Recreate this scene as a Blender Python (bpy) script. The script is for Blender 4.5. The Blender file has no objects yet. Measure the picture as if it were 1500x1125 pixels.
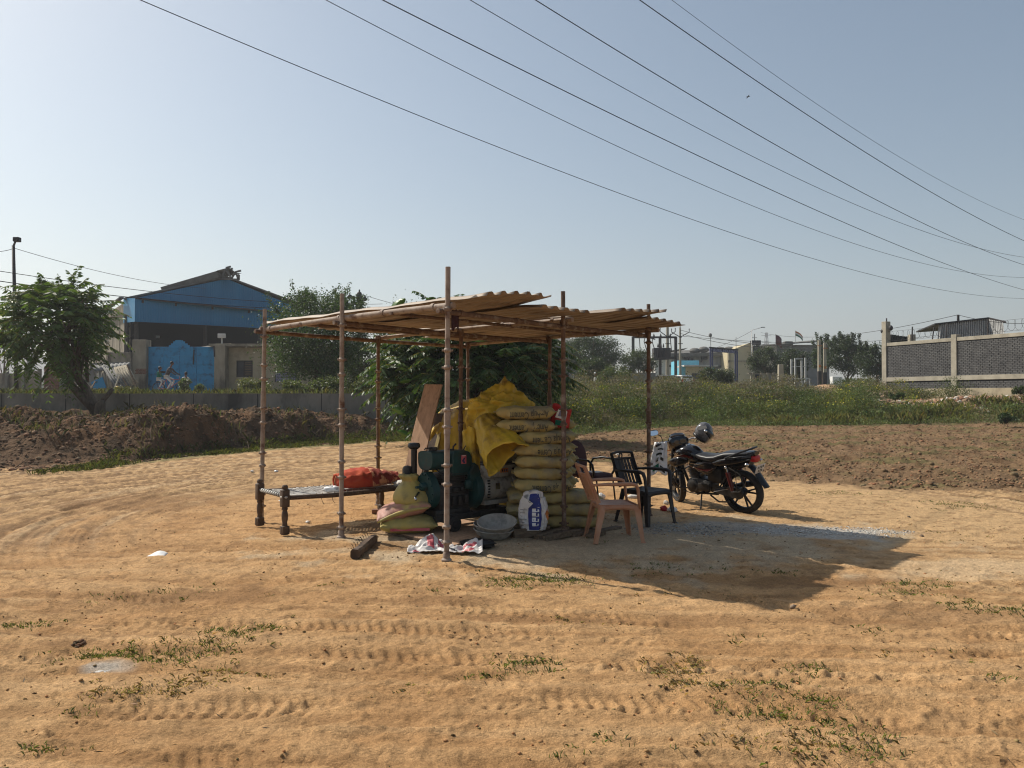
import bpy, bmesh, math, random
import numpy as np
from mathutils import Vector, Matrix
R = math.radians
rnd = random.Random(7)
NR = np.random.RandomState(11)
scene = bpy.context.scene
COL = scene.collection

# ------------------------------------------------------------------ camera
EYE = 1.55
cam_d = bpy.data.cameras.new('camera'); cam = bpy.data.objects.new('camera', cam_d); COL.objects.link(cam)
cam_d.sensor_width = 36; cam_d.lens = 27.05; cam_d.clip_start = .05; cam_d.clip_end = 20000
cam.location = (0, 0, EYE); cam.rotation_euler = (R(90 + .89), 0, 0)
scene.camera = cam

# ------------------------------------------------------------------ light
LIGHT = Vector((2.16, -1.26, -2.45)).normalized()       # the way sunlight travels
SUN_EL = math.asin(-LIGHT.z)
SUN_ROT = math.atan2(-LIGHT.x, -LIGHT.y)
world = bpy.data.worlds.new('World'); scene.world = world; world.use_nodes = True
wn = world.node_tree; wn.nodes.clear()
sky = wn.nodes.new('ShaderNodeTexSky'); sky.sky_type = 'NISHITA'; sky.sun_disc = False
sky.sun_elevation = SUN_EL; sky.sun_rotation = SUN_ROT
sky.altitude = 200; sky.air_density = 1.0; sky.dust_density = 1.8; sky.ozone_density = 2.2
bg = wn.nodes.new('ShaderNodeBackground'); bg.inputs['Strength'].default_value = .091
wo = wn.nodes.new('ShaderNodeOutputWorld')
wb = wn.nodes.new('ShaderNodeVectorMath'); wb.operation = 'MULTIPLY'; wb.inputs[1].default_value = (1.03, 1.0, .87)
wn.links.new(sky.outputs[0], wb.inputs[0]); wn.links.new(wb.outputs[0], bg.inputs[0]); wn.links.new(bg.outputs[0], wo.inputs[0])
sun_d = bpy.data.lights.new('sun', 'SUN'); sun_d.energy = 4.0; sun_d.angle = R(.6); sun_d.color = (1, .93, .82)
sun = bpy.data.objects.new('sun', sun_d); COL.objects.link(sun)
sun.rotation_euler = LIGHT.to_track_quat('-Z', 'Y').to_euler()
sun.location = (-20, 12, 30)
vs = scene.view_settings; vs.view_transform = 'Standard'; vs.look = 'None'; vs.gamma = 1; vs.exposure = .5
vs.use_curve_mapping = False
scene.cycles.max_bounces = 6; scene.cycles.volume_bounces = 0; scene.cycles.transparent_max_bounces = 8
scene.cycles.filter_width = 1.15; scene.render.filter_size = 1.15
try: scene.cycles.use_denoising = True
except Exception: pass

# ------------------------------------------------------------------ helpers
def G(px, py, z=0.0):
    """ground point at height z seen at photo pixel"""
    Y = (EYE - z) * 1127 / (py - 580); return ((px - 750) / 1127 * Y, Y)
def P(px, py, Y):
    return Vector(((px - 750) / 1127 * Y, Y, EYE + (580 - py) / 1127 * Y))

def tag(o, label=None, cat=None, group=None, kind=None):
    if label: o['label'] = label
    if cat: o['category'] = cat
    if group: o['group'] = group
    if kind: o['kind'] = kind
    return o
def empty(name, loc=(0, 0, 0), rz=0, label=None, cat=None, group=None):
    o = bpy.data.objects.new(name, None); COL.objects.link(o)
    o.location = loc; o.rotation_euler = (0, 0, rz); o.empty_display_size = .1
    return tag(o, label, cat, group)
def link(name, me, mat=None, parent=None):
    o = bpy.data.objects.new(name, me); COL.objects.link(o)
    if mat is not None and len(me.materials) == 0: me.materials.append(mat)
    if parent is not None: o.parent = parent
    return o
def copy_tree(o, parent=None):
    c = o.copy(); COL.objects.link(c)
    if parent is not None: c.parent = parent
    for ch in list(o.children): copy_tree(ch, c)
    return c

def np_mesh(name, V, F, cols=None, smooth=False):
    """V (n,3), F (m,k) all faces of k corners"""
    V = np.asarray(V, np.float32); F = np.asarray(F, np.int32)
    me = bpy.data.meshes.new(name)
    k = F.shape[1]
    me.vertices.add(len(V)); me.vertices.foreach_set('co', V.ravel())
    me.loops.add(F.size); me.loops.foreach_set('vertex_index', F.ravel())
    me.polygons.add(len(F)); me.polygons.foreach_set('loop_start', np.arange(0, F.size, k, dtype=np.int32))
    try: me.polygons.foreach_set('loop_total', np.full(len(F), k, np.int32))
    except Exception: pass
    if smooth: me.polygons.foreach_set('use_smooth', np.ones(len(F), bool))
    if cols is not None:
        a = me.color_attributes.new('Col', 'FLOAT_COLOR', 'POINT')
        c = np.ones((len(V), 4), np.float32); c[:, :3] = cols
        a.data.foreach_set('color', c.ravel())
    me.update(calc_edges=True); me.validate()
    return me

class MB:
    def __init__(s): s.v = []; s.f = []; s.M = Matrix.Identity(4)
    def add(s, vs, fs):
        o = len(s.v); M = s.M
        s.v += [tuple(M @ Vector(v)) for v in vs]; s.f += [tuple(i + o for i in f) for f in fs]
    def box(s, c, d, rot=None):
        x, y, z = d[0] / 2, d[1] / 2, d[2] / 2
        vs = [Vector((a, b, e)) for a in (-x, x) for b in (-y, y) for e in (-z, z)]
        if rot is not None: vs = [rot @ v for v in vs]
        vs = [v + Vector(c) for v in vs]
        s.add(vs, [(0, 1, 3, 2), (4, 6, 7, 5), (0, 4, 5, 1), (2, 3, 7, 6), (0, 2, 6, 4), (1, 5, 7, 3)])
    def rbox(s, c, d, b=.01, rot=None, seg=2):
        bm = bmesh.new(); bmesh.ops.create_cube(bm, size=1)
        for v in bm.verts: v.co = Vector((v.co.x * d[0], v.co.y * d[1], v.co.z * d[2]))
        bmesh.ops.bevel(bm, geom=list(bm.edges), offset=min(b, min(d) * .49), segments=seg, profile=.5, affect='EDGES')
        bm.verts.index_update()
        vs = [v.co.copy() for v in bm.verts]
        if rot is not None: vs = [rot @ v for v in vs]
        vs = [v + Vector(c) for v in vs]
        s.add(vs, [[v.index for v in f.verts] for f in bm.faces]); bm.free()
    def bar(s, p0, p1, w0, h0, w1=None, h1=None, up=(0, 0, 1)):
        """tapered bar of rectangular section"""
        p0 = Vector(p0); p1 = Vector(p1); d = (p1 - p0).normalized(); up = Vector(up)
        if abs(d.dot(up)) > .98: up = Vector((0, 1, 0))
        a = d.cross(up).normalized(); b = a.cross(d).normalized()
        w1 = w0 if w1 is None else w1; h1 = h0 if h1 is None else h1
        vs = []
        for p, w, h in ((p0, w0, h0), (p1, w1, h1)):
            vs += [p + a * w / 2 * i + b * h / 2 * j for i, j in ((-1, -1), (1, -1), (1, 1), (-1, 1))]
        s.add(vs, [(0, 1, 2, 3), (7, 6, 5, 4), (0, 4, 5, 1), (1, 5, 6, 2), (2, 6, 7, 3), (3, 7, 4, 0)])
    def tube(s, pts, r, n=8, caps=True, squash=1.0):
        pts = [Vector(p) for p in pts]; m = len(pts)
        rs = r if isinstance(r, (list, tuple)) else [r] * m
        vs = []; fs = []; prev = None
        for i, p in enumerate(pts):
            t = (pts[min(i + 1, m - 1)] - pts[max(i - 1, 0)]).normalized()
            if prev is None:
                a = t.cross(Vector((0, 0, 1)))
                if a.length < .05: a = t.cross(Vector((0, 1, 0)))
            else: a = prev - t * prev.dot(t)
            a.normalize(); b = t.cross(a); prev = a
            for k in range(n):
                q = 2 * math.pi * k / n
                vs.append(p + a * math.cos(q) * rs[i] + b * math.sin(q) * rs[i] * squash)
        for i in range(m - 1):
            for k in range(n):
                a0 = i * n + k; a1 = i * n + (k + 1) % n
                fs.append((a0, a1, a1 + n, a0 + n))
        if caps:
            fs.append(tuple(range(n - 1, -1, -1))); fs.append(tuple((m - 1) * n + k for k in range(n)))
        s.add(vs, fs)
    def lathe(s, prof, n=16, axis='z', c=(0, 0, 0), rot=None, closed=False):
        vs = []; fs = []; m = len(prof)
        for (r, z) in prof:
            for k in range(n):
                q = 2 * math.pi * k / n; x, y = r * math.cos(q), r * math.sin(q)
                v = Vector((x, y, z)) if axis == 'z' else (Vector((x, z, y)) if axis == 'y' else Vector((z, x, y)))
                if rot is not None: v = rot @ v
                vs.append(v + Vector(c))
        for i in range(m if closed else m - 1):
            for k in range(n):
                a0 = i * n + k; a1 = i * n + (k + 1) % n; j = ((i + 1) % m) * n
                fs.append((a0, a1, j + (k + 1) % n, j + k))
        s.add(vs, fs)
    def rings(s, secs, n=16, e=2.0, c=(0, 0, 0), rot=None, cap=True):
        """secs: (x, cy, cz, hw, hh) super-ellipse rings along x"""
        vs = []; fs = []; m = len(secs)
        for sec in secs:
            x, cy, cz, hw, hh = sec[:5]; ee = sec[5] if len(sec) > 5 else e
            for k in range(n):
                q = 2 * math.pi * k / n; cq, sq = math.cos(q), math.sin(q)
                v = Vector((x, cy + hw * math.copysign(abs(cq) ** (2 / ee), cq), cz + hh * math.copysign(abs(sq) ** (2 / ee), sq)))
                if rot is not None: v = rot @ v
                vs.append(v + Vector(c))
        for i in range(m - 1):
            for k in range(n):
                a0 = i * n + k; a1 = i * n + (k + 1) % n
                fs.append((a0, a1, a1 + n, a0 + n))
        if cap: fs.append(tuple(range(n - 1, -1, -1))); fs.append(tuple((m - 1) * n + k for k in range(n)))
        s.add(vs, fs)
    def ball(s, c, r, n=12, m=8):
        r = r if isinstance(r, (tuple, list)) else (r, r, r)
        prof = [(math.sin(math.pi * i / m), -math.cos(math.pi * i / m)) for i in range(m + 1)]
        S = Matrix.Diagonal(Vector(r)); s.lathe([(max(a, 1e-3), b) for a, b in prof], n, c=c, rot=S)
    def prism(s, pts, y0, y1, plane='xz'):
        """extrude polygon; plane xz along y, xy along z, yz along x"""
        def mk(a, b, t): return (a, t, b) if plane == 'xz' else ((a, b, t) if plane == 'xy' else (t, a, b))
        n = len(pts); vs = [mk(a, b, y0) for a, b in pts] + [mk(a, b, y1) for a, b in pts]
        fs = [tuple(range(n)), tuple(range(2 * n - 1, n - 1, -1))]
        fs += [(i, i + n, (i + 1) % n + n, (i + 1) % n) for i in range(n)]
        s.add(vs, fs)
    def sheet(s, fn, nu, nv, thick=0.0):
        """grid from fn(u,v) u,v in 0..1"""
        vs = [fn(i / nu, j / nv) for i in range(nu + 1) for j in range(nv + 1)]
        fs = [(i * (nv + 1) + j, (i + 1) * (nv + 1) + j, (i + 1) * (nv + 1) + j + 1, i * (nv + 1) + j + 1) for i in range(nu) for j in range(nv)]
        s.add(vs, fs)
    def build(s, name, mat, parent=None, smooth=False, solid=0, sub=0, auto=None, bevel=0):
        me = bpy.data.meshes.new(name); me.from_pydata(s.v, [], s.f)
        bm = bmesh.new(); bm.from_mesh(me)
        if solid == 0: bmesh.ops.recalc_face_normals(bm, faces=bm.faces)
        bm.to_mesh(me); bm.free()
        if smooth: me.polygons.foreach_set('use_smooth', [True] * len(me.polygons))
        me.update(); o = link(name, me, mat, parent)
        if smooth and auto: 
            try: me.set_sharp_from_angle(angle=R(auto))
            except Exception: pass
        if solid:
            m = o.modifiers.new('s', 'SOLIDIFY'); m.thickness = solid; m.offset = 0
        if bevel:
            m = o.modifiers.new('b', 'BEVEL'); m.width = bevel; m.segments = 2; m.limit_method = 'ANGLE'
        if sub:
            m = o.modifiers.new('d', 'SUBSURF'); m.levels = sub; m.render_levels = sub
        return o

# ------------------------------------------------------------------ numpy noise
def _h(ix, iy, seed):
    n = (ix.astype(np.int64) * 374761393 + iy.astype(np.int64) * 668265263 + seed * 974711) & 0xffffffff
    n = ((n ^ (n >> 13)) * 1274126177) & 0xffffffff
    n = n ^ (n >> 16)
    return (n & 0xffff) / 65535.0 * 2 * np.pi
def noise(x, y, seed=0):
    x = np.asarray(x, float); y = np.asarray(y, float)
    ix = np.floor(x); iy = np.floor(y); fx = x - ix; fy = y - iy
    u = fx * fx * fx * (fx * (fx * 6 - 15) + 10); v = fy * fy * fy * (fy * (fy * 6 - 15) + 10)
    def g(a, b):
        t = _h(ix + a, iy + b, seed); return np.cos(t) * (fx - a) + np.sin(t) * (fy - b)
    return ((g(0, 0) * (1 - u) + g(1, 0) * u) * (1 - v) + (g(0, 1) * (1 - u) + g(1, 1) * u) * v) * 1.5
def fbm(x, y, seed=0, oct=4, gain=.5):
    a = 1; s = 0
    for i in range(oct): s = s + a * noise(x * 2 ** i, y * 2 ** i, seed + i * 17); a *= gain
    return s
def sst(a, b, x):
    t = np.clip((x - a) / (b - a), 0, 1); return t * t * (3 - 2 * t)
def n1(x, y=0.0, seed=0): return float(noise(np.array([x]), np.array([y]), seed)[0])

# ------------------------------------------------------------------ materials
def mat_new(name):
    m = bpy.data.materials.new(name); m.use_nodes = True
    nt = m.node_tree; b = nt.nodes['Principled BSDF']; return m, nt, b
def M(name, c1, c2=None, scale=5, rough=.7, bump=0, bscale=None, metal=0, detail=6, stretch=None, c3=None, s3=1.5, spec=.35, contrast=(.35, .65), coat=0, trans=0):
    m, nt, b = mat_new(name)
    b.inputs['Roughness'].default_value = rough; b.inputs['Metallic'].default_value = metal
    b.inputs['Specular IOR Level'].default_value = spec
    b.inputs['Coat Weight'].default_value = coat
    b.inputs['Base Color'].default_value = (*c1, 1)
    if trans: b.inputs['Transmission Weight'].default_value = trans
    tc = nt.nodes.new('ShaderNodeTexCoord'); vec = tc.outputs['Object']
    if stretch:
        mp = nt.nodes.new('ShaderNodeMapping'); mp.inputs['Scale'].default_value = stretch
        nt.links.new(vec, mp.inputs[0]); vec = mp.outputs[0]
    def nz(s, d=detail):
        n = nt.nodes.new('ShaderNodeTexNoise'); n.inputs['Scale'].default_value = s; n.inputs['Detail'].default_value = d
        n.inputs['Roughness'].default_value = .62; nt.links.new(vec, n.inputs['Vector']); return n.outputs['Fac']
    def ramp(f, lo, hi):
        r = nt.nodes.new('ShaderNodeMapRange'); r.inputs[1].default_value = lo; r.inputs[2].default_value = hi
        nt.links.new(f, r.inputs[0]); return r.outputs[0]
    def mix(f, a, bb):
        x = nt.nodes.new('ShaderNodeMix'); x.data_type = 'RGBA'
        nt.links.new(f, x.inputs[0])
        for s_, val in ((x.inputs[6], a), (x.inputs[7], bb)):
            if isinstance(val, tuple): s_.default_value = (*val, 1)
            else: nt.links.new(val, s_)
        return x.outputs[2]
    if c2:
        col = mix(ramp(nz(scale), *contrast), c1, c2)
        if c3: col = mix(ramp(nz(s3), .52, .68), col, c3)
        nt.links.new(col, b.inputs['Base Color'])
    if bump:
        bp = nt.nodes.new('ShaderNodeBump'); bp.inputs['Distance'].default_value = bump; bp.inputs['Strength'].default_value = .8
        nt.links.new(nz(bscale or scale * 3, 5), bp.inputs['Height']); nt.links.new(bp.outputs[0], b.inputs['Normal'])
    return m
def leaf_mat(name, rough=.5, trans=.3):
    m, nt, b = mat_new(name)
    a = nt.nodes.new('ShaderNodeVertexColor'); a.layer_name = 'Col'
    nt.links.new(a.outputs[0], b.inputs['Base Color']); b.inputs['Roughness'].default_value = rough
    b.inputs['Specular IOR Level'].default_value = .4
    t = nt.nodes.new('ShaderNodeBsdfTranslucent')
    mm = nt.nodes.new('ShaderNodeMix'); mm.data_type = 'RGBA'; mm.blend_type = 'MULTIPLY'; mm.inputs[0].default_value = 1
    mm.inputs[7].default_value = (1.5, 1.6, .7, 1)
    nt.links.new(a.outputs[0], mm.inputs[6]); nt.links.new(mm.outputs[2], t.inputs[0])
    x = nt.nodes.new('ShaderNodeMixShader'); x.inputs[0].default_value = trans
    nt.links.new(b.outputs[0], x.inputs[1]); nt.links.new(t.outputs[0], x.inputs[2])
    nt.links.new(x.outputs[0], nt.nodes['Material Output'].inputs[0])
    return m
def col_mat(name, rough=.9, bump=.01, bscale=30, var=.25):
    m, nt, b = mat_new(name)
    a = nt.nodes.new('ShaderNodeVertexColor'); a.layer_name = 'Col'; b.inputs['Roughness'].default_value = rough
    b.inputs['Specular IOR Level'].default_value = .15
    tc = nt.nodes.new('ShaderNodeTexCoord')
    n = nt.nodes.new('ShaderNodeTexNoise'); n.inputs['Scale'].default_value = bscale; n.inputs['Detail'].default_value = 6
    nt.links.new(tc.outputs['Object'], n.inputs['Vector'])
    r = nt.nodes.new('ShaderNodeMapRange'); r.inputs[1].default_value = .3; r.inputs[2].default_value = .7
    r.inputs[3].default_value = 1 - var; r.inputs[4].default_value = 1 + var; nt.links.new(n.outputs['Fac'], r.inputs[0])
    x = nt.nodes.new('ShaderNodeVectorMath'); x.operation = 'SCALE'
    nt.links.new(a.outputs[0], x.inputs[0]); nt.links.new(r.outputs[0], x.inputs[3]); nt.links.new(x.outputs[0], b.inputs['Base Color'])
    bp = nt.nodes.new('ShaderNodeBump'); bp.inputs['Distance'].default_value = bump; bp.inputs['Strength'].default_value = 1
    nt.links.new(n.outputs['Fac'], bp.inputs['Height']); nt.links.new(bp.outputs[0], b.inputs['Normal'])
    return m

MT = dict(
 leaf=leaf_mat('leaf'), weed=leaf_mat('weed', .7, .25), soilbits=col_mat('soil_bits', .95, .004, 60),
 bark=M('bark', (.17, .125, .085), (.07, .05, .035), 9, .9, .01, 20, stretch=(1, 1, .3)),
 concrete=M('concrete', (.27, .25, .21), (.15, .14, .12), 1.3, .9, .006, 12, c3=(.075, .07, .062), s3=.7, stretch=(1, 1, .45)),
 conc_light=M('light_concrete', (.42, .38, .30), (.30, .27, .21), 2, .9, .004, 15),
 plaster=M('plaster', (.42, .36, .25), (.33, .28, .19), 1.2, .9, .003, 15, c3=(.17, .14, .10), s3=.5),
 stained=M('stained_plaster', (.33, .29, .22), (.19, .165, .125), 1.6, .95, .01, 9, c3=(.06, .052, .045), s3=1.1, stretch=(1, 1, .35)),
 greywall=M('grey_wall', (.22, .22, .21), (.15, .15, .145), .8, .9),
 blue_sheet=M('blue_sheet', (.032, .23, .43), (.026, .185, .36), .6, .5, stretch=(1, 1, .15)),
 blue_gate=M('blue_gate', (.035, .27, .50), (.03, .22, .42), 1.2, .55, c3=(.03, .12, .22), s3=3),
 cyan=M('cyan_paint', (.16, .52, .68), (.13, .42, .56), 2, .6),
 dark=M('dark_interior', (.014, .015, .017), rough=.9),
 steel_dark=M('dark_steel', (.035, .035, .04), (.06, .05, .045), 12, .6, metal=.3),
 roof_grey=M('grey_roofing', (.17, .165, .15), (.10, .095, .085), 1.5, .8),
 asphalt=M('road_dust', (.27, .22, .16), (.2, .165, .125), 1, .95, .004, 20),
 brick=M('clay_brick', (.26, .13, .085), (.17, .095, .07), 5, .95, .004, 30),
 ashbrick=M('ash_brick', (.12, .118, .115), (.075, .074, .074), 3, .95, .006, 30),
 mortar=M('mortar', (.045, .044, .043), (.03, .03, .03), 5, .95),
 galv=M('galvanised', (.50, .50, .49), (.36, .36, .35), 2, .5, metal=.12),
 wire=M('wire', (.012, .012, .014), rough=.6),
 pipe=M('old_scaffold_pipe', (.25, .19, .15), (.36, .30, .25), 14, .75, .0012, 60, c3=(.10, .045, .025), s3=7, metal=.15),
 pipe_rust=M('rusty_scaffold_pipe', (.10, .06, .042), (.17, .11, .078), 12, .8, .0015, 60, c3=(.30, .25, .21), s3=9, metal=.15),
 roofsheet=M('dusty_roof_sheet', (.29, .225, .165), (.21, .16, .118), 3, .6, metal=.05, c3=(.13, .09, .065), s3=2),
 wood=M('weathered_wood', (.20, .145, .095), (.10, .07, .045), 6, .85, .003, 40, stretch=(1, 6, 6)),
 wood_dark=M('dark_turned_wood', (.12, .075, .045), (.05, .032, .022), 8, .7, .002, 40),
 ply=M('plywood', (.46, .29, .18), (.34, .21, .125), 3, .8, .001, 40, c3=(.25, .15, .09), s3=5, stretch=(6, 6, 1)),
 tarp=M('yellow_tarpaulin', (.62, .42, .03), (.44, .28, .018), 4, .58, .014, 9, c3=(.17, .105, .02), s3=3.5, spec=.4),
 sack=M('cement_sack', (.36, .275, .095), (.43, .345, .15), 7, .75, .008, 11, c3=(.20, .18, .135), s3=3.0),
 sack_lime=M('woven_lime_sack', (.42, .33, .09), (.31, .26, .10), 6, .6, .005, 14, c3=(.20, .17, .06), s3=5),
 sack_pink=M('woven_pink_sack', (.42, .20, .15), (.30, .16, .12), 6, .6, .004, 14, c3=(.40, .33, .08), s3=4),
 ink=M('dark_ink', (.03, .035, .03), rough=.8), faint_ink=M('faint_ink', (.06, .06, .045), (.12, .11, .07), 40, .8),
 teal=M('teal_paint', (.008, .052, .05), (.008, .033, .035), 8, .5, c3=(.035, .03, .025), s3=5),
 grease=M('greasy_iron', (.02, .02, .02), (.05, .045, .04), 14, .5, .002, 50, metal=.3),
 gen_grey=M('generator_grey', (.48, .47, .44), (.33, .32, .29), 8, .55, c3=(.07, .06, .05), s3=6),
 rubber=M('rubber', (.018, .018, .018), (.035, .03, .026), 20, .8),
 black_plastic=M('black_plastic', (.012, .012, .014), rough=.38),
 black_paint=M('black_gloss_paint', (.006, .006, .008), rough=.16, coat=.6),
 black_chair=M('dark_chair_plastic', (.017, .014, .014), (.024, .02, .02), 10, .55),
 pink_chair=M('terracotta_chair_plastic', (.42, .185, .095), (.47, .26, .16), 8, .5),
 seat=M('seat_vinyl', (.022, .023, .027), rough=.42),
 red=M('red_plastic', (.40, .012, .012), rough=.3),
 darkred=M('dark_red_paint', (.085, .006, .006), rough=.3, coat=.4),
 chrome=M('chrome', (.6, .6, .6), rough=.18, metal=1),
 alloy=M('dull_alloy', (.10, .10, .10), (.05, .05, .05), 20, .45, metal=.6),
 white=M('white_paint', (.75, .75, .73), rough=.4), offwhite=M('off_white', (.62, .60, .56), (.5, .48, .44), 4, .6),
 silver=M('silver_shell', (.20, .20, .21), (.05, .05, .055), 14, .28, metal=.3),
 polythene=M('polythene', (.68, .68, .68), (.8, .8, .8), 20, .3, .004, 30),
 glass=M('dark_glass', (.02, .025, .03), rough=.08, spec=.6),
 mirror=M('mirror', (.8, .82, .85), rough=.03, metal=1),
 plate=M('plate', (.6, .6, .6), (.42, .42, .42), 30, .4),
 pan=M('cement_pan', (.27, .25, .22), (.36, .34, .30), 9, .85, .002, 40, c3=(.17, .16, .145), s3=6),
 quilt=M('red_quilt', (.33, .028, .012), (.42, .07, .022), 6, .9, .004, 20),
 quilt2=M('patterned_quilt', (.62, .30, .15), (.20, .025, .015), 7, .9, .004, 25, contrast=(.44, .52)),
 maroon=M('maroon_fabric', (.035, .012, .016), (.05, .018, .02), 30, .85),
 blue_print=M('blue_print', (.02, .03, .16), (.03, .04, .2), 10, .5),
 navy=M('navy_sign', (.025, .03, .10), rough=.5),
 signtext=M('sign_letters', (.36, .36, .55), rough=.6),
 signboard=M('lilac_signboard', (.23, .22, .32), (.28, .26, .36), 6, .6),
 cream=M('cream_wall', (.55, .47, .30), (.48, .41, .27), 1, .9), 
 window=M('window_dark', (.03, .035, .045), rough=.3),
 sandheap=M('sand_heap', (.42, .27, .15), (.34, .21, .12), 4, .95, .02, 10),
 skin=M('skin', (.16, .075, .045), rough=.6), hair=M('hair', (.01, .009, .009), rough=.6),
 green_shirt=M('green_shirt', (.0, .13, .08), rough=.8), grey_shirt=M('grey_shirt', (.075, .07, .075), rough=.85),
 white_cloth=M('white_cloth', (.6, .58, .55), rough=.85), pink_paint=M('pink_paint', (.32, .09, .11), rough=.5),
 orange=M('orange_print', (.5, .17, .04), rough=.6), fert=M('white_fertiliser_bag', (.66, .63, .60), (.55, .52, .50), 9, .45, .003, 30),
 fertred=M('red_bag_print', (.40, .06, .08), (.5, .12, .14), 12, .5), cord=M('white_cord', (.55, .53, .5), (.4, .38, .34), 20, .8),
)
# ================================================================== GROUND
def track(x, y, pts, w, lug, depth):
    """tyre track: pts = polyline (x,y); returns height change"""
    xs = np.array([p[0] for p in pts]); ys = np.array([p[1] for p in pts])
    f = np.interp(x, xs, ys); d = (y - f)
    fade = sst(xs[0], xs[0] + .6, x) * (1 - sst(xs[-1] - .6, xs[-1], x))
    inside = np.exp(-(d / (w * .5)) ** 6)
    berm = np.exp(-((np.abs(d) - w * .62) / (w * .13)) ** 2)
    ph = x / lug + np.abs(d) * 6
    tread = np.tanh(2.5 * np.sin(2 * np.pi * ph)) * np.exp(-((np.abs(d) - w * .24) / (w * .2)) ** 2)
    brk = .15 + .85 * sst(-.3, .35, noise(x * 1.1, y * 1.1, 5) + .5 * noise(x * 3.1, y * 4, 6))
    return fade * brk * .95 * (-depth * inside + depth * .6 * berm + depth * .65 * tread)
TRACKS = [
 ([(-3.5, 5.95), (-1, 5.75), (.6, 5.45), (2.5, 5.1), (5, 4.9)], .24, .075, .016),
 ([(-3.5, 5.25), (-1, 5.1), (.7, 4.95), (2.5, 4.7), (5, 4.3)], .24, .08, .016),
 ([(-4.5, 4.45), (-1.5, 4.55), (0, 4.5), (1.5, 4.32), (4, 3.85)], .22, .085, .018),
 ([(-2.5, 3.72), (-.8, 3.85), (.3, 3.9), (1.5, 3.75), (4, 3.5)], .22, .075, .015),
 ([(1.2, 6.35), (2.0, 5.75), (2.9, 5.0), (4.2, 4.5)], .20, .13, .022),
 ([(-6, 7.0), (-3, 6.6), (-1, 6.35), (1, 6.2)], .20, .10, .010),
 ([(-4, 3.35), (-1, 3.25), (1, 3.2), (3.6, 3.0)], .25, .075, .012),
]
def edge_left(x):      # Y of the toe of the earth bank on the left
    return np.interp(x, [-30, -11, -9, -8.3, -6.6, -5.2, -3.5, -1], [17, 16.4, 17.5, 20.5, 24.5, 27, 28.2, 29])
def weed_edge(x):      # Y where the weeds begin on the right
    return np.interp(x, [-2, 2.0, 7, 20, 40], [25.5, 26.5, 32, 33.5, 33])
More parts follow.
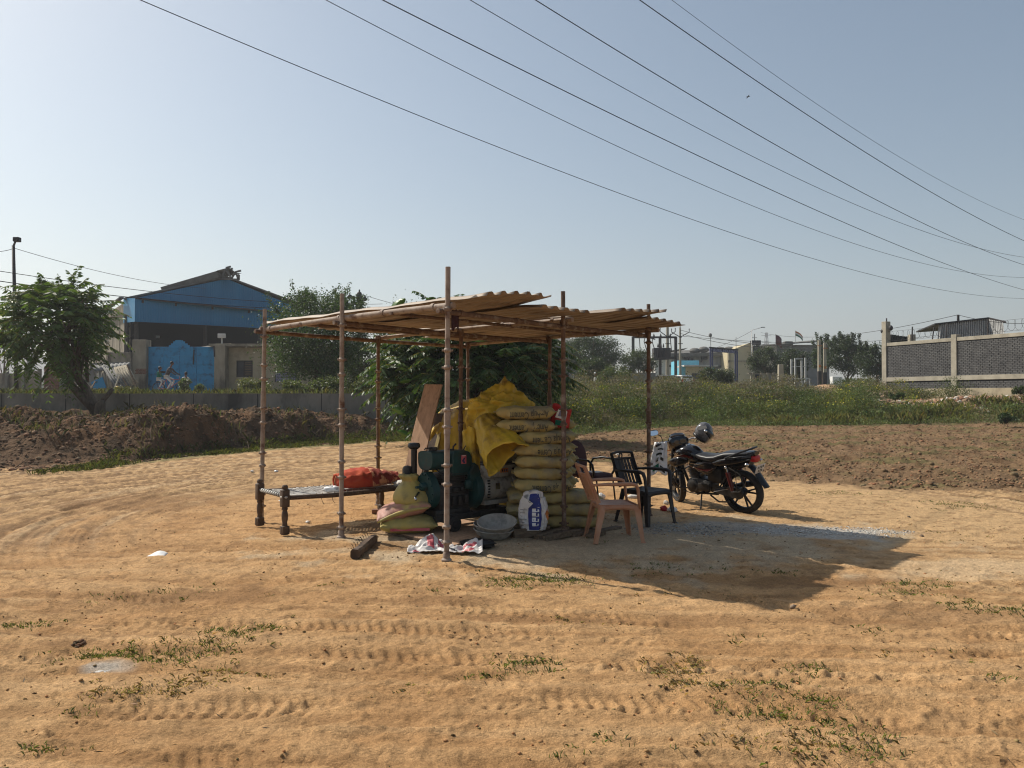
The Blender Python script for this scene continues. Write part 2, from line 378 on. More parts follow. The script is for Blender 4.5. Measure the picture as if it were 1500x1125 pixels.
def terrain(x, y, fine=True):
    x = np.asarray(x, float); y = np.asarray(y, float)
    r = np.hypot(x, y)
    left = 1 - sst(-3.5, -1.0, x)
    el = edge_left(x)
    bank = sst(0, 3.6, y - el) * left
    we = weed_edge(x); rise = sst(0, 9, y - we) * (1 - left)
    h = .28 * sst(15, 32, y) * (1 - left)
    far = sst(50, 110, y)
    bankn = fbm(x * .35, y * .35, 3, 4)
    h = h + bank * (.95 + .30 * bankn * (1 - sst(28, 31, y))) + rise * (1.25 + .15 * bankn)
    h = h * (1 - sst(29.2, 29.9, y) * left) + 1.6 * sst(29.9, 30.5, y) * left
    h = np.where(left > .5, h + .0, h)
    h = h + .7 * far + .3 * sst(20, 60, y) * (1 - left) * 0
    # rubble bank before the grey wall
    h = h + .8 * np.exp(-((x - 24) / 6.5) ** 2 - ((y - 36.5) / 2.4) ** 2)
    h = h + .75 * np.exp(-((x - 20.0) / 1.6) ** 2 - ((y - 44) / 2.2) ** 2)
    # hollow where the leaning tree was dug out
    h = h - .35 * np.exp(-((x + 14.5) / 1.3) ** 2 - ((y - 26) / 2.5) ** 2) * left
    if not fine: return h
    nearf = 1 - sst(14, 40, r)
    und = .035 * noise(x * .35, y * .35, 1) * nearf + .012 * fbm(x * 1.3, y * 1.3, 2, 3) * nearf
    plough = plough_mask(x, y)
    und = und * (1 - .0 * plough)
    h = h + und + plough * (.055 * fbm(x * 2.2, y * 2.2, 31, 4, .62) + .03 * np.sin((x * .35 + y * 1.0) * 7 + 2 * noise(x * .6, y * .6, 9)))
    # ruts circling the shelter
    cx, cy = 1.0, 10.5
    rr = np.hypot((x - cx) / 1.12, y - cy); th = np.arctan2(y - cy, x - cx)
    rutm = sst(4.3, 6.2, rr) * (1 - sst(16, 19, rr)) * (1 - bank) * (1 - plough)
    ruts = noise(rr * 4.5, th * 1.3, 41) * .6 + noise(rr * 9, th * 3, 43) * .35
    fm = .35 + .65 * sst(7, 9.5, y)
    h = h + rutm * ruts * .05 * fm + rutm * fm * .02 * noise(rr * 22, th * 5, 45)
    # long shallow wheel furrows across the foreground
    yw = y + .07 * x + .012 * x * x + .10 * noise(x * .35, y * .4, 55)
    fz = (1 - sst(7.2, 9.5, y)) * (1 - sst(6, 9, np.abs(x)))
    h = h + fz * (.010 * noise(x * .22, yw * 7, 56) + .0065 * noise(x * .5, yw * 17, 57) * (.4 + .6 * sst(-.2, .3, noise(x * .5, y * 1.2, 58))))
    # fine roughness
    soft = .5 + .5 * sst(-.3, .3, noise(x * .45, y * .45, 77))
    h = h + (1 - bank * .3) * (.0085 * fbm(x * 5, y * 7, 4, 3, .6) + .0062 * fbm(x * 16, y * 22, 8, 3, .65) * soft) * (1 - sst(20, 45, r))
    crest = np.abs(noise(x * 2.6, y * 5.2, 51)); h = h + .014 * (1 - sst(0, .22, crest)) * soft * nearf * (y < 8)
    for t in TRACKS: h = h + track(x, y, *t) * (1 - sst(9, 12, y))
    for (fx, fy, fr, fd) in PRINTS:
        d2 = ((x - fx) / fr) ** 2 + ((y - fy) / (fr * .45)) ** 2
        h = h - fd * np.exp(-d2 * 1.6) + fd * .5 * np.exp(-((np.sqrt(d2) - 1.35) / .3) ** 2)
    # bank texture
    h = h + bank * (.13 * fbm(x * 1.5, y * 1.5, 61, 6, .68) * (1 - sst(28.5, 29.5, y)) * (y < 30))
    gul = np.abs(noise(x * 1.4, y * .35, 66)); h = h - bank * (1 - sst(0, .16, gul)) * .10 * (y < 29)
    return h
PRINTS = []
for _ in range(46):
    PRINTS.append((rnd.uniform(-3.2, 3.6), rnd.uniform(3.1, 6.4), rnd.uniform(.06, .13), rnd.uniform(.008, .022)))
for i in range(11):
    PRINTS.append((.4 + i * .24, 4.45 - i * .035 + rnd.uniform(-.05, .05), .09, .022))
def plough_mask(x, y):
    e = np.interp(x, [-2, .5, 2.5, 4.2, 6.5, 9, 14, 30], [26, 22, 15.6, 14.3, 12.6, 12.2, 12.5, 11.5]) + .8 * noise(x * .7, y * .7, 90) + .5 * noise(x * 2, y * 2, 91)
    return sst(-.4, .9, y - e) * (1 - sst(-.5, 1.5, y - weed_edge(x))) * sst(-1.8, .5, x)
def G2(px, py): return G(px, py)
def blob(x, y, c, rx, ry, s=0, k=1.0):
    d = np.hypot((x - c[0]) / rx, (y - c[1]) / ry) + .45 * fbm(x * 2.2, y * 2.2, 200 + s, 3)
    return (1 - sst(.55, 1.05, d)) * k
def ground_color(x, y):
    n = x.size
    def c(*a): return np.array(a)[None, :]
    base = c(.475, .283, .132) * np.ones((n, 1))
    def lay(m, col):
        nonlocal base
        m = np.clip(m, 0, 1)[:, None]; base = base * (1 - m) + c(*col) * m
    lay(sst(-.15, .5, fbm(x * .35, y * .35, 101)) * .55, (.50, .315, .155))
    lay(sst(.0, .5, fbm(x * 1.1, y * 1.6, 102)) * .5, (.36, .195, .082))
    lay(sst(2.0, 6, x + (y - 7) * .2) * sst(4, 7, y) * .75, (.49, .33, .175))     # drier, paler soil to the right
    lay(sst(5.5, 7.5, np.abs(x + 1) + (y - 7) * .6) * sst(7, 9, y) * .6, (.50, .33, .17))
    # dark crumbs along the ruts
    cx, cy = 1.0, 10.5
    rr = np.hypot((x - cx) / 1.12, y - cy); th = np.arctan2(y - cy, x - cx)
    rz = sst(4.3, 6, rr) * sst(7, 9, y)
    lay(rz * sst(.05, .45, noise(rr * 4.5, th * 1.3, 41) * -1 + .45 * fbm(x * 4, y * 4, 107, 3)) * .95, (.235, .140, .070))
    lay(rz * sst(.15, .5, noise(rr * 6, th * 1.6, 44)) * .6, (.56, .40, .235))
    lay(rz * sst(.0, .32, noise(rr * 16, th * 3.5, 46) + .6 * fbm(x * 3, y * 3, 47, 3)) * .72, (.22, .135, .07))
    lay(sst(.22, .5, fbm(x * 5, y * 8, 48, 4)) * .55 * sst(2.5, 6, np.hypot(x, y)), (.22, .13, .065))
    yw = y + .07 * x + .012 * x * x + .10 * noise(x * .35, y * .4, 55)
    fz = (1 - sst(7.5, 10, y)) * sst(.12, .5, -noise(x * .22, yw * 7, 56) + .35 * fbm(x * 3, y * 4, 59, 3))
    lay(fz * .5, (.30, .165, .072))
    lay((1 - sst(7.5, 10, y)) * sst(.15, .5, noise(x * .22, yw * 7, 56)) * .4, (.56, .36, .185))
    # trodden dusty floor beneath the shelter; first layer painted paler to lift the shade
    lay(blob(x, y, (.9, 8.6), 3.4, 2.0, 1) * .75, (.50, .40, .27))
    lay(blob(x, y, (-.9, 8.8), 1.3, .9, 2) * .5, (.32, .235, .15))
    lay(blob(x, y, G(1210, 778), .95, .45, 3) * .8, (.43, .41, .37))
    lay(blob(x, y, G(1120, 770), .9, .4, 4) * .7, (.38, .36, .33))
    lay(blob(x, y, G(1010, 775), .8, .45, 5) * .6, (.34, .31, .26))
    lay(blob(x, y, G(160, 985), .22, .12, 6) * .8, (.42, .39, .34))
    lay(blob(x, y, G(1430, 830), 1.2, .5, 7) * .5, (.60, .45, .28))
    for (px, py, rx, ry) in ((200, 735, 1.4, 1.1), (650, 880, .5, .16), (820, 905, .7, .15), (1040, 905, .6, .2), (560, 800, .4, .25), (1200, 850, .6, .3), (290, 870, .8, .25), (120, 945, .25, .1), (1330, 900, .9, .3)):
        lay(blob(x, y, G(px, py), rx, ry, px) * .55, (.245, .135, .062))
    pm = plough_mask(x, y)
    lay(pm * .92, (.235, .150, .085))
    lay(pm * sst(.0, .5, fbm(x * 1.2, y * 1.2, 120, 4)) * .6, (.125, .070, .036))
    lay(pm * sst(.12, .5, fbm(x * .8 + 9, y * .5, 121, 4)) * .8, (.25, .16, .085))
    lay(pm * sst(.1, .5, fbm(x * .5, y * .9, 122, 4)) * .55, (.12, .125, .045))
    left = 1 - sst(-3.5, -1.0, x); el = edge_left(x)
    bk = sst(-.6, .6, y - el + .8 * noise(x * 1.2, y * 1.2, 130)) * left
    lay(bk * .95, (.20, .125, .075))
    lay(bk * sst(-.05, .45, fbm(x * .9, y * .7, 131)) * .8, (.25, .140, .072))
    lay(bk * sst(.1, .5, fbm(x * 1.6, y * 1.6, 132)) * .7, (.085, .062, .042))
    lay(sst(-3.2, -1.6, y - el) * (1 - sst(-.2, .9, y - el)) * left * sst(-9.4, -8.2, x) * .75, (.155, .155, .065))
    lay(sst(30, 31, y) * left * 1.0, (.27, .22, .16))
    wd = sst(-.8, .3, y - weed_edge(x)) * (1 - left)
    lay(wd * .9, (.10, .10, .045))
    lay(np.exp(-((x - 24) / 7) ** 2 - ((y - 37) / 3) ** 2) * 1.3 * (1 - left), (.30, .20, .125))
    lay(sst(60, 90, np.hypot(x, y)) * .6, (.16, .15, .09))
    return base
def build_ground():
    a0 = np.radians(np.concatenate([np.linspace(-180, -50, 45)[:-1], np.linspace(-50, 50, 860), np.linspace(50, 180, 45)[1:-1]]))
    rr = np.concatenate([np.linspace(.05, 2.5, 14)[:-1], np.exp(np.linspace(np.log(2.5), np.log(50), 540)), np.exp(np.linspace(np.log(51.5), np.log(1700), 50))])
    A, RR = np.meshgrid(a0, rr); x = (RR * np.sin(A)).ravel(); y = (RR * np.cos(A)).ravel()
    z = terrain(x, y)
    na = len(a0); nr = len(rr)
    i = np.arange(nr - 1)[:, None] * na; j = np.arange(na)[None, :]; j2 = (j + 1) % na
    F = np.stack([i + j, i + j2, i + na + j2, i + na + j], -1).reshape(-1, 4)
    V = np.stack([x, y, z], 1)
    V = np.vstack([V, [[0, 0, float(terrain(np.array([0.]), np.array([0.]))[0])]]])
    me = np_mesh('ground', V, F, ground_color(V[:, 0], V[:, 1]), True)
    # material: attribute colour, dusty speckle, fine relief
    m, nt, b = mat_new('sandy_soil'); b.inputs['Roughness'].default_value = .95; b.inputs['Specular IOR Level'].default_value = .1
    L = nt.links
    xx, yy = V[:, 0], V[:, 1]; lf = 1 - sst(-3.5, -1.0, xx)
    rg = np.clip(sst(-.3, .5, yy - edge_left(xx)) * lf + .6 * plough_mask(xx, yy), 0, 1)
    ra = me.attributes.new('rough', 'FLOAT', 'POINT'); ra.data.foreach_set('value', rg.astype(np.float32))
    at = nt.nodes.new('ShaderNodeVertexColor'); at.layer_name = 'Col'
    tc = nt.nodes.new('ShaderNodeTexCoord')
    def nz(s, d, rg=.6, sc=None):
        n = nt.nodes.new('ShaderNodeTexNoise'); n.inputs['Scale'].default_value = s; n.inputs['Detail'].default_value = d; n.inputs['Roughness'].default_value = rg
        src = tc.outputs['Object']
        if sc:
            mp = nt.nodes.new('ShaderNodeMapping'); mp.inputs['Scale'].default_value = sc; L.new(src, mp.inputs[0]); src = mp.outputs[0]
        L.new(src, n.inputs['Vector']); return n.outputs['Fac']
    def mr(f, a, c_, lo, hi):
        r_ = nt.nodes.new('ShaderNodeMapRange'); r_.inputs[1].default_value = a; r_.inputs[2].default_value = c_; r_.inputs[3].default_value = lo; r_.inputs[4].default_value = hi
        L.new(f, r_.inputs[0]); return r_.outputs[0]
    def mul(a, c_):
        q = nt.nodes.new('ShaderNodeMath'); q.operation = 'MULTIPLY'; L.new(a, q.inputs[0]); L.new(c_, q.inputs[1]); return q.outputs[0]
    f1 = mr(nz(3, 8, .7), .3, .7, .80, 1.18); f2 = mul(mr(nz(45, 6, .75), .3, .7, .70, 1.28), mul(mr(nz(170, 3, .7), .3, .7, .72, 1.26), mr(nz(24, 7, .8, (1, 1.7, 1)), .635, .675, 1, .45))); f3 = mr(nz(9, 5, .7, (1, 2.2, 1)), .60, .72, 1, .62)
    f = mul(mul(f1, f2), f3)
    v = nt.nodes.new('ShaderNodeVectorMath'); v.operation = 'SCALE'; L.new(at.outputs[0], v.inputs[0]); L.new(f, v.inputs[3])
    L.new(v.outputs[0], b.inputs['Base Color'])
    b1 = nt.nodes.new('ShaderNodeBump'); b1.inputs['Distance'].default_value = .03; b1.inputs['Strength'].default_value = .85; L.new(nz(22, 8, .68, (1, 1.5, 1)), b1.inputs['Height'])
    b2 = nt.nodes.new('ShaderNodeBump'); b2.inputs['Distance'].default_value = .006; b2.inputs['Strength'].default_value = .6; L.new(nz(130, 3, .6), b2.inputs['Height'])
    b3 = nt.nodes.new('ShaderNodeBump'); b3.inputs['Distance'].default_value = .30; L.new(nz(4.5, 10, .72), b3.inputs['Height'])
    ar = nt.nodes.new('ShaderNodeAttribute'); ar.attribute_name = 'rough'; L.new(ar.outputs['Fac'], b3.inputs['Strength'])
    L.new(b3.outputs[0], b1.inputs['Normal'])
    L.new(b1.outputs[0], b2.inputs['Normal']); L.new(b2.outputs[0], b.inputs['Normal'])
    o = link('ground', me, m); tag(o, kind='structure')
    return o
build_ground()
def H(x, y, fine=True): return float(terrain(np.array([float(x)]), np.array([float(y)]), fine)[0])
def Ha(x, y, fine=True): return terrain(x, y, fine)

# ------------------------------------------------------------------ scatter builders
def leaves(name, C, N, size, cols, aspect=.5, mat=None, parent=None, tri=False):
    """rhombic leaves at C, long axis N (n,3), size (n,)"""
    n = len(C); N = N / (np.linalg.norm(N, axis=1, keepdims=True) + 1e-9)
    q = NR.normal(size=(n, 3)); S = np.cross(N, q); S /= (np.linalg.norm(S, axis=1, keepdims=True) + 1e-9)
    L = size[:, None] * N; W = size[:, None] * aspect * S
    V = np.stack([C, C + L * .5 + W * .5, C + L, C + L * .5 - W * .5], 1).reshape(-1, 3)
    F = np.arange(4 * n).reshape(-1, 4)
    return link(name, np_mesh(name, V, F, np.repeat(cols, 4, 0)), mat or MT['leaf'], parent)
def rand_dirs(n, zb=0.0):
    d = NR.normal(size=(n, 3)); d[:, 2] += zb; return d / np.linalg.norm(d, axis=1, keepdims=True)
def tint(base, n, v=.25, h=.12):
    b = np.array(base)[None, :] * (1 + v * NR.uniform(-1, 1, (n, 1))); b[:, 0] *= 1 + h * NR.normal(size=n); return np.clip(b, 0.004, 1)
def blades(name, X, Y, hgt, cols, width=.012, lean=.5, mat=None, label=None, kind='stuff', zf=None, parent=None):
    n = len(X); Z = Ha(X, Y) - .005 if zf is None else zf
    a = NR.uniform(0, 2 * np.pi, n); D = np.stack([np.cos(a), np.sin(a), np.zeros(n)], 1); S = np.stack([-np.sin(a), np.cos(a), np.zeros(n)], 1)
    B = np.stack([X, Y, Z], 1); l = NR.uniform(.1, 1, n)[:, None] * lean
    h = hgt[:, None]; w = (width if np.isscalar(width) else width[:, None])
    U = np.array([[0, 0, 1.]])
    p1 = B + U * h * .55 + D * h * l * .3; p2 = B + U * h * (1 - l * .35) + D * h * l
    V = np.stack([B - S * w / 2, B + S * w / 2, p1 + S * w * .4, p2, p1 - S * w * .4], 1).reshape(-1, 3)
    F = np.arange(5 * n).reshape(-1, 5)
    o = link(name, np_mesh(name, V, F, np.repeat(cols, 5, 0)), mat or MT['weed'], parent)
    return tag(o, label, kind=kind) if parent is None else o
ICO_V = None
def ico():
    global ICO_V, ICO_F
    if ICO_V is None:
        bm = bmesh.new(); bmesh.ops.create_icosphere(bm, subdivisions=1, radius=1)
        bm.verts.index_update(); ICO_V = np.array([v.co[:] for v in bm.verts]); ICO_F = np.array([[v.index for v in f.verts] for f in bm.faces]); bm.free()
    return ICO_V, ICO_F
def lumps(name, X, Y, size, cols, label=None, flat=.6, mat=None, sink=.3, zadd=0, parent=None, Z=None, kind='stuff'):
    v, f = ico(); n = len(X); Zg = Ha(X, Y) if Z is None else Z
    j = 1 + NR.uniform(-.4, .4, (n, len(v), 1))
    s = size[:, None, None] * np.stack([NR.uniform(.7, 1.3, n), NR.uniform(.7, 1.3, n), NR.uniform(.7, 1.2, n) * flat], 1)[:, None, :]
    a = NR.uniform(0, 6.28, n); ca, sa = np.cos(a)[:, None], np.sin(a)[:, None]
    vv = v[None] * j * s; x = vv[..., 0] * ca - vv[..., 1] * sa; y = vv[..., 0] * sa + vv[..., 1] * ca
    V = np.stack([x + X[:, None], y + Y[:, None], vv[..., 2] + (Zg + size * flat * (1 - sink * 2) * .6 + zadd)[:, None]], -1).reshape(-1, 3)
    F = (f[None] + (np.arange(n) * len(v))[:, None, None]).reshape(-1, 3)
    o = link(name, np_mesh(name, V, F, np.repeat(cols, len(v), 0)), mat or MT['soilbits'], parent)
    return tag(o, label, kind=kind) if parent is None else o
# ================================================================== SHELTER
PA = Vector((-.61, 7.19, 0)); UC = Vector((-.735, .68, 0)).normalized(); WE = Vector((.65, .76, 0)).normalized()
def S(u, w, z=0): 
    p = PA + UC * u + WE * w; p.z = z; return p
def build_shelter():
    root = empty('scaffold_shelter', (-.6, 9.7, 0), 0, 'open shelter of rusty scaffold pipes under dusty corrugated metal sheets', 'shelter')
    off = -Vector(root.location)
    Lu, Lw = 3.36, 3.66
    tops = {(0, 0): 2.76, (1, 0): 2.66, (2, 0): 2.62, (0, 1): 2.72, (0, 2): 2.74}
    ring = None
    for i in range(3):
        for j in range(3):
            p = S(Lu / 2 * i, Lw / 2 * j); top = tops.get((i, j), 2.36)
            if i and j: top = 2.37
            lean = Vector((rnd.uniform(-.012, .012), rnd.uniform(-.012, .012), 0))
            if (i, j) == (2, 0): lean = Vector((.03, 0, 0))
            z0 = H(p.x, p.y) - .05
            mt = MT['pipe'] if j == 0 else MT['pipe_rust']
            mb = MB()
            # two tube lengths joined, the sleeve a little wider
            zj = rnd.uniform(1.1, 1.5)
            mb.tube([p + off + Vector((0, 0, z0)), p + off + lean * .5 + Vector((0, 0, zj))], .0255, 12)
            mb.tube([p + off + lean * .5 + Vector((0, 0, zj - .1)), p + off + lean * .56 + Vector((0, 0, zj + .12))], .031, 12)
            mb.tube([p + off + lean * .5 + Vector((0, 0, zj)), p + off + lean + Vector((0, 0, top))], .0245, 12)
            mb.lathe([(.0, z0 + .05), (.05, z0 + .05), (.05, z0 + .062), (.034, z0 + .075), (.034, z0 + .12), (.026, z0 + .13)], 10, c=tuple(p + off))
            post = mb.build('post', mt, root, True, auto=40)
            zz = .12 + rnd.uniform(0, .1); k = 0
            while zz < top - .3:
                c = p + off + lean * (zz / top)
                if ring is None:
                    r = MB(); r.lathe([(.026, -.022), (.033, -.018), (.038, -.006), (.038, .006), (.032, .012), (.029, .02), (.026, .022)], 12)
                    for q in range(4):
                        a = q * 1.57 + .4; r.rbox((.044 * math.cos(a), .044 * math.sin(a), 0), (.016, .016, .02), .003)
                    o = r.build('coupler_ring', mt, post, True, auto=40); ring = o
                else:
                    o = bpy.data.objects.new('coupler_ring', ring.data); COL.objects.link(o); o.parent = post
                    if mt is not ring.data.materials[0]:
                        o.material_slots[0].link = 'OBJECT'; o.material_slots[0].material = mt
                o.location = (c.x, c.y, zz); o.rotation_euler = (0, 0, rnd.uniform(0, 3))
                zz += (.16 if k % 2 == 0 else .37) + rnd.uniform(-.02, .03); k += 1
    def beam(a, b, mt, r=.026, z0=2.4, z1=2.4, bend=0):
        a = a + off; b = b + off; n = 10
        pts = [a.lerp(b, t / n) + Vector((0, 0, z0 + (z1 - z0) * t / n + bend * math.sin(math.pi * t / n))) for t in range(n + 1)]
        m = MB(); m.tube(pts, r, 12)
        for t in (.08, .3, .52, .93):
            c = a.lerp(b, t) + Vector((0, 0, z0 + (z1 - z0) * t + bend * math.sin(math.pi * t))); d = (b - a).normalized()
            m.tube([c - d * .02, c + d * .02], r * 1.3, 10)
        return m.build('beam', mt, root, True, auto=40)
    for j in range(3):
        beam(S(-.05 - .04 * j, Lw / 2 * j + .045), S(Lu + .12, Lw / 2 * j + .045), MT['pipe'], .031 if j == 0 else .027, 2.40, 2.37, .015)
    for i in range(3):
        beam(S(Lu / 2 * i + .04, -.08), S(Lu / 2 * i + .04, Lw + .08), MT['pipe_rust'] if i != 0 else MT['pipe_rust'], .026, 2.345, 2.335, -.01)
    beam(S(Lu / 4, .0), S(Lu / 4, Lw), MT['pipe_rust'], .018, 2.385, 2.385)
    beam(S(Lu * .75, .0), S(Lu * .75, Lw), MT['pipe_rust'], .018, 2.385, 2.385)
    # ties under the joints: rusted clamps
    m = MB()
    for i in range(3):
        for j in range(3):
            p = S(Lu / 2 * i + .02, Lw / 2 * j + .02) + off
            m.rbox((p.x, p.y, 2.365), (.075, .06, .085), .012, Matrix.Rotation(.75, 3, 'Z'))
    m.build('clamp', MT['pipe_rust'], root, True, auto=40)
    # roof sheets
    def sheet(w0, w1, u0, u1, zf):
        pitch = .185; amp = .034
        def prof(w):
            t = (w / pitch) % 1.0
            a = abs(t - .5) * 2          # 0 centre of rib
            rib = max(0, min(1, (.42 - a) / .22)); small = .08 * math.cos(w / pitch * 6 * math.pi)
            return amp * rib + .004 * small
        nu, nw = 46, int((w1 - w0) / pitch * 16)
        m = MB()
        m.sheet(lambda a, b: (lambda u, w: S(u, w, zf(u, (w - w0) / (w1 - w0)) + prof(w - w0)) + off)(u0 + (u1 - u0) * a + .012 * math.sin(b * 31), w0 + (w1 - w0) * b), nu, nw)
        return m.build('roof_sheet', MT['roofsheet'], root, True, solid=.0018, auto=50)
    wav = lambda u, b, s: .006 * math.sin(u * 5 + s) + .004 * math.sin(u * 11 + b * 4 + s)
    lift = lambda u: max(0, (.35 - u)) ** 1.4
    sheet(.03, 1.02, -.46, 3.45, lambda u, b: 2.450 + .035 * math.sin(min(1, b * 1.1) * 2.2) * (.4 + lift(u)) + .085 * lift(u) * b + wav(u, b, 0))
    sheet(.90, 1.84, -.40, 3.52, lambda u, b: 2.442 - .012 * lift(u) + wav(u, b, 2))
    sheet(1.90, 2.92, -.70, 3.44, lambda u, b: 2.452 + .075 * lift(u) * b - .01 * b + wav(u, b, 4))
    sheet(2.80, 3.78, -.48, 3.50, lambda u, b: 2.442 + .02 * lift(u) - .012 * b + wav(u, b, 5))
    def rag(a, b):
        p = S(.06, .16, 2.36) + off; return p + Vector((-.03 + .07 * a, .01 * math.sin(a * 9), -.17 * b - .02 * math.sin(a * 7)))
    m = MB(); m.sheet(rag, 6, 6); m.build('rag', MT['maroon'], root, True, solid=.004)
    return root
build_shelter()

# ================================================================== CEMENT SACKS
def sack_surf(L, W, Hh, seed=0, sag=0.0, bulge=1.0, e=.62):
    def f(u, a, off=0.0):
        pin = max(0.0, 1 - abs(u) ** 5) ** .62
        w = W * (1 - .10 * abs(u) ** 4) * (1 + .05 * n1(u * 2, seed, 3)); h = Hh * pin + .004
        ca, sa = math.cos(a), math.sin(a)
        y = (w + off) * math.copysign(abs(ca) ** e, ca); z = (h + off) * math.copysign(abs(sa) ** e, sa)
        d = .017 * n1(u * 2.6 + seed, a * 1.3 + seed, 7) + .009 * n1(u * 8 + seed, a * 3, 9) * pin
        # seam creases at the side
        d -= .005 * max(0, 1 - abs(abs(u) - .45) * 14) * pin
        y += d * ca * 1.2; z += d * sa * .8 + sag * u * u + .008 * n1(u * 1.7, seed, 15)
        return Vector((u * L, y, z))
    return f
def sack_mesh(name, surf, mat, parent=None, nu=44, na=36):
    m = MB(); us = [math.sin((i / nu * 2 - 1) * math.pi / 2 * .98) for i in range(nu + 1)]
    us = [u / us[-1] for u in us]
    vs = [surf(u, 2 * math.pi * k / na) for u in us for k in range(na)]
    fs = [(i * na + k, i * na + (k + 1) % na, (i + 1) * na + (k + 1) % na, (i + 1) * na + k) for i in range(nu) for k in range(na)]
    fs += [tuple(range(na - 1, -1, -1)), tuple(nu * na + k for k in range(na))]
    m.add(vs, fs)
    # stitched flat seams at both ends
    for s in (-1, 1):
        e = [surf(s, k / 12 * math.pi) for k in range(13)]
        w = abs(e[0].y)
        pts = [Vector((s * surf(1, 0).x * 1.0, -w + 2 * w * k / 10, e[0].z)) for k in range(11)]
        for k in range(10):
            a, b = pts[k], pts[k + 1]; dx = s * (.028 + .004 * math.sin(k * 2.1))
            o = .006 * math.sin(k * 1.7)
            m.add([a, b, b + Vector((dx, 0, o)), a + Vector((dx, 0, o)), a + Vector((0, 0, .005)), b + Vector((0, 0, .005)), b + Vector((dx, 0, o + .005)), a + Vector((dx, 0, o + .005))],
                  [(0, 1, 2, 3), (7, 6, 5, 4), (0, 4, 5, 1), (3, 2, 6, 7), (0, 3, 7, 4), (1, 5, 6, 2)])
    return m.build(name, mat, parent, True, auto=60)
_textcache = {}
def text_verts(txt, res=2):
    if txt in _textcache: return _textcache[txt]
    cu = bpy.data.curves.new('t', 'FONT'); cu.body = txt; cu.align_x = 'CENTER'; cu.align_y = 'CENTER'; cu.resolution_u = res; cu.offset = .012
    o = bpy.data.objects.new('t', cu); COL.objects.link(o)
    dg = bpy.context.evaluated_depsgraph_get(); me = bpy.data.meshes.new_from_object(o.evaluated_get(dg))
    bm = bmesh.new(); bm.from_mesh(me)
    for _ in range(1): bmesh.ops.subdivide_edges(bm, edges=[e for e in bm.edges if e.calc_length() > .12], cuts=1)
    bmesh.ops.triangulate(bm, faces=bm.faces); bm.verts.index_update()
    v = [tuple(x.co) for x in bm.verts]; f = [[q.index for q in x.verts] for x in bm.faces]; bm.free()
    bpy.data.objects.remove(o, do_unlink=True); bpy.data.curves.remove(cu); bpy.data.meshes.remove(me)
    _textcache[txt] = (v, f); return v, f
def flat_text(txt, loc, height, width, mat, parent=None, rot=None, name='lettering', depth=0):
    v, f = text_verts(txt); xs = [a[0] for a in v]; ys = [a[1] for a in v]; w = max(xs) - min(xs); h = max(ys) - min(ys)
    m = MB(); vs = [Vector((a[0] / w * width, 0, a[1] / h * height)) for a in v]
    if rot is not None: vs = [rot @ q for q in vs]
    m.add([q + Vector(loc) for q in vs], f); return m.build(name, mat, parent)
def cement_sack(loc, rz, label, text=True, L=.335, W=.21, Hh=.074, seed=0, sag=0, tu=0, mat='sack', cat='sack', group='cement sacks stacked under the shelter', flipped=True):
    surf = sack_surf(L, W, Hh, seed, sag)
    o = sack_mesh('cement_sack', surf, MT[mat]); tag(o, label, cat, group)
    o.location = loc; o.rotation_euler = (rnd.uniform(-.02, .02), rnd.uniform(-.02, .02), rz)
    if text:
        v, f = text_verts('Ambuja Cement'); xs = [a[0] for a in v]; w = max(xs) - min(xs); ys = [a[1] for a in v]; h = max(ys) - min(ys); my = (max(ys) + min(ys)) / 2
        m = MB(); vs = []
        for a in v:
            s = a[0] / w; t = (a[1] - my) / h
            if flipped: s, t = -s, -t            # the sack lies upside down
            u = tu + s * 1.32 + 0; wav = .14 * math.sin(s * 5)
            q = max(-.93, min(.93, -.12 + t * 1.25 + wav * .9)); ang = -math.pi - math.copysign(math.asin(abs(q) ** (1 / .62)), q)
            vs.append(surf(max(-.97, min(.97, u)), ang, .0105))
        m.add(vs, f); m.build('lettering', MT['faint_ink'], o)
    return o
BASE = H(.36, 8.9) + .05
zl = lambda i: BASE + .066 + .137 * i
ordn = ['bottom', 'second', 'third', 'fourth', 'fifth', 'sixth', 'seventh', 'eighth', 'ninth', 'top']
main = [(.345, .05, 3, .25, True), (.36, .0, 4, .3, False), (.375, -.02, 5, -.2, False), (.36, .03, 6, .28, True), (.375, .02, 7, .2, True), (.165, -.03, 8, .12, True), (.15, .04, 9, .1, True)]
dsc = {3: 'sagging plain yellow cement sack just above the wide bottom rows', 4: 'dusty yellow cement sack with a pointed left ear, level with the maroon chair seat', 5: 'yellow cement sack with a grey dusty top in the middle of the main stack',
       6: 'cement sack with upside-down black lettering, level with the pipe ring on the post', 7: 'long cement sack with faint lettering just under the two short top sacks', 8: 'cement sack second from the top of the main stack, lettering upside down', 9: 'topmost rounded cement sack with clear upside-down lettering'}
for (cx, rz, i, tu, tx) in main:
    cement_sack((cx + rnd.uniform(-.012, .012), 8.91 + rnd.uniform(-.03, .03), zl(i)), rz, dsc[i], tx, seed=i * 3.7, sag=rnd.uniform(-.012, .014), tu=tu, mat='sack')
for i, lb in enumerate(['lowest of the three wide cement sacks behind the terracotta chair', 'middle of the three wide cement sacks behind the terracotta chair', 'uppermost of the three wide cement sacks behind the terracotta chair']):
    cement_sack((.68 - .012 * i, 8.93, zl(i)), -.05 + .04 * i, lb, False, L=.345, seed=30 + i, sag=-.01)
for i in range(3):
    cement_sack((.14 + .01 * i, 9.02, zl(i)), 1.53 + .04 * i, ['lowest', 'second lowest', 'third lowest'][i] + ' cement sack directly behind the white and blue bag', False, seed=40 + i)
for i in range(3, 8):
    cement_sack((-.225 + .03 * (i % 2), 9.66, zl(i)), .05 * (-1) ** i, ordn[i] + ' sack from the ground in the column behind the generator box', False, seed=50 + i)
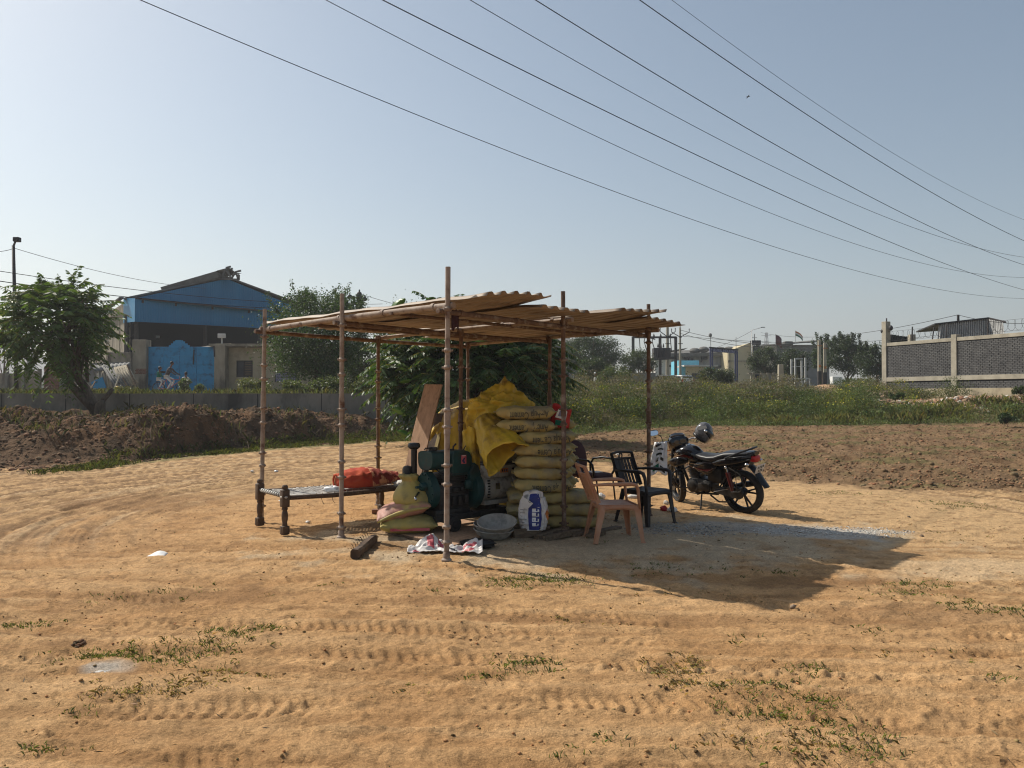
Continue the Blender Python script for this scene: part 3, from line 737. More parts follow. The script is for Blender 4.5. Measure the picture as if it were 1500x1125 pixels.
for i in range(2, 9):
    cement_sack((.42 + .02 * (i % 2), 9.37, zl(i)), .03 * (-1) ** i, ordn[i] + ' sack from the ground in the rear column of the stack, its right end showing', False, seed=60 + i)
# timber bearers under the stack
def plank(p0, p1, w, h, label, mat='wood', cat='plank', up=(0, 0, 1), name='plank', group=None):
    m = MB(); m.bar(p0, p1, w, h, w * .97, h * .95, up); o = m.build(name, MT[mat], bevel=.004); return tag(o, label, cat, group)
hz = H(.4, 8.5)
gp = 'loose timber pieces under the cement stack'
plank((-.28, 8.62, hz + .10), (.42, 8.56, hz + .115), .10, .03, 'long weathered board under the white and blue bag', group=gp)
plank((.02, 8.40, hz + .06), (.32, 8.47, hz + .085), .04, .10, 'short thick block of wood standing on edge under the white bag', group=gp)
plank((.26, 8.36, hz + .03), (.62, 8.64, hz + .085), .075, .055, 'squared timber running back beneath the stack left of the near post', group=gp)
plank((.35, 8.28, hz + .03), (.74, 8.60, hz + .06), .07, .055, 'squared timber ending at the foot of the near rusty post', group=gp)
plank((.16, 8.52, hz + .05), (.56, 8.50, hz + .055), .09, .05, 'flat dark board lying crosswise under the stack', 'wood_dark', group=gp)
plank((.84, 8.40, hz + .03), (1.02, 8.62, hz + .045), .08, .055, 'pale squared timber beside the terracotta chair leg', group=gp)
plank((.66, 8.50, hz + .03), (.92, 8.78, hz + .04), .11, .04, 'cracked flat board under the right-hand sacks', group=gp)
plank((.92, 8.70, hz + .02), (1.25, 9.02, hz + .03), .10, .035, 'thin board poking out right of the three wide sacks', group=gp)

# ================================================================== YELLOW TARPAULIN
def build_tarp():
    g = 'yellow tarpaulins over the sacks'
    T = lambda x: float(np.interp(x, [-1.45, -1.2, -.95, -.7, -.4, -.1, .12, .25], [.55, 1.12, 1.33, 1.46, 1.51, 1.52, 1.42, 1.25]))
    z0 = H(-.7, 9.4)
    def ridged(x, y, s): return 1 - abs(n1(x, y, s)) * 2.2
    def f(a, b):
        x = -1.52 + 1.68 * a
        t = T(x) + .02 * n1(x * 6, 0, 2)
        fold = .055 * ridged(x * 3.1, b * .9 + 3, 12) + .03 * n1(x * 9, b * 2.5, 13) + .030 * ridged(x * 5 + b * 3, b * 4, 14) + .014 * ridged(x * 11 - b * 5, b * 9, 15)
        if b < .62:                                   # falling front
            k = b / .62; z = z0 - .02 + (t - z0) * (1 - (1 - k) ** 1.15) ; y = 9.66 + .17 * k ** 2 - fold * (1 - .5 * k) 
            if k > .86: y += (k - .86) * 1.1
            xx = x - .13 * (1 - k) * (1 - a)
        elif b < .8:
            k = (b - .62) / .18; z = t + .03 * math.sin(k * math.pi) + fold * .5 - .02; y = 9.98 + .6 * k; xx = x
        else:
            k = (b - .8) / .2; z = t - (t - z0) * k; y = 10.58 + .15 * k + fold; xx = x
        y += .62 * (1 - a) ** 1.3
        # end falls at the left
        e = max(0, .13 - a) / .13; z = z0 + (z - z0) * (1 - .55 * e ** 1.5)
        return Vector((xx, y, z))
    m = MB(); m.sheet(f, 110, 110)
    o = m.build('tarpaulin', MT['tarp'], None, True, solid=.003); tag(o, 'creased yellow tarpaulin draped over sacks behind the green engine', 'tarpaulin', g)
    # gathered bundle heaped on top
    C = Vector((-.12, 9.30, 1.36))
    def q(a, b):
        th = a * 2 * math.pi; ph = b * math.pi; d = Vector((math.sin(ph) * math.cos(th), math.sin(ph) * math.sin(th), math.cos(ph)))
        r = 1 + .17 * (1 - abs(n1(d.x * 1.7 + 5, d.z * 1.9 + d.y, 21)) * 3) + .085 * (1 - abs(n1(d.x * 3.6 + 2, d.z * 3.0 + d.y * 3, 22)) * 3.4) + .018 * (1 - abs(n1(d.x * 9, d.z * 8 + d.y * 8, 23)) * 3)
        seam = min(a, 1 - a)
        v = Vector((d.x * .37, d.y * .27, d.z * .25)) * r
        pk = max(0, d.z) ** 11; v.z += .17 * pk; v.x += .03 * pk; v.z -= .05 * max(0, d.z) ** 3
        v.x += .10 * max(0, -d.z) * (-1)
        if d.x > .2: v.z -= .10 * d.x * max(0, 1 - d.z)
        v.z -= .20 * max(0, -d.z) * (1 + d.x * -.5)
        return C + v
    m = MB(); nn = 96; mm = 60
    vs = [q(i / nn, (j + .02) / (mm + .04)) for i in range(nn) for j in range(mm + 1)]
    fs = [(i * (mm + 1) + j, ((i + 1) % nn) * (mm + 1) + j, ((i + 1) % nn) * (mm + 1) + j + 1, i * (mm + 1) + j + 1) for i in range(nn) for j in range(mm)]
    m.add(vs, fs)
    o = m.build('tarpaulin_bundle', MT['tarp'], None, True); tag(o, 'crumpled yellow tarpaulin bundle rising to a peak on the sack stack', 'tarpaulin', g)
    # folded-back sleeve with an open mouth
    p0 = P(706, 612, 9.0); p1 = P(742, 668, 8.62); ax = (p1 - p0); ln = ax.length; ax.normalize()
    sd = ax.cross(Vector((0, 1, 0))).normalized(); dn = ax.cross(sd)
    def s(a, b):
        th = a * 2 * math.pi; k = b
        r = .09 + .17 * k ** .7
        c = p0 + ax * ln * k
        fold = 1 + .05 * (1 - abs(n1(th * 1.2, k * 4, 35)) * 3) + .10 * (1 - abs(n1(math.cos(th) * 1.8 + 3, math.sin(th) * 1.8 + k * .5, 31)) * 3) + .05 * n1(math.cos(th) * 4, math.sin(th) * 4 + k * 3, 33)
        v = sd * math.cos(th) * r * 1.02 + dn * math.sin(th) * r * .62
        rim = .07 * k * math.sin(th * 2 + 1)
        return c + v * fold + ax * rim
    m = MB(); nn = 64; mm = 26
    vs = [s(i / nn, j / mm) for i in range(nn) for j in range(mm + 1)]
    fs = [(i * (mm + 1) + j, ((i + 1) % nn) * (mm + 1) + j, ((i + 1) % nn) * (mm + 1) + j + 1, i * (mm + 1) + j + 1) for i in range(nn) for j in range(mm)]
    m.add(vs, fs); o = m.build('tarpaulin_sleeve', MT['tarp'], None, True, solid=.004); tag(o, 'yellow tarpaulin roll hanging with its open dark mouth towards the right', 'tarpaulin', g)
    # a smaller torn flap hanging left of it
    p0b = P(690, 632, 9.05); 
    def fl(a, b):
        x = -.10 + .2 * a; z = -.44 * b
        return p0b + Vector((x * (1 - .35 * b) + .05 * b, -.10 - .07 * math.sin(a * 3.1) + .035 * n1(a * 4, b * 3, 41), z + .06 * math.sin(a * 3.14) + .02 * n1(a * 6, b * 6, 42)))
    m = MB(); m.sheet(fl, 26, 34); o = m.build('tarpaulin_flap', MT['tarp'], None, True, solid=.003); tag(o, 'torn yellow tarpaulin flap between the rusty post and the open roll', 'tarpaulin', g)
build_tarp()

# leaning board and the boards behind it
def lean_board(pb, pt, w, t, label, mat, name='leaning_board'):
    pb = Vector(pb); pt = Vector(pt); d = (pt - pb).normalized(); side = Vector((1, -.72, 0)); side = (side - d * side.dot(d)).normalized(); nrm = side.cross(d)
    m = MB(); n = 10; vs = []; fs = []
    for i in range(n + 1):
        k = i / n; c = pb.lerp(pt, k) + nrm * .025 * math.sin(k * math.pi)
        for a, b in ((-w / 2, -t / 2), (w / 2, -t / 2), (w / 2, t / 2), (-w / 2, t / 2)): vs.append(c + side * a + nrm * b)
    for i in range(n):
        for k in range(4): fs.append((i * 4 + k, i * 4 + (k + 1) % 4, (i + 1) * 4 + (k + 1) % 4, (i + 1) * 4 + k))
    fs += [(3, 2, 1, 0), tuple(n * 4 + k for k in range(4))]
    m.add(vs, fs); o = m.build(name, MT[mat]); tag(o, label, 'board', 'boards leaning by the tarpaulin'); return o
lean_board((-1.36, 9.75, H(-1.2, 8.8)), (-1.03, 10.12, 1.70), .30, .018, 'tall bare plywood board leaning beside the yellow tarpaulin', 'ply')
lean_board((-1.22, 9.92, H(-1.1, 9)), (-.97, 10.2, 1.32), .17, .016, 'dark-edged board half hidden behind the tall plywood', 'wood_dark')
lean_board((-1.15, 9.86, H(-1.1, 9)), (-.88, 10.14, 1.30), .05, .03, 'narrow pale batten leaning behind the tall plywood', 'sack')
plank((-1.13, 8.60, .02), (-.98, 8.85, .70), .05, .04, 'charred stick leaning behind the engine exhaust', 'wood_dark', 'stick', (0, 1, 0), 'stick')
plank((-1.02, 8.58, .02), (-1.04, 8.95, .62), .045, .035, 'brown stick leaning between the engine and the plywood', 'wood', 'stick', (0, 1, 0), 'stick')

# plywood sheet flat on the ground under the generator
def ground_board():
    m = MB(); c = [G(566, 783), G(664, 806), G(738, 779), G(640, 758)]
    zb = max(H(*q) for q in c) + .012
    m.prism([(p[0], p[1]) for p in c], zb, zb + .02, 'xy'); o = m.build('ground_board', MT['ply'], bevel=.003)
    m = MB(); a = Vector((*c[0], zb + .0)); b = Vector((*c[1], zb)); d = Vector((.0, -.012, -.006)); m.bar(a + d, b + d, .012, .035); e = m.build('edge_strip', MT['wood_dark'], o)
    tag(o, 'flat plywood board on the ground carrying engine and lime sacks', 'board'); return zb + .02
ZB = ground_board()

# ================================================================== GENERATOR SET
def build_generator():
    ang = math.atan2(.69, .72)
    g = empty('diesel_generator', (-.95, 8.56, ZB - .005), ang, 'old teal diesel engine with grey alternator on a wheeled skid', 'generator')
    # chassis
    m = MB()
    for y in (-.19, .19): m.bar((-.02, y, .155), (1.26, y, .155), .045, .07)
    for x in (.02, .35, .72, 1.22): m.bar((x, -.19, .14), (x, .19, .14), .05, .04)
    m.bar((1.2, 0, .15), (1.42, 0, .13), .03, .03)
    m.build('chassis', MT['grease'], g, bevel=.004)
    for x in (.20, 1.08):
        for y in (-.245, .245):
            m = MB(); m.lathe([(.03, -.026), (.055, -.03), (.062, -.022), (.082, -.024), (.088, -.014), (.088, .014), (.082, .024), (.062, .022), (.055, .03), (.03, .026)], 24, 'y', (x, y, .088))
            w = m.build('wheel', MT['rubber'], g, True, auto=45)
            m = MB(); m.lathe([(.001, -.028), (.03, -.028), (.056, -.016), (.056, .016), (.03, .028), (.001, .028)], 16, 'y', (x, y, .088)); m.build('hub', MT['grease'], w, True, auto=40)
    m = MB()
    for x in (.20, 1.08): m.tube([(x, -.25, .088), (x, .25, .088)], .012)
    m.build('axle', MT['grease'], g)
    # engine block, stepped and ribbed
    m = MB(); m.rbox((.30, 0, .34), (.44, .26, .34), .03); m.rbox((.27, 0, .20), (.50, .30, .08), .02)
    m.rbox((.30, -.02, .56), (.34, .20, .16), .02)
    for k in range(6): m.rbox((.30, -.015, .515 + .022 * k), (.36, .24, .008), .003)
    for k in range(4): m.rbox((.18 + .09 * k, -.145, .33), (.05, .05, .10), .008)
    for k in range(3): m.rbox((.20 + .1 * k, -.15, .45), (.07, .04, .05), .01)
    m.build('engine_block', MT['grease'], g, True, auto=35)
    # front timing cover: pear shape with bolts and starter boss
    m = MB(); pts = []
    for k in range(28):
        a = 2 * math.pi * k / 28; r = .175 if math.sin(a) < 0 else .175 - .05 * math.sin(a) ** 2
        pts.append((r * math.cos(a), .42 + (r if math.sin(a) < 0 else .24) * math.sin(a)))
    m.prism(pts, -.035, .06, 'yz'); 
    for k in range(0, 28, 2): m.lathe([(.001, -.052), (.011, -.05), (.011, -.03)], 8, 'x', (0, pts[k][0] * .9, .42 + (pts[k][1] - .42) * .9))
    m.lathe([(.001, -.10), (.035, -.10), (.045, -.085), (.05, -.03)], 18, 'x', (0, -.02, .50)); m.lathe([(.001, -.075), (.07, -.075), (.085, -.055), (.09, -.03)], 22, 'x', (0, .03, .36))
    m.lathe([(.001, -.16), (.014, -.16), (.016, -.08)], 12, 'x', (0, -.02, .50))
    m.build('timing_cover', MT['teal'], g, True, auto=35)
    m = MB(); m.tube([(-.12, -.02, .44), (-.20, -.06, .40), (-.22, -.1, .38)], .014); m.build('crank_handle', MT['chrome'], g, True)
    # fuel tank (rounded, hung at the front) 
    m = MB(); pr = []
    for k in range(24):
        a = 2 * math.pi * k / 24; ca, sa = math.cos(a), math.sin(a)
        pr.append((.135 * math.copysign(abs(ca) ** .7, ca), .80 + (.125 if sa < 0 else .09) * math.copysign(abs(sa) ** (.75 if sa < 0 else .3), sa)))
    m.prism(pr, -.02, .20, 'yz'); o = m.build('fuel_tank', MT['teal'], g, True, auto=35, bevel=.008)
    m = MB(); m.lathe([(.001, .93), (.045, .93), (.048, .915), (.048, .892), (.03, .885)], 16, c=(.09, 0, 0)); m.build('filler_cap', MT['grease'], o, True, auto=40)
    m = MB(); m.tube([(.06, -.1, .69), (.12, -.14, .62), (.2, -.14, .58)], .008); m.build('fuel_line', MT['black_plastic'], g, True); m = MB(); m.tube([(.02, .06, .9), (-.0, .02, .92), (.05, -.05, .92)], .008); m.build('fuel_line', MT['black_plastic'], g, True)
    # air filter with mushroom top, silencer
    m = MB(); m.lathe([(.001, .58), (.032, .58), (.034, .60), (.034, .90), (.05, .905), (.05, .915)], 18, c=(-.03, .19, 0)); m.lathe([(.001, .905), (.045, .905), (.068, .925), (.07, .95), (.058, .972), (.001, .978)], 20, c=(-.03, .19, 0))
    m.build('air_filter', MT['black_plastic'], g, True, auto=40)
    m = MB(); m.lathe([(.001, .50), (.045, .50), (.055, .53), (.055, .68), (.04, .71), (.001, .72)], 18, c=(-.08, .25, 0)); m.build('silencer', MT['grease'], g, True, auto=40)
    # cylinder-head cowl (teal rounded box with red label)
    m = MB(); pr = [(.27, .60), (.27, .86), (.30, .885), (.45, .885), (.52, .865), (.56, .81), (.57, .60)]
    m.prism(pr, -.13, .13, 'xz'); o = m.build('cowl', MT['teal'], g, True, auto=25, bevel=.015)
    m = MB(); m.box((.43, -.1325, .78), (.075, .002, .10)); lb = m.build('label', MT['fertred'], o)
    m = MB(); m.prism([(.40, .765), (.43, .80), (.455, .80), (.435, .77), (.45, .74), (.43, .735)], -.1345, -.1336, 'xz'); m.build('emblem', MT['navy'], o)
    m = MB(); m.box((.43, -.1345, .822), (.05, .001, .008)); m.build('print', MT['offwhite'], o)
    m = MB(); m.tube([(.40, .02, .88), (.40, .02, .92), (.44, .02, .95)], .01); m.tube([(.50, -.03, .87), (.55, -.03, .93)], .006); m.lathe([(.001, .90), (.03, .90), (.03, .88)], 12, c=(.33, -.03, 0)); m.build('valve_fittings', MT['grease'], g, True, auto=40)
    # flywheel and fan housing
    m = MB(); m.lathe([(.001, .56), (.18, .56), (.225, .575), (.235, .60), (.235, .655), (.21, .67), (.12, .675), (.001, .675)], 32, 'x', (0, 0, .42)); 
    m.build('flywheel_housing', MT['teal'], g, True, auto=35)
    m = MB(); m.prism([(.52, .42), (.50, .62), (.56, .74), (.62, .70), (.66, .60), (.66, .42)], -.17, -.02, 'xz'); m.rbox((.46, -.185, .50), (.10, .05, .10), .01); m.build('air_duct', MT['teal'], g, True, auto=25, bevel=.008)
    m = MB(); m.lathe([(.001, .675), (.07, .675), (.09, .70), (.09, .73), (.13, .74), (.13, .76)], 20, 'x', (0, 0, .42)); m.build('coupling', MT['gen_grey'], g, True, auto=35)
    # alternator
    m = MB(); m.lathe([(.05, .74), (.15, .745), (.165, .77), (.165, .81), (.155, .82), (.155, 1.20), (.165, 1.205), (.165, 1.24), (.13, 1.26), (.001, 1.26)], 28, 'x', (0, 0, .42))
    m.rbox((.98, 0, .245), (.40, .20, .05), .01)
    a = m.build('alternator', MT['gen_grey'], g, True, auto=35)
    m = MB()
    for k in range(7): m.box((.79, -.157 - .003, .32 + .032 * k), (.03, .02, .016))
    m.build('vent_slot', MT['dark'], a)
    m = MB(); m.box((.93, -.163, .44), (.07, .006, .07)); m.build('nameplate', MT['chrome'], a)
    m = MB(); m.rbox((1.0, -.02, .615), (.44, .30, .14), .012); b = m.build('terminal_box', MT['gen_grey'], a, True, auto=35)
    m = MB(); m.rbox((1.0, -.02, .698), (.45, .31, .028), .006); m.build('lid', MT['black_plastic'], b, True, auto=35)
    m = MB(); m.rbox((1.02, -.174, .62), (.13, .008, .05), .003); m.build('socket_panel', MT['orange'], b)
    m = MB()
    for k in range(3): m.box((.985 + .035 * k, -.180, .62), (.016, .008, .028))
    m.lathe([(.001, -.185), (.014, -.185), (.016, -.17)], 10, 'y', (1.16, 0, .63)); m.lathe([(.001, -.18), (.02, -.18), (.02, -.17)], 12, 'y', (.84, 0, .62)); m.build('switch', MT['black_plastic'], b)
    m = MB(); pts = [(.95 + .035 * math.cos(t), -.02, .755 + .035 * math.sin(t)) for t in np.linspace(-.6, 3.8, 14)]; m.tube(pts, .008, 6); m.build('lifting_eye', MT['grease'], a, True)
    m = MB(); m.tube([(1.25, -.12, .40), (1.34, -.17, .42), (1.37, -.17, .36)], .012); m.build('cable', MT['gen_grey'], g, True)
    return g
build_generator()

# ================================================================== PANS
def pan(loc, rot, label, r=.215):
    m = MB(); m.lathe([(.001, .012), (r * .45, .014), (r * .72, .04), (r * .9, .085), (r * .97, .112), (r, .118), (r, .108), (r * .95, .10), (r * .88, .07), (r * .7, .026), (r * .45, .0), (.001, 0)], 40)
    o = m.build('mortar_pan', MT['pan'], None, True, auto=50); o.location = loc; o.rotation_euler = rot
    m = MB(); m.tube([(r * 1.0 * math.cos(t), r * 1.0 * math.sin(t), .114) for t in np.linspace(0, 2 * math.pi, 41)], .0065, 6); m.build('rolled_rim', MT['pan'], o, True)
    return tag(o, label, 'pan', 'shallow mortar pans by the generator')
hb = H(-.2, 8.35)
pan((-.20, 8.36, hb + .005), (.06, .03, 0), 'lowest grey mortar pan, tilted under the other two')
pan((-.215, 8.39, hb + .045), (.10, .10, 0), 'middle grey mortar pan with its left rim raised', .212)
pan((-.16, 8.33, hb + .095), (.26, -.02, 0), 'top grey mortar pan, open dish facing the camera', .21)

# ================================================================== LIME SACKS LEFT OF THE ENGINE
def soft_sack(name, L, W, Hh, mat, seed, fn=None, ear=.05, nu=36, na=30):
    m = MB(); vs = []; 
    for i in range(nu + 1):
        u = math.sin((i / nu * 2 - 1) * math.pi / 2)
        for k in range(na):
            a = 2 * math.pi * k / na; ca, sa = math.cos(a), math.sin(a)
            pin = max(0, 1 - abs(u) ** 3.2) ** .6
            w = W * (1 - .12 * (1 - abs(u)) * 0 + ear * abs(u) ** 6); y = w * math.copysign(abs(ca) ** .8, ca)
            edge = abs(y / w) ** 4
            z = (Hh * pin * (1 - .35 * edge) + .004) * math.copysign(abs(sa) ** .75, sa)
            p = Vector((u * L, y, z)); d = .014 * n1(u * 2.5 + seed, a + seed, 5) + .007 * n1(u * 7 + seed, a * 3, 6)
            # gathers radiating from the seams
            d += .006 * math.sin(y * 90 + seed) * abs(u) ** 5
            p.z += d; p.y += d * ca
            if fn: p = fn(p)
            vs.append(p)
    fs = [(i * na + k, i * na + (k + 1) % na, (i + 1) * na + (k + 1) % na, (i + 1) * na + k) for i in range(nu) for k in range(na)] + [tuple(range(na - 1, -1, -1)), tuple(nu * na + k for k in range(na))]
    m.add(vs, fs); return m.build(name, MT[mat], None, True)
gs = 'woven sacks beside the teal engine'
o = soft_sack('woven_sack', .31, .22, .095, 'sack_lime', 1, lambda p: Vector((p.x, p.y, p.z + .02 * p.x)))
o.location = (-1.14, 8.52, ZB + .088); o.rotation_euler = (0, 0, .15); tag(o, 'bottom lime sack with a red printed band lying on the flat board', 'sack', gs)
m = MB(); m.sheet(lambda a, b: Vector((-.2 + .42 * a, -.222 + .01 * math.sin(a * 5), -.045 + .03 * b)), 12, 2); m.build('printed_band', MT['fertred'], o, solid=.002)
o = soft_sack('woven_sack', .30, .21, .085, 'sack_pink', 5, lambda p: Vector((p.x, p.y, p.z - .05 * p.x * 0 + .35 * min(0, p.x) * 0)))
o.location = (-1.20, 8.56, ZB + .245); o.rotation_euler = (.12, -.26, .12); tag(o, 'pink and yellow woven sack lying slanted between the other two', 'sack', gs)
m = MB(); m.tube([(-.30 + .57 * t, -.215 + .015 * math.sin(t * 3), -.012 + .03 * math.sin(t * 3) ) for t in np.linspace(0, 1, 14)], [.012 + .012 * math.sin(math.pi * min(1, t * 1.1)) for t in np.linspace(0, 1, 14)], 8); m.build('yellow_hem', MT['sack_lime'], o, True)
# upright sack with gathered neck
m = MB(); nn = 40; prof = [(.20, -.01), (.225, .02), (.22, .07), (.19, .13), (.15, .18), (.10, .225), (.075, .25), (.085, .27), (.11, .30), (.10, .325), (.06, .33), (.02, .30)]
vs = []
for i, (r, z) in enumerate(prof):
    for k in range(nn):
        a = 2 * math.pi * k / nn; g_ = 1 + .08 * math.sin(a * 9 + i) * (i / len(prof)) + .07 * n1(math.cos(a) * 2 + 3, z * 9 + math.sin(a) * 2, 8)
        tilt = z * -.28; rr = r * g_
        vs.append((rr * math.cos(a) * 1.1 + tilt, rr * math.sin(a) * .9, z))
fs = [(i * nn + k, i * nn + (k + 1) % nn, (i + 1) * nn + (k + 1) % nn, (i + 1) * nn + k) for i in range(len(prof) - 1) for k in range(nn)]
m.add(vs, fs); o = m.build('woven_sack', MT['sack_lime'], None, True, solid=.003, sub=1); o.location = (-1.07, 8.62, ZB + .30); o.rotation_euler = (0, 0, .2)
tag(o, 'lime yellow sack on top with its neck gathered in folds', 'sack', gs)
m = MB(); m.tube([(-.07 + .078 * math.cos(t), .07 * math.sin(t), .25) for t in np.linspace(0, 6.28, 20)], .006, 6); m.build('tie', MT['fertred'], o, True)

# ================================================================== WHITE AND BLUE BAG
def putty_bag():
    W, T, Hh = .138, .09, .43
    def f(a, b):
        th = a * 2 * math.pi; z = b * Hh
        w = W * (.86 + .28 * math.sin(math.pi * min(1, b * 1.15 + .05)) ** .8) * (1 if b < .8 else 1 - (b - .8) * 1.1); t = T * (1 - max(0, b - .45) ** 1.3 * 1.7)
        c, s = math.cos(th), math.sin(th)
        x = w * math.copysign(abs(c) ** .6, c); y = t * math.copysign(abs(s) ** .6, s)
        cr = .012 * (1 - abs(n1(a * 14, b * 6, 71)) * 3) + .007 * n1(a * 30, b * 14, 72)
        z2 = z - (.06 * abs(x / W) ** 2 if b > .85 else 0) + (.02 * n1(a * 9, 2, 73) if b > .9 else 0)
        return Vector((x + cr * c, y + cr * s, z2))
    m = MB(); nn = 72; mm = 36
    vs = [f(i / nn, j / mm) for i in range(nn) for j in range(mm + 1)]
    fs = [(i * (mm + 1) + j, ((i + 1) % nn) * (mm + 1) + j, ((i + 1) % nn) * (mm + 1) + j + 1, i * (mm + 1) + j + 1) for i in range(nn) for j in range(mm)]
    m.add(vs, fs); o = m.build('paper_bag', MT['fert'], None, True)
    o.location = (.235, 8.50, hz + .10); o.rotation_euler = (.04, 0, -.05)
    tag(o, 'crumpled white bag with a dark blue stripe standing before the stack', 'bag')
    def patch(a0, a1, b0, b1, mat, name, off=.004):
        mm_ = MB()
        def q(s, t):
            p = f(a0 + (a1 - a0) * s, b0 + (b1 - b0) * t); n_ = Vector((p.x * .3, p.y, 0)).normalized(); return p + n_ * off
        mm_.sheet(q, 12, 20); mm_.build(name, MT[mat], o, True)
    patch(.725, .815, .02, .93, 'blue_print', 'blue_stripe'); patch(.60, .70, .80, .93, 'gen_grey', 'grey_print')
    patch(.91, .97, .25, .55, 'orange', 'orange_print')
    for k, (b0, b1) in enumerate(((.12, .2), (.23, .33), (.36, .46), (.48, .56))): 
        patch(.748, .760, b0, b1, 'white', 'print', .007); patch(.772, .784, b0, b1 - .02, 'white', 'print', .007); patch(.748, .784, b0, b0 + .016, 'white', 'print', .0075)
    m = MB(); m.prism([(-.13, .27), (-.06, .24), (.0, .30), (-.05, .34), (-.12, .38)], -.108, -.118, 'xz'); m.build('folded_flap', MT['fert'], o)
    m = MB(); m.lathe([(.010, -.122), (.014, -.122), (.014, -.118)], 12, 'y', (-.035, 0, .325)); m.build('grommet', MT['ink'], o)
    for k in range(6):
        patch(.60, .60 + .05 + .03 * (k % 3), .12 + .08 * k, .13 + .08 * k, 'ink', 'print_line')
putty_bag()
# red bag behind the stack
m = MB(); W, Hh = .115, .27
m.sheet(lambda a, b: Vector((-W + 2 * W * a + .015 * n1(b * 3, 1, 3), -.05 * math.sin(a * math.pi) * (1 - b * .7) + .01 * n1(a * 6, b * 6, 5), Hh * b + .02 * math.sin(a * 7) * b - .05 * a * b)), 14, 14)
o = m.build('printed_bag', MT['red'], None, True, solid=.01); o.location = (.56, 9.13, 1.18); o.rotation_euler = (.1, .12, .1)
tag(o, 'small red printed bag propped behind the top of the stack', 'bag')
m = MB(); m.prism([(-.075, .12), (.055, .10), (.06, .20), (.01, .235), (-.05, .215)], -.066, -.062, 'xz'); m.build('white_panel', MT['white'], o)
m = MB(); m.prism([(-.045, .14), (.04, .13), (.045, .20), (.0, .215), (-.03, .20)], -.070, -.067, 'xz'); m.build('blue_picture', MT['signboard'], o)
m = MB(); m.box((-.03, -.066, .06), (.07, .004, .06)); m.build('green_panel', MT['green_shirt'], o)

# ================================================================== FERTILISER BAG ON THE GROUND
def flat_bag():
    c = Vector((-.66, 7.62, 0)); zz = H(c.x, c.y)
    def f(a, b):
        x = -.37 + .74 * a; y = -.13 + .28 * b + .03 * math.sin(a * 4)
        r = .035 * (1 - abs(n1(a * 5 + 1, b * 2.2, 81)) * 3) + .02 * (1 - abs(n1(a * 9, b * 6, 82)) * 3)
        lf = .12 * math.exp(-((a - .30) / .13) ** 2) * (b ** 1.2) + .11 * max(0, a - .72) * 3 * b ** 1.5 * (1 if a < .93 else .6)
        return Vector((x, y, max(.008, .02 + r * (.35 + b * .5) + lf)))
    m = MB(); m.sheet(f, 70, 34); o = m.build('plastic_bag_sheet', MT['fert'], None, True, solid=.002); o.location = (c.x, c.y, zz); o.rotation_euler = (0, 0, .05)
    tag(o, 'empty white woven bag with red print crumpled by the front post', 'bag')
    def patch(a0, a1, b0, b1, mat, nm='red_print', sk=0):
        mm = MB(); mm.sheet(lambda s, t: f(a0 + (a1 - a0) * s + sk * t, b0 + (b1 - b0) * t) + Vector((0, -.002, .004)), 14, 12); mm.build(nm, MT[mat], o, True)
    patch(.74, .92, .55, .85, 'fertred'); patch(.70, .86, .18, .34, 'fertred', sk=.03); patch(.27, .36, .3, .9, 'fertred', sk=-.03); patch(.40, .47, .35, .9, 'fertred'); patch(.08, .2, .02, .12, 'fertred')
    for k in range(5): patch(.52 + .03 * k, .54 + .03 * k, .3, .42, 'ink', 'print')
flat_bag()
def crumple(name, c, r, mat, label, cat, seed, flat=.5, parent=None, n=26, k=12):
    m = MB(); vs = []
    for i in range(n):
        for j in range(k + 1):
            th = 2 * math.pi * i / n; ph = math.pi * (j + .1) / (k + .2); d = Vector((math.sin(ph) * math.cos(th), math.sin(ph) * math.sin(th), math.cos(ph)))
            q = 1 + .35 * (1 - abs(n1(d.x * 2.5 + seed, d.y * 2.5 + d.z * 2 + seed, 4)) * 3) + .2 * n1(d.x * 6 + seed, d.z * 6 + d.y * 5, 5)
            vs.append(Vector((d.x * r[0] * q, d.y * r[1] * q, max(-r[2] * .9, d.z * r[2] * q))))
    fs = [(i * (k + 1) + j, ((i + 1) % n) * (k + 1) + j, ((i + 1) % n) * (k + 1) + j + 1, i * (k + 1) + j + 1) for i in range(n) for j in range(k)]
    m.add(vs, fs); o = m.build(name, MT[mat], parent, True); o.location = (c[0], c[1], c[2] + r[2] * .85)
    return tag(o, label, cat)
crumple('plastic_bag', (-.36, 7.92, H(-.36, 7.92)), (.17, .09, .045), 'black_plastic', 'crumpled black polythene beside the empty white bag', 'bag', 3)
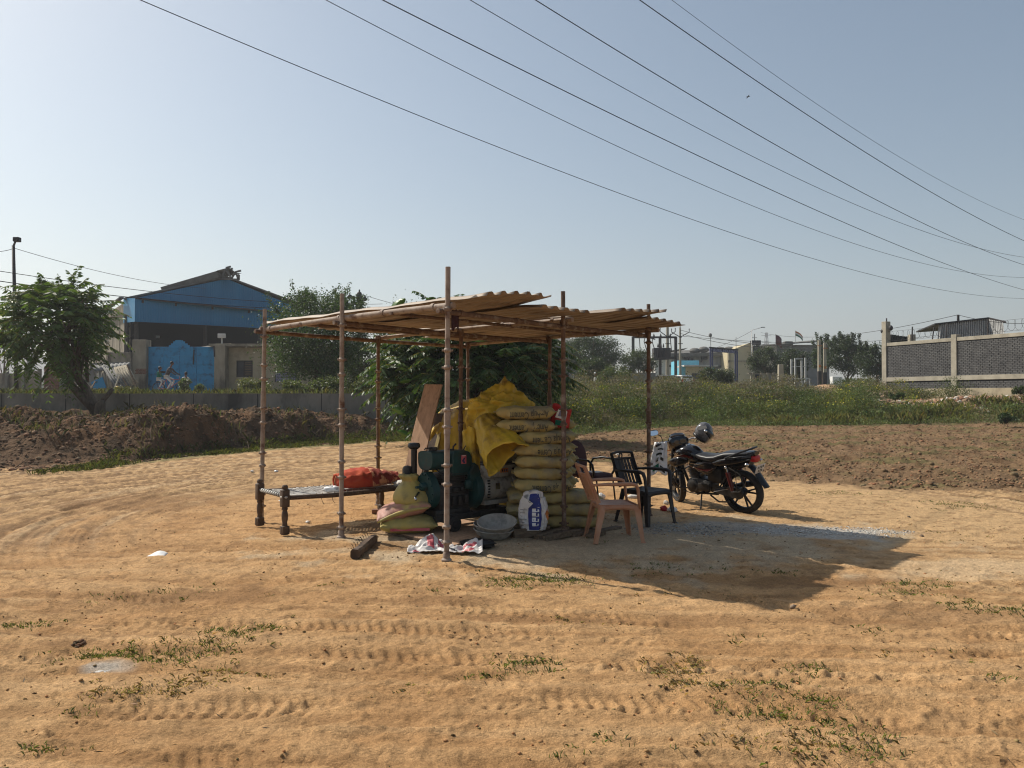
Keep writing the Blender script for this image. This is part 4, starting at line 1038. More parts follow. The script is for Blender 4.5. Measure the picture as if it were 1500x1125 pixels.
# weathered log with nails
def log():
    a = Vector((*G(521, 822), 0)); b = Vector((*G(548, 794), 0)); a.z = H(a.x, a.y) + .05; b.z = H(b.x, b.y) + .035
    m = MB(); n = 9; vs = []; fs = []; d = (b - a).normalized(); s = Vector((d.y, -d.x, 0))
    for i in range(n + 1):
        c = a.lerp(b, i / n); w = .046 + .012 * n1(i * .8, 2, 1); h = .045 + .012 * n1(i * .9, 5, 1)
        for k in range(8):
            q = 2 * math.pi * k / 8 + .4; e = 1 + .18 * n1(i * .7, k * 1.3, 9)
            vs.append(c + s * w * math.copysign(abs(math.cos(q)) ** .6, math.cos(q)) * e + Vector((0, 0, h * math.copysign(abs(math.sin(q)) ** .6, math.sin(q)) * e)))
    fs = [(i * 8 + k, i * 8 + (k + 1) % 8, (i + 1) * 8 + (k + 1) % 8, (i + 1) * 8 + k) for i in range(n) for k in range(8)] + [tuple(range(7, -1, -1)), tuple(n * 8 + k for k in range(8))]
    m.add(vs, fs); o = m.build('timber_offcut', MT['wood_dark'], None, True, auto=30); tag(o, 'dark splintered timber offcut with bent nails lying on the sand', 'timber')
    m = MB()
    for i in range(8):
        c = a.lerp(b, .08 + .11 * i) + Vector((0, 0, .04)) - s * .03; m.tube([c, c + Vector((-.01, 0, .035)), c + Vector((-.025, -.01, .05))], .003, 5)
    m.build('nail', MT['grease'], o)
log()

# ================================================================== CHARPOY
def charpoy():
    e1 = Vector((.784, .62, 0)); e2 = Vector((-.645, .76, 0)); p = Vector((-2.51, 8.52, 0))
    L, W = 1.62, .76; zz = H(-2.2, 9.1); ang = math.atan2(e1.y, e1.x)
    r = empty('rope_cot', (p.x, p.y, zz), ang, 'low rope-strung cot on turned wooden legs at the left of the shelter', 'cot')
    prof = [(.040, 0), (.044, .02), (.044, .09), (.030, .10), (.026, .13), (.034, .17), (.036, .21), (.030, .25), (.024, .265), (.034, .28), (.030, .30), (.04, .315)]
    for (x, y, h) in ((0, 0, 0), (0, W, 0), (L, W, .035), (L, 0, .02)):
        m = MB(); m.lathe([(a, b) for a, b in prof], 14, c=(x, y, 0)); m.rbox((x, y, .05), (.082, .082, .09), .006, Matrix.Rotation(.1, 3, 'Z')); m.rbox((x, y, .40), (.085, .085, .19), .008); m.lathe([(.05, .49), (.03, .505), (.036, .525), (.026, .545), (.001, .552)], 12, c=(x, y, 0))
        o = m.build('leg', MT['wood_dark'], r, True, auto=35); o.location.z = h * .3
        if x and y:
            m = MB(); m.rbox((x, y, .02), (.24, .11, .05), .006, Matrix.Rotation(-.7, 3, 'Z')); m.build('prop_brick', MT['brick'], r)
    for y in (0, W):
        m = MB(); m.tube([(-.0, y, .405), (L * .35, y, .388), (L * .7, y, .395), (L, y, .41)], .027, 10); m.build('side_rail', MT['wood_dark'], r, True)
    for x in (0, L):
        m = MB(); m.tube([(x, 0, .425), (x, W, .425)], .024, 10); o = m.build('end_rail', MT['offwhite'] if x == 0 else MT['wood_dark'], r, True)
        if x == 0:
            m = MB()
            for k in range(11):
                y = .07 + k * .062; m.lathe([(.0255, -.014), (.0275, -.01), (.0275, .01), (.0255, .014)], 10, 'y', (0, y, .425))
            m.build('dark_lashing', MT['ink'], o, True)
    # woven rope bed
    m = MB(); n = 26
    for i in range(n):
        t = (i + .5) / n
        a = Vector((.04 + (L - .08) * t, .02, .405)); b = Vector((.04 + (L - .08) * ((t + .55) if t + .55 < 1 else 1), W - .02, .405))
    def sagz(x, y): return .408 - .045 * math.sin(math.pi * max(0, min(1, x / L))) * math.sin(math.pi * max(0, min(1, y / W)))
    for sgn in (1, -1):
        for c in np.arange(-W, L + W, .052):
            pts = []
            for k in range(13):
                y = .01 + (W - .02) * k / 12; x = c + (y if sgn > 0 else W - y)
                if .03 < x < L - .03: pts.append(Vector((x, y, sagz(x, y) + .004 * sgn * math.sin(k * 2.1 + c * 40))))
            if len(pts) > 2: m.tube(pts, .0095, 5)
    m.build('rope_webbing', MT['cord'], r, True)
    m = MB()
    for x in np.arange(.06, L - .05, .075):
        for y in (0, W): m.tube([(x, y - .03, .39), (x + .01, y, .425), (x + .02, y + .03, .395)], .005, 5)
    m.build('rail_lashing', MT['wood'], r, True)
    m = MB(); m.tube([(-.05, -.0, .415), (0, -.05, .415), (.05, 0, .415), (0, .05, .415), (-.05, 0, .415)], .012, 8); m.build('white_binding', MT['cord'], r, True)
    m = MB()
    for x in (.42, .55): m.tube([(x, -.02, .38), (x + .01, -.03, .33), (x + .03, -.03, .30)], .003, 4)
    m.build('loose_end', MT['ink'], r)
    return r, ang
COT, CA = charpoy()
def cotp(x, y, z): 
    q = Matrix.Rotation(CA, 4, 'Z') @ Vector((x, y, z)); return Vector(COT.location) + q
def quilt():
    def f(a, b):
        th = b * 2 * math.pi
        x = -.36 + .74 * a; tap = .30 + .85 * math.sin(min(1, a * 1.0 + .12) * 2.75); tap = max(.22, tap)
        c, s = math.cos(th), math.sin(th)
        fold = .016 * (1 - abs(n1(a * 5 + 3, math.cos(th) * 2 + math.sin(th), 91)) * 3) + .01 * n1(a * 12, th * 2, 92)
        y = .24 * tap * math.copysign(abs(c) ** .8, c); z = .125 * tap * math.copysign(abs(s) ** .8, s) * (1.25 - .35 * a) + fold
        return Vector((x, y * (1 + fold), max(-.05, z)))
    m = MB(); nn = 46; mm = 40
    vs = [f(i / nn, k / mm) for i in range(nn + 1) for k in range(mm)]
    fs = [(i * mm + k, i * mm + (k + 1) % mm, (i + 1) * mm + (k + 1) % mm, (i + 1) * mm + k) for i in range(nn) for k in range(mm)] + [tuple(range(mm - 1, -1, -1)), tuple(nn * mm + k for k in range(mm))]
    i0 = 21
    for nm, sel, mt in (('a', [q for q in fs if len(q) > 4 and q[0] < mm or (len(q) == 4 and q[0] // mm < i0)], 'quilt'), ('b', [q for q in fs if (len(q) > 4 and q[0] >= mm) or (len(q) == 4 and q[0] // mm >= i0)], 'quilt2')):
        m = MB(); m.add(vs, sel); 
        if nm == 'a':
            o = m.build('quilt', MT[mt], None, True); o.location = cotp(1.18, .33, .49); o.rotation_euler = (0, -.04, CA - .15); tag(o, 'orange and red patterned quilt bundled at the far end of the cot', 'quilt')
        else: m.build('patterned_half', MT[mt], o, True)
    m = MB(); m.tube([f(.0 + .02 * 0, k / 20) * 1.02 + Vector((-.01, 0, 0)) for k in range(21)], .014, 8); m.build('piped_edge', MT['quilt'], o, True)
quilt()
crumple('polythene_bag', cotp(.72, .30, .385), (.11, .05, .035), 'polythene', 'small white polythene bag lying in the middle of the cot', 'bag', 8)
crumple('folded_shirt', cotp(1.52, .02, .40), (.12, .09, .05), 'offwhite', 'white and blue cloth hanging at the cot corner', 'cloth', 12)
o = crumple('dark_bag', cotp(1.66, .16, .40), (.12, .13, .085), 'maroon', 'dark stuffed bag at the far corner of the cot', 'bag', 15)
m = MB(); m.box((-.02, -.135, .02), (.06, .01, .07)); m.build('yellow_tag', MT['sack_lime'], o)
# ================================================================== MOTORCYCLE
def motorcycle():
    c = Vector((2.74, 10.86, 0)); z0 = H(c.x, c.y) - .01
    g = empty('motorcycle', (c.x, c.y, z0), math.atan2(.77, -.64), 'black and red commuter motorcycle leaning on its side stand', 'motorcycle')
    g.rotation_euler = (-.15, 0, g.rotation_euler.z); g.scale = (.985, .985, .965)
    def wheel(parent, x, M_=None, tw=.05, R_=.305):
        m = MB(); 
        if M_: m.M = M_
        prof = [(R_ - .055, -.028), (R_ - .045, -tw * .95), (R_ - .022, -tw), (R_ - .006, -tw * .75), (R_, -tw * .3), (R_, tw * .3), (R_ - .006, tw * .75), (R_ - .022, tw), (R_ - .045, tw * .95), (R_ - .055, .028)]
        m.lathe(prof, 44, 'y', (x, 0, R_), closed=True); t = m.build('wheel', MT['rubber'], parent, True, auto=50)
        m = MB(); 
        if M_: m.M = M_
        m.lathe([(R_ - .05, -.03), (R_ - .05, .03), (R_ - .075, .034), (R_ - .088, .012), (R_ - .088, -.012), (R_ - .075, -.034)], 44, 'y', (x, 0, R_), closed=True)
        m.lathe([(.001, -.05), (.05, -.05), (.06, -.03), (.06, .03), (.05, .05), (.001, .05)], 20, 'y', (x, 0, R_))
        for k in range(5):
            a = 2 * math.pi * k / 5 + .5
            for d in (-.16, .16):
                m.bar((x + .05 * math.cos(a), 0, R_ + .05 * math.sin(a)), (x + (R_ - .08) * math.cos(a + d), 0, R_ + (R_ - .08) * math.sin(a + d)), .026, .018, .02, .016, up=(0, 1, 0))
        m.build('alloy_rim', MT['black_plastic'], t, True, auto=40)
        return t
    wheel(g, -.625, tw=.056)
    SM = Matrix.Translation((.40, 0, 0)) @ Matrix.Rotation(R(-33), 4, 'Z') @ Matrix.Translation((-.40, 0, 0))
    wheel(g, .625, SM, .044)
    def part(name, mat, fn, steer=False, smooth=True, auto=40, parent=None, **k):
        m = MB(); 
        if steer: m.M = SM
        fn(m); return m.build(name, MT[mat], parent or g, smooth, auto=auto, **k)
    # forks, fender, brake
    def forks(m):
        for y in (-.085, .085):
            m.tube([(.40, y, .90), (.52, y, .585)], .016, 12); m.tube([(.52, y, .60), (.625, y, .305)], .026, 12)
        m.tube([(.625, -.1, .305), (.625, .1, .305)], .012)
    part('fork', 'alloy', forks, True)
    def clamp(m):
        m.rbox((.40, 0, .90), (.07, .22, .03), .01); m.rbox((.45, 0, .76), (.07, .22, .035), .01); m.tube([(.44, 0, .74), (.385, 0, .93)], .025)
    part('fork_clamp', 'black_plastic', clamp, True)
    def ff(m):
        def s(a, b):
            t = R(18) + a * R(130); r = .345; y = (b - .5) * .13; return Vector((.625 + r * math.cos(t) - .0, y, .305 + r * math.sin(t) - 1.6 * y * y * 2))
        m.sheet(s, 22, 8)
        for y in (-.062, .062): m.bar((.625, y, .33), (.60, y * 1.05, .64), .03, .006)
    part('front_fender', 'black_paint', ff, True, solid=.004)
    def disc(m):
        m.lathe([(.055, .066), (.115, .066), (.115, .070), (.055, .070)], 28, 'y', (.625, 0, .305), closed=True); m.rbox((.54, .085, .36), (.06, .045, .09), .012)
    part('front_brake', 'alloy', disc, True)
    # handlebar
    def hb(m):
        for s in (-1, 1):
            m.tube([(.385, s * .03, .935), (.36, s * .10, .965), (.33, s * .19, 1.0), (.25, s * .30, .995), (.20, s * .37, .985)], .0115, 10)
    hbar = part('handlebar', 'chrome', hb, True)
    def grip(m):
        for s in (-1, 1):
            m.tube([(.245, s * .305, .995), (.19, s * .385, .984)], .018, 10); m.rbox((.275, s * .265, .998), (.06, .05, .045), .01)
            m.tube([(.30, s * .24, .99), (.30, s * .31, .975), (.25, s * .38, .965)], .006, 6)
    part('grip', 'black_plastic', grip, True, parent=hbar)
    for s in (-1, 1):
        def mir(m, s=s):
            m.tube([(.29, s * .25, 1.01), (.30, s * .27, 1.09), (.285, s * .335, 1.145)], .006, 8)
            m.rings([(.0, s * .385, 1.165, .074, .044), (.02, s * .385, 1.165, .068, .040), (.035, s * .385, 1.165, .040, .022)], 20, 2.6, c=(.275, 0, 0))
        o = part('mirror', 'black_plastic', mir, True)
        part('mirror_glass', 'mirror', lambda m, s=s: m.rings([(-.003, 0, 0, .068, .039), (0, 0, 0, .068, .039)], 20, 2.6, c=(.268, s * .385, 1.165), rot=Matrix.Rotation(.30, 3, 'Y')), True, parent=o)
    # headlamp cowl and instruments
    def cowl(m):
        m.rings([(.30, 0, .955, .115, .045), (.33, 0, .97, .145, .085), (.40, 0, .955, .15, .12), (.48, 0, .92, .135, .13), (.54, 0, .885, .11, .12), (.57, 0, .87, .08, .09)], 28, 2.5)
        m.rings([(.36, 0, 1.06, .11, .012), (.42, 0, 1.05, .115, .045), (.48, 0, 1.0, .10, .05)], 20, 2.4)
    cw = part('headlamp_cowl', 'black_paint', cowl, True)
    part('headlamp', 'chrome', lambda m: m.rings([(.565, 0, .87, .082, .092), (.585, 0, .87, .06, .07), (.59, 0, .87, .02, .02)], 24, 2.3), True, parent=cw)
    part('instrument', 'glass', lambda m: (m.rings([(.285, -.045, .985, .05, .03), (.305, -.045, .985, .052, .034)], 20), m.rings([(.285, .05, .98, .042, .028), (.305, .05, .98, .045, .031)], 20)), True, parent=cw)
    for s in (-1, 1):
        part('turn_signal', 'orange', lambda m, s=s: (m.tube([(.45, s * .10, .84), (.46, s * .17, .84)], .008), m.ball((.465, s * .19, .84), (.03, .032, .024))), True)
    # frame
    def fr(m):
        m.tube([(.40, 0, .88), (.30, 0, .78), (.05, 0, .70), (-.25, 0, .66), (-.35, 0, .50), (-.33, 0, .34)], .024)
        m.tube([(.42, 0, .80), (.34, 0, .55), (.25, 0, .32), (.10, 0, .24)], .022)
        for s in (-1, 1):
            m.tube([(-.15, s * .09, .67), (-.5, s * .11, .73), (-.85, s * .10, .79)], .014); m.tube([(-.33, s * .10, .36), (-.60, s * .11, .74)], .012)
            m.tube([(-.30, s * .11, .34), (-.625, s * .10, .305)], .02); m.tube([(.10, s * .08, .24), (-.30, s * .10, .26)], .016)
    part('frame', 'grease', fr)
    # engine
    def eng(m):
        m.rbox((.02, 0, .36), (.36, .25, .20), .05, seg=3); m.lathe([(.001, .155), (.075, .155), (.095, .145), (.10, .12)], 26, 'y', (.10, 0, .35)); m.lathe([(.001, -.155), (.085, -.155), (.11, -.13)], 24, 'y', (.04, 0, .36))
        m.rbox((-.13, .03, .37), (.16, .22, .14), .03)
        rot = Matrix.Rotation(-.15, 3, 'Y')
        for k in range(8): m.rbox((.10 + .004 * k, 0, .47 + .021 * k), (.17 - .004 * k, .17, .011), .004)
        m.rbox((.12, 0, .56), (.11, .12, .22), .02); m.rbox((.13, 0, .655), (.12, .14, .05), .015)
        m.tube([(-.0, .05, .50), (-.08, .05, .56), (-.16, .03, .58)], .03)
    part('engine', 'alloy', eng)
    part('engine_cover', 'grease', lambda m: (m.lathe([(.001, .166), (.05, .166), (.07, .155), (.075, .13)], 24, 'y', (.10, 0, .35)), m.rbox((-.10, .145, .36), (.20, .03, .10), .012)))
    part('gear_lever', 'grease', lambda m: (m.tube([(.22, .17, .275), (.12, .175, .26), (.0, .17, .25), (-.03, .16, .27)], .007), m.tube([(.21, .15, .275), (.21, .21, .28)], .010)))
    # tank
    def tank(m):
        m.rings([(-.02, 0, .735, .07, .055), (.02, 0, .76, .10, .085), (.10, 0, .79, .135, .115), (.20, 0, .81, .155, .125), (.30, 0, .81, .150, .115), (.38, 0, .79, .12, .10), (.43, 0, .77, .08, .075), (.45, 0, .76, .05, .05)], 32, 2.4)
        for s in (-1, 1):     # shrouds
            m.rings([(.14, s * .145, .72, .015, .03), (.25, s * .16, .71, .022, .065), (.36, s * .165, .69, .022, .07), (.45, s * .15, .68, .016, .04)], 18, 2.2)
    tk = part('fuel_tank', 'black_paint', tank)
    part('filler_cap', 'chrome', lambda m: m.lathe([(.001, .945), (.034, .945), (.04, .935), (.042, .92)], 20, c=(.22, 0, 0)), parent=tk)
    def tsurf(x, z, off=.004):
        hw = float(np.interp(x, [-.02, .02, .10, .20, .30, .38, .43], [.07, .10, .135, .155, .15, .12, .08])); cz = float(np.interp(x, [-.02, .02, .1, .2, .3, .38, .43], [.735, .76, .79, .81, .81, .79, .77])); hh = float(np.interp(x, [-.02, .02, .1, .2, .3, .38, .43], [.055, .085, .115, .125, .115, .1, .075]))
        q = max(-.98, min(.98, (z - cz) / hh)); return hw * (1 - abs(q) ** 2.4) ** (1 / 2.4) + off
    def strip(m, p, w, off=.004, ys=1):
        n = 14; L = []; 
        for i in range(n + 1):
            t = i / n * (len(p) - 1); k = min(int(t), len(p) - 2); f = t - k
            x = p[k][0] * (1 - f) + p[k + 1][0] * f; z = p[k][1] * (1 - f) + p[k + 1][1] * f; ww = w * (1 - abs(2 * i / n - 1) ** 2 * .6)
            L.append((x, z, ww))
        vs = []
        for x, z, ww in L: vs += [(x, ys * tsurf(x, z + ww / 2, off), z + ww / 2), (x, ys * tsurf(x, z - ww / 2, off), z - ww / 2)]
        m.add(vs, [(2 * i, 2 * i + 1, 2 * i + 3, 2 * i + 2) for i in range(n)])
    for ys in (1, -1):
        part('red_stripe', 'darkred', lambda m, ys=ys: strip(m, [(.40, .745), (.30, .765), (.18, .80), (.06, .76)], .035, .004, ys), parent=tk)
        part('silver_line', 'chrome', lambda m, ys=ys: (strip(m, [(.41, .755), (.30, .79), (.17, .825)], .008, .006, ys), strip(m, [(.30, .755), (.17, .775), (.05, .735)], .006, .006, ys)), parent=tk)
        part('tank_badge', 'chrome', lambda m, ys=ys: (strip(m, [(.36, .80), (.34, .83), (.30, .86)], .012, .006, ys), strip(m, [(.33, .79), (.31, .82), (.28, .835)], .010, .006, ys)), parent=tk)
        part('side_panel', 'black_paint', lambda m, ys=ys: m.rings([(.05, ys * .125, .645, .012, .03), (-.03, ys * .14, .64, .018, .065), (-.15, ys * .145, .635, .02, .095), (-.25, ys * .14, .65, .018, .075), (-.33, ys * .125, .69, .012, .03)], 18, 2.2))
        part('panel_stripe', 'darkred', lambda m, ys=ys: m.prism([(.10, .650), (-.06, .60), (-.20, .59), (-.30, .63), (-.12, .615)], ys * .166, ys * .169, 'xz'))
        part('panel_line', 'chrome', lambda m, ys=ys: (m.bar((.10, ys * .168, .662), (-.06, ys * .170, .61), .006, .004), m.bar((-.06, ys * .170, .61), (-.2, ys * .170, .592), .006, .004), m.bar((-.2, ys * .170, .592), (-.31, ys * .168, .65), .006, .004), m.bar((.14, ys * .165, .70), (-.1, ys * .165, .68), .006, .004), m.bar((-.1, ys * .165, .68), (-.3, ys * .15, .64), .005, .004)))
        part('tail_panel', 'black_paint', lambda m, ys=ys: m.rings([(-.25, ys * .12, .70, .02, .02), (-.38, ys * .135, .725, .025, .05), (-.55, ys * .135, .755, .03, .055), (-.72, ys * .11, .79, .03, .05), (-.86, ys * .07, .82, .02, .03)], 18, 2.2))
    # seat
    def seat(m):
        m.rings([(.06, 0, .79, .07, .02), (.03, 0, .79, .10, .035), (-.06, 0, .775, .125, .042), (-.18, 0, .765, .145, .045), (-.30, 0, .775, .15, .05), (-.38, 0, .80, .145, .055), (-.46, 0, .825, .138, .052), (-.60, 0, .84, .125, .045), (-.74, 0, .855, .105, .038), (-.80, 0, .86, .08, .02)], 28, 3)
    part('seat', 'seat', seat)
    part('grab_rail', 'black_plastic', lambda m: [m.tube([(-.50, s * .155, .80), (-.62, s * .16, .85), (-.76, s * .14, .905), (-.84, s * .10, .93)], .013, 8) for s in (-1, 1)] + [m.tube([(-.84, .10, .93), (-.86, 0, .935), (-.84, -.10, .93)], .013, 8)])
    part('tail_cowl', 'black_paint', lambda m: m.rings([(-.76, 0, .85, .09, .04), (-.84, 0, .855, .08, .045), (-.90, 0, .865, .055, .03)], 18, 2.4))
    tl = part('tail_lamp', 'red', lambda m: m.rings([(-.80, 0, .80, .085, .04), (-.87, 0, .795, .085, .052), (-.90, 0, .79, .07, .045), (-.91, 0, .79, .04, .02)], 20, 2.8))
    for s in (-1, 1):
        part('turn_signal', 'chrome', lambda m, s=s: (m.tube([(-.82, s * .07, .74), (-.83, s * .14, .735)], .008), m.ball((-.835, s * .16, .735), (.035, .026, .024))))
    def rf(m):
        def s(a, b):
            p = [(-.60, .68), (-.72, .70), (-.83, .68), (-.90, .60), (-.96, .50), (-1.03, .40)]
            t = a * (len(p) - 1); k = min(int(t), len(p) - 2); f = t - k
            w = .075 * (1 - .15 * a); y = (b - .5) * 2 * w
            return Vector((p[k][0] * (1 - f) + p[k + 1][0] * f + 6 * y * y, y, p[k][1] * (1 - f) + p[k + 1][1] * f))
        m.sheet(s, 20, 8)
    part('rear_fender', 'black_plastic', rf, solid=.006)
    pr = Matrix.Rotation(-.42, 3, 'Y')
    pl = part('number_plate', 'plate', lambda m: m.rbox((-.925, 0, .655), (.006, .20, .13), .004, pr), auto=30)
    part('plate_mark', 'ink', lambda m: [m.box(pr @ Vector((-.0045, y, z)) + Vector((-.925, 0, .655)), (.003, .016, .036), pr) for y, z in ((-.06, .028), (-.02, .028), (.02, .028), (.06, .028), (-.045, -.028), (-.01, -.028), (.03, -.028))], smooth=False, parent=pl)
    # shocks, chain case, exhaust
    for s in (-1, 1):
        sh = part('shock_absorber', 'darkred', lambda m, s=s: [m.lathe([(.030 + .004 * (k % 2), .013 * k) for k in range(17)], 14, c=(-.56, s * .145, .40), rot=Matrix.Rotation(.22, 3, 'Y')), m.tube([(-.56, s * .145, .34), (-.56, s * .145, .42)], .022)])
        part('shock_rod', 'chrome', lambda m, s=s: (m.tube([(-.57, s * .145, .33), (-.495, s * .145, .68)], .010), m.ball((-.495, s * .15, .67), (.022, .02, .022))), parent=sh)
    part('chain_case', 'grease', lambda m: (m.prism([(-.20, .36), (-.55, .385), (-.68, .37), (-.72, .305), (-.68, .24), (-.55, .235), (-.20, .29)], .095, .125, 'xz'), m.lathe([(.001, .13), (.07, .13), (.085, .115)], 20, 'y', (-.62, 0, .305))), auto=30)
    part('exhaust', 'alloy', lambda m: m.tube([(.20, -.06, .60), (.30, -.10, .50), (.28, -.14, .30), (.0, -.17, .25), (-.25, -.18, .28), (-.55, -.19, .36), (-.82, -.19, .42)], [.018, .018, .02, .02, .03, .045, .045], 14))
    part('crash_guard', 'black_paint', lambda m: [m.tube([(.33, s * .03, .56), (.34, s * .16, .57), (.36, s * .25, .53), (.36, s * .27, .42), (.33, s * .22, .33), (.22, s * .05, .29)], .012, 10) for s in (-1, 1)] + [m.tube([(.345, .16, .56), (.345, .20, .44), (.32, .17, .33)], .010)])
    part('side_stand', 'grease', lambda m: (m.tube([(-.02, .10, .25), (-.05, .18, .13), (-.08, .25, -.01)], .011, 8), m.rbox((-.08, .255, -.012), (.06, .04, .012), .004)))
    part('centre_stand', 'grease', lambda m: (m.tube([(-.18, .12, .24), (-.34, .16, .17), (-.50, .14, .18)], .012), m.tube([(-.18, -.12, .24), (-.34, -.16, .17)], .012), m.tube([(-.50, .14, .18), (-.52, .18, .20)], .01)))
    part('foot_rest', 'black_plastic', lambda m: [(m.tube([(-.06, s * .10, .27), (-.06, s * .25, .275)], .015), m.tube([(-.42, s * .12, .36), (-.36, s * .17, .35), (-.34, s * .24, .355)], .013)) for s in (-1, 1)])
    part('pillion_plate', 'chrome', lambda m: m.bar((-.28, .17, .315), (-.52, .175, .375), .02, .012))
    part('saree_guard', 'grease', lambda m: (m.tube([(-.55, .17, .68), (-.72, .18, .60), (-.78, .18, .45), (-.70, .18, .35), (-.55, .17, .33)], .008), m.tube([(-.66, .18, .64), (-.66, .18, .35)], .005)))
    part('battery_cover', 'grease', lambda m: m.rbox((-.26, 0, .52), (.24, .22, .22), .03))
    part('inner_fender', 'black_plastic', lambda m: m.rings([(-.40, 0, .62, .07, .10), (-.60, 0, .68, .07, .05), (-.80, 0, .72, .06, .04)], 14))
    # white leaflet bag over the left grip
    W = SM @ Vector((.27, .315, .985)); 
    return g, SM
BIKE, SMAT = motorcycle()
bpy.context.view_layer.update()
def bikep(v, steer=True):
    v = Vector(v); v = SMAT @ v if steer else v
    return BIKE.matrix_world @ v
def handle_bag():
    p = bikep((.25, .30, 1.0))
    def f(a, b):
        w = .085 + .055 * b; x = -w + 2 * w * a - .05 * b; z = -.44 * b - .03 * b * math.sin(a * 9)
        y = -.03 - .035 * math.sin(a * 3.14) * b + .016 * (1 - abs(n1(a * 4, b * 4, 51)) * 3) 
        return Vector((x, y, z))
    m = MB(); m.sheet(f, 20, 26); m.sheet(lambda a, b: f(1 - a, b) + Vector((0, .035 + .05 * math.sin(a * 3.1) * b, 0)), 20, 20)
    o = m.build('carrier_bag', MT['polythene'], None, True, solid=.002); o.location = p + Vector((0, 0, .02)); tag(o, 'white printed carrier bag hanging from the motorcycle left grip', 'bag')
    for (a0, a1, b0, b1, mt) in ((.2, .5, .72, .88, 'green_shirt'), (.55, .85, .78, .93, 'ink'), (.25, .6, .35, .42, 'ink'), (.3, .42, .48, .62, 'ink'), (.55, .75, .5, .6, 'ink'), (.3, .7, .2, .25, 'ink')):
        m = MB(); m.sheet(lambda s, t: f(a0 + (a1 - a0) * s, b0 + (b1 - b0) * t) + Vector((0, -.005, 0)), 6, 6); m.build('print', MT[mt], o, True)
handle_bag()
def helmet():
    p = bikep((.25, -.36, 1.08))
    r = empty('helmet', p, 0, 'grey and silver full-face helmet hung on the motorcycle right mirror', 'helmet'); r.rotation_euler = (R(-8), R(38), R(-30)); r.scale = (.94, .94, .94)
    m = MB(); m.rings([(-.135, 0, .01, .03, .04), (-.125, 0, .01, .07, .08), (-.09, 0, .01, .105, .115), (-.03, 0, .01, .125, .135), (.04, 0, .0, .122, .13), (.09, 0, -.02, .105, .11), (.12, 0, -.04, .08, .085), (.138, 0, -.05, .045, .05)], 32, 2.15); m.build('shell', MT['silver'], r, True, auto=60)
    m = MB(); m.rings([(.02, 0, .035, .126, .062, 2.6), (.06, 0, .03, .122, .062, 2.6), (.10, 0, .02, .104, .058, 2.6), (.132, 0, .01, .075, .05, 2.6), (.146, 0, .005, .04, .035, 2.6)], 28); m.build('visor', MT['glass'], r, True, auto=60)
    m = MB(); m.rings([(-.11, 0, -.105, .055, .03), (-.03, 0, -.115, .10, .035), (.06, 0, -.115, .095, .035), (.12, 0, -.10, .06, .03)], 24, 2.3); m.build('chin_trim', MT['black_plastic'], r, True)
    m = MB(); m.lathe([(.001, -.134), (.022, -.134), (.026, -.12)], 14, 'y', (.03, 0, .03)); m.lathe([(.001, .134), (.022, .134), (.026, .12)], 14, 'y', (.03, 0, .03)); m.build('visor_pivot', MT['chrome'], r, True)
    m = MB(); m.prism([(-.10, .03), (-.02, .10), (.02, .08), (-.04, .0), (-.09, -.04)], -.121, -.124, 'xz'); m.prism([(-.10, .03), (-.02, .10), (.02, .08), (-.04, .0), (-.09, -.04)], .121, .124, 'xz'); m.build('graphic', MT['offwhite'], r)
    m = MB(); m.tube([(-.0, -.07, -.12), (.0, -.02, -.19), (.01, .03, -.2), (.0, .07, -.12)], .007, 6); m.build('chin_strap', MT['black_plastic'], r, True)
helmet()

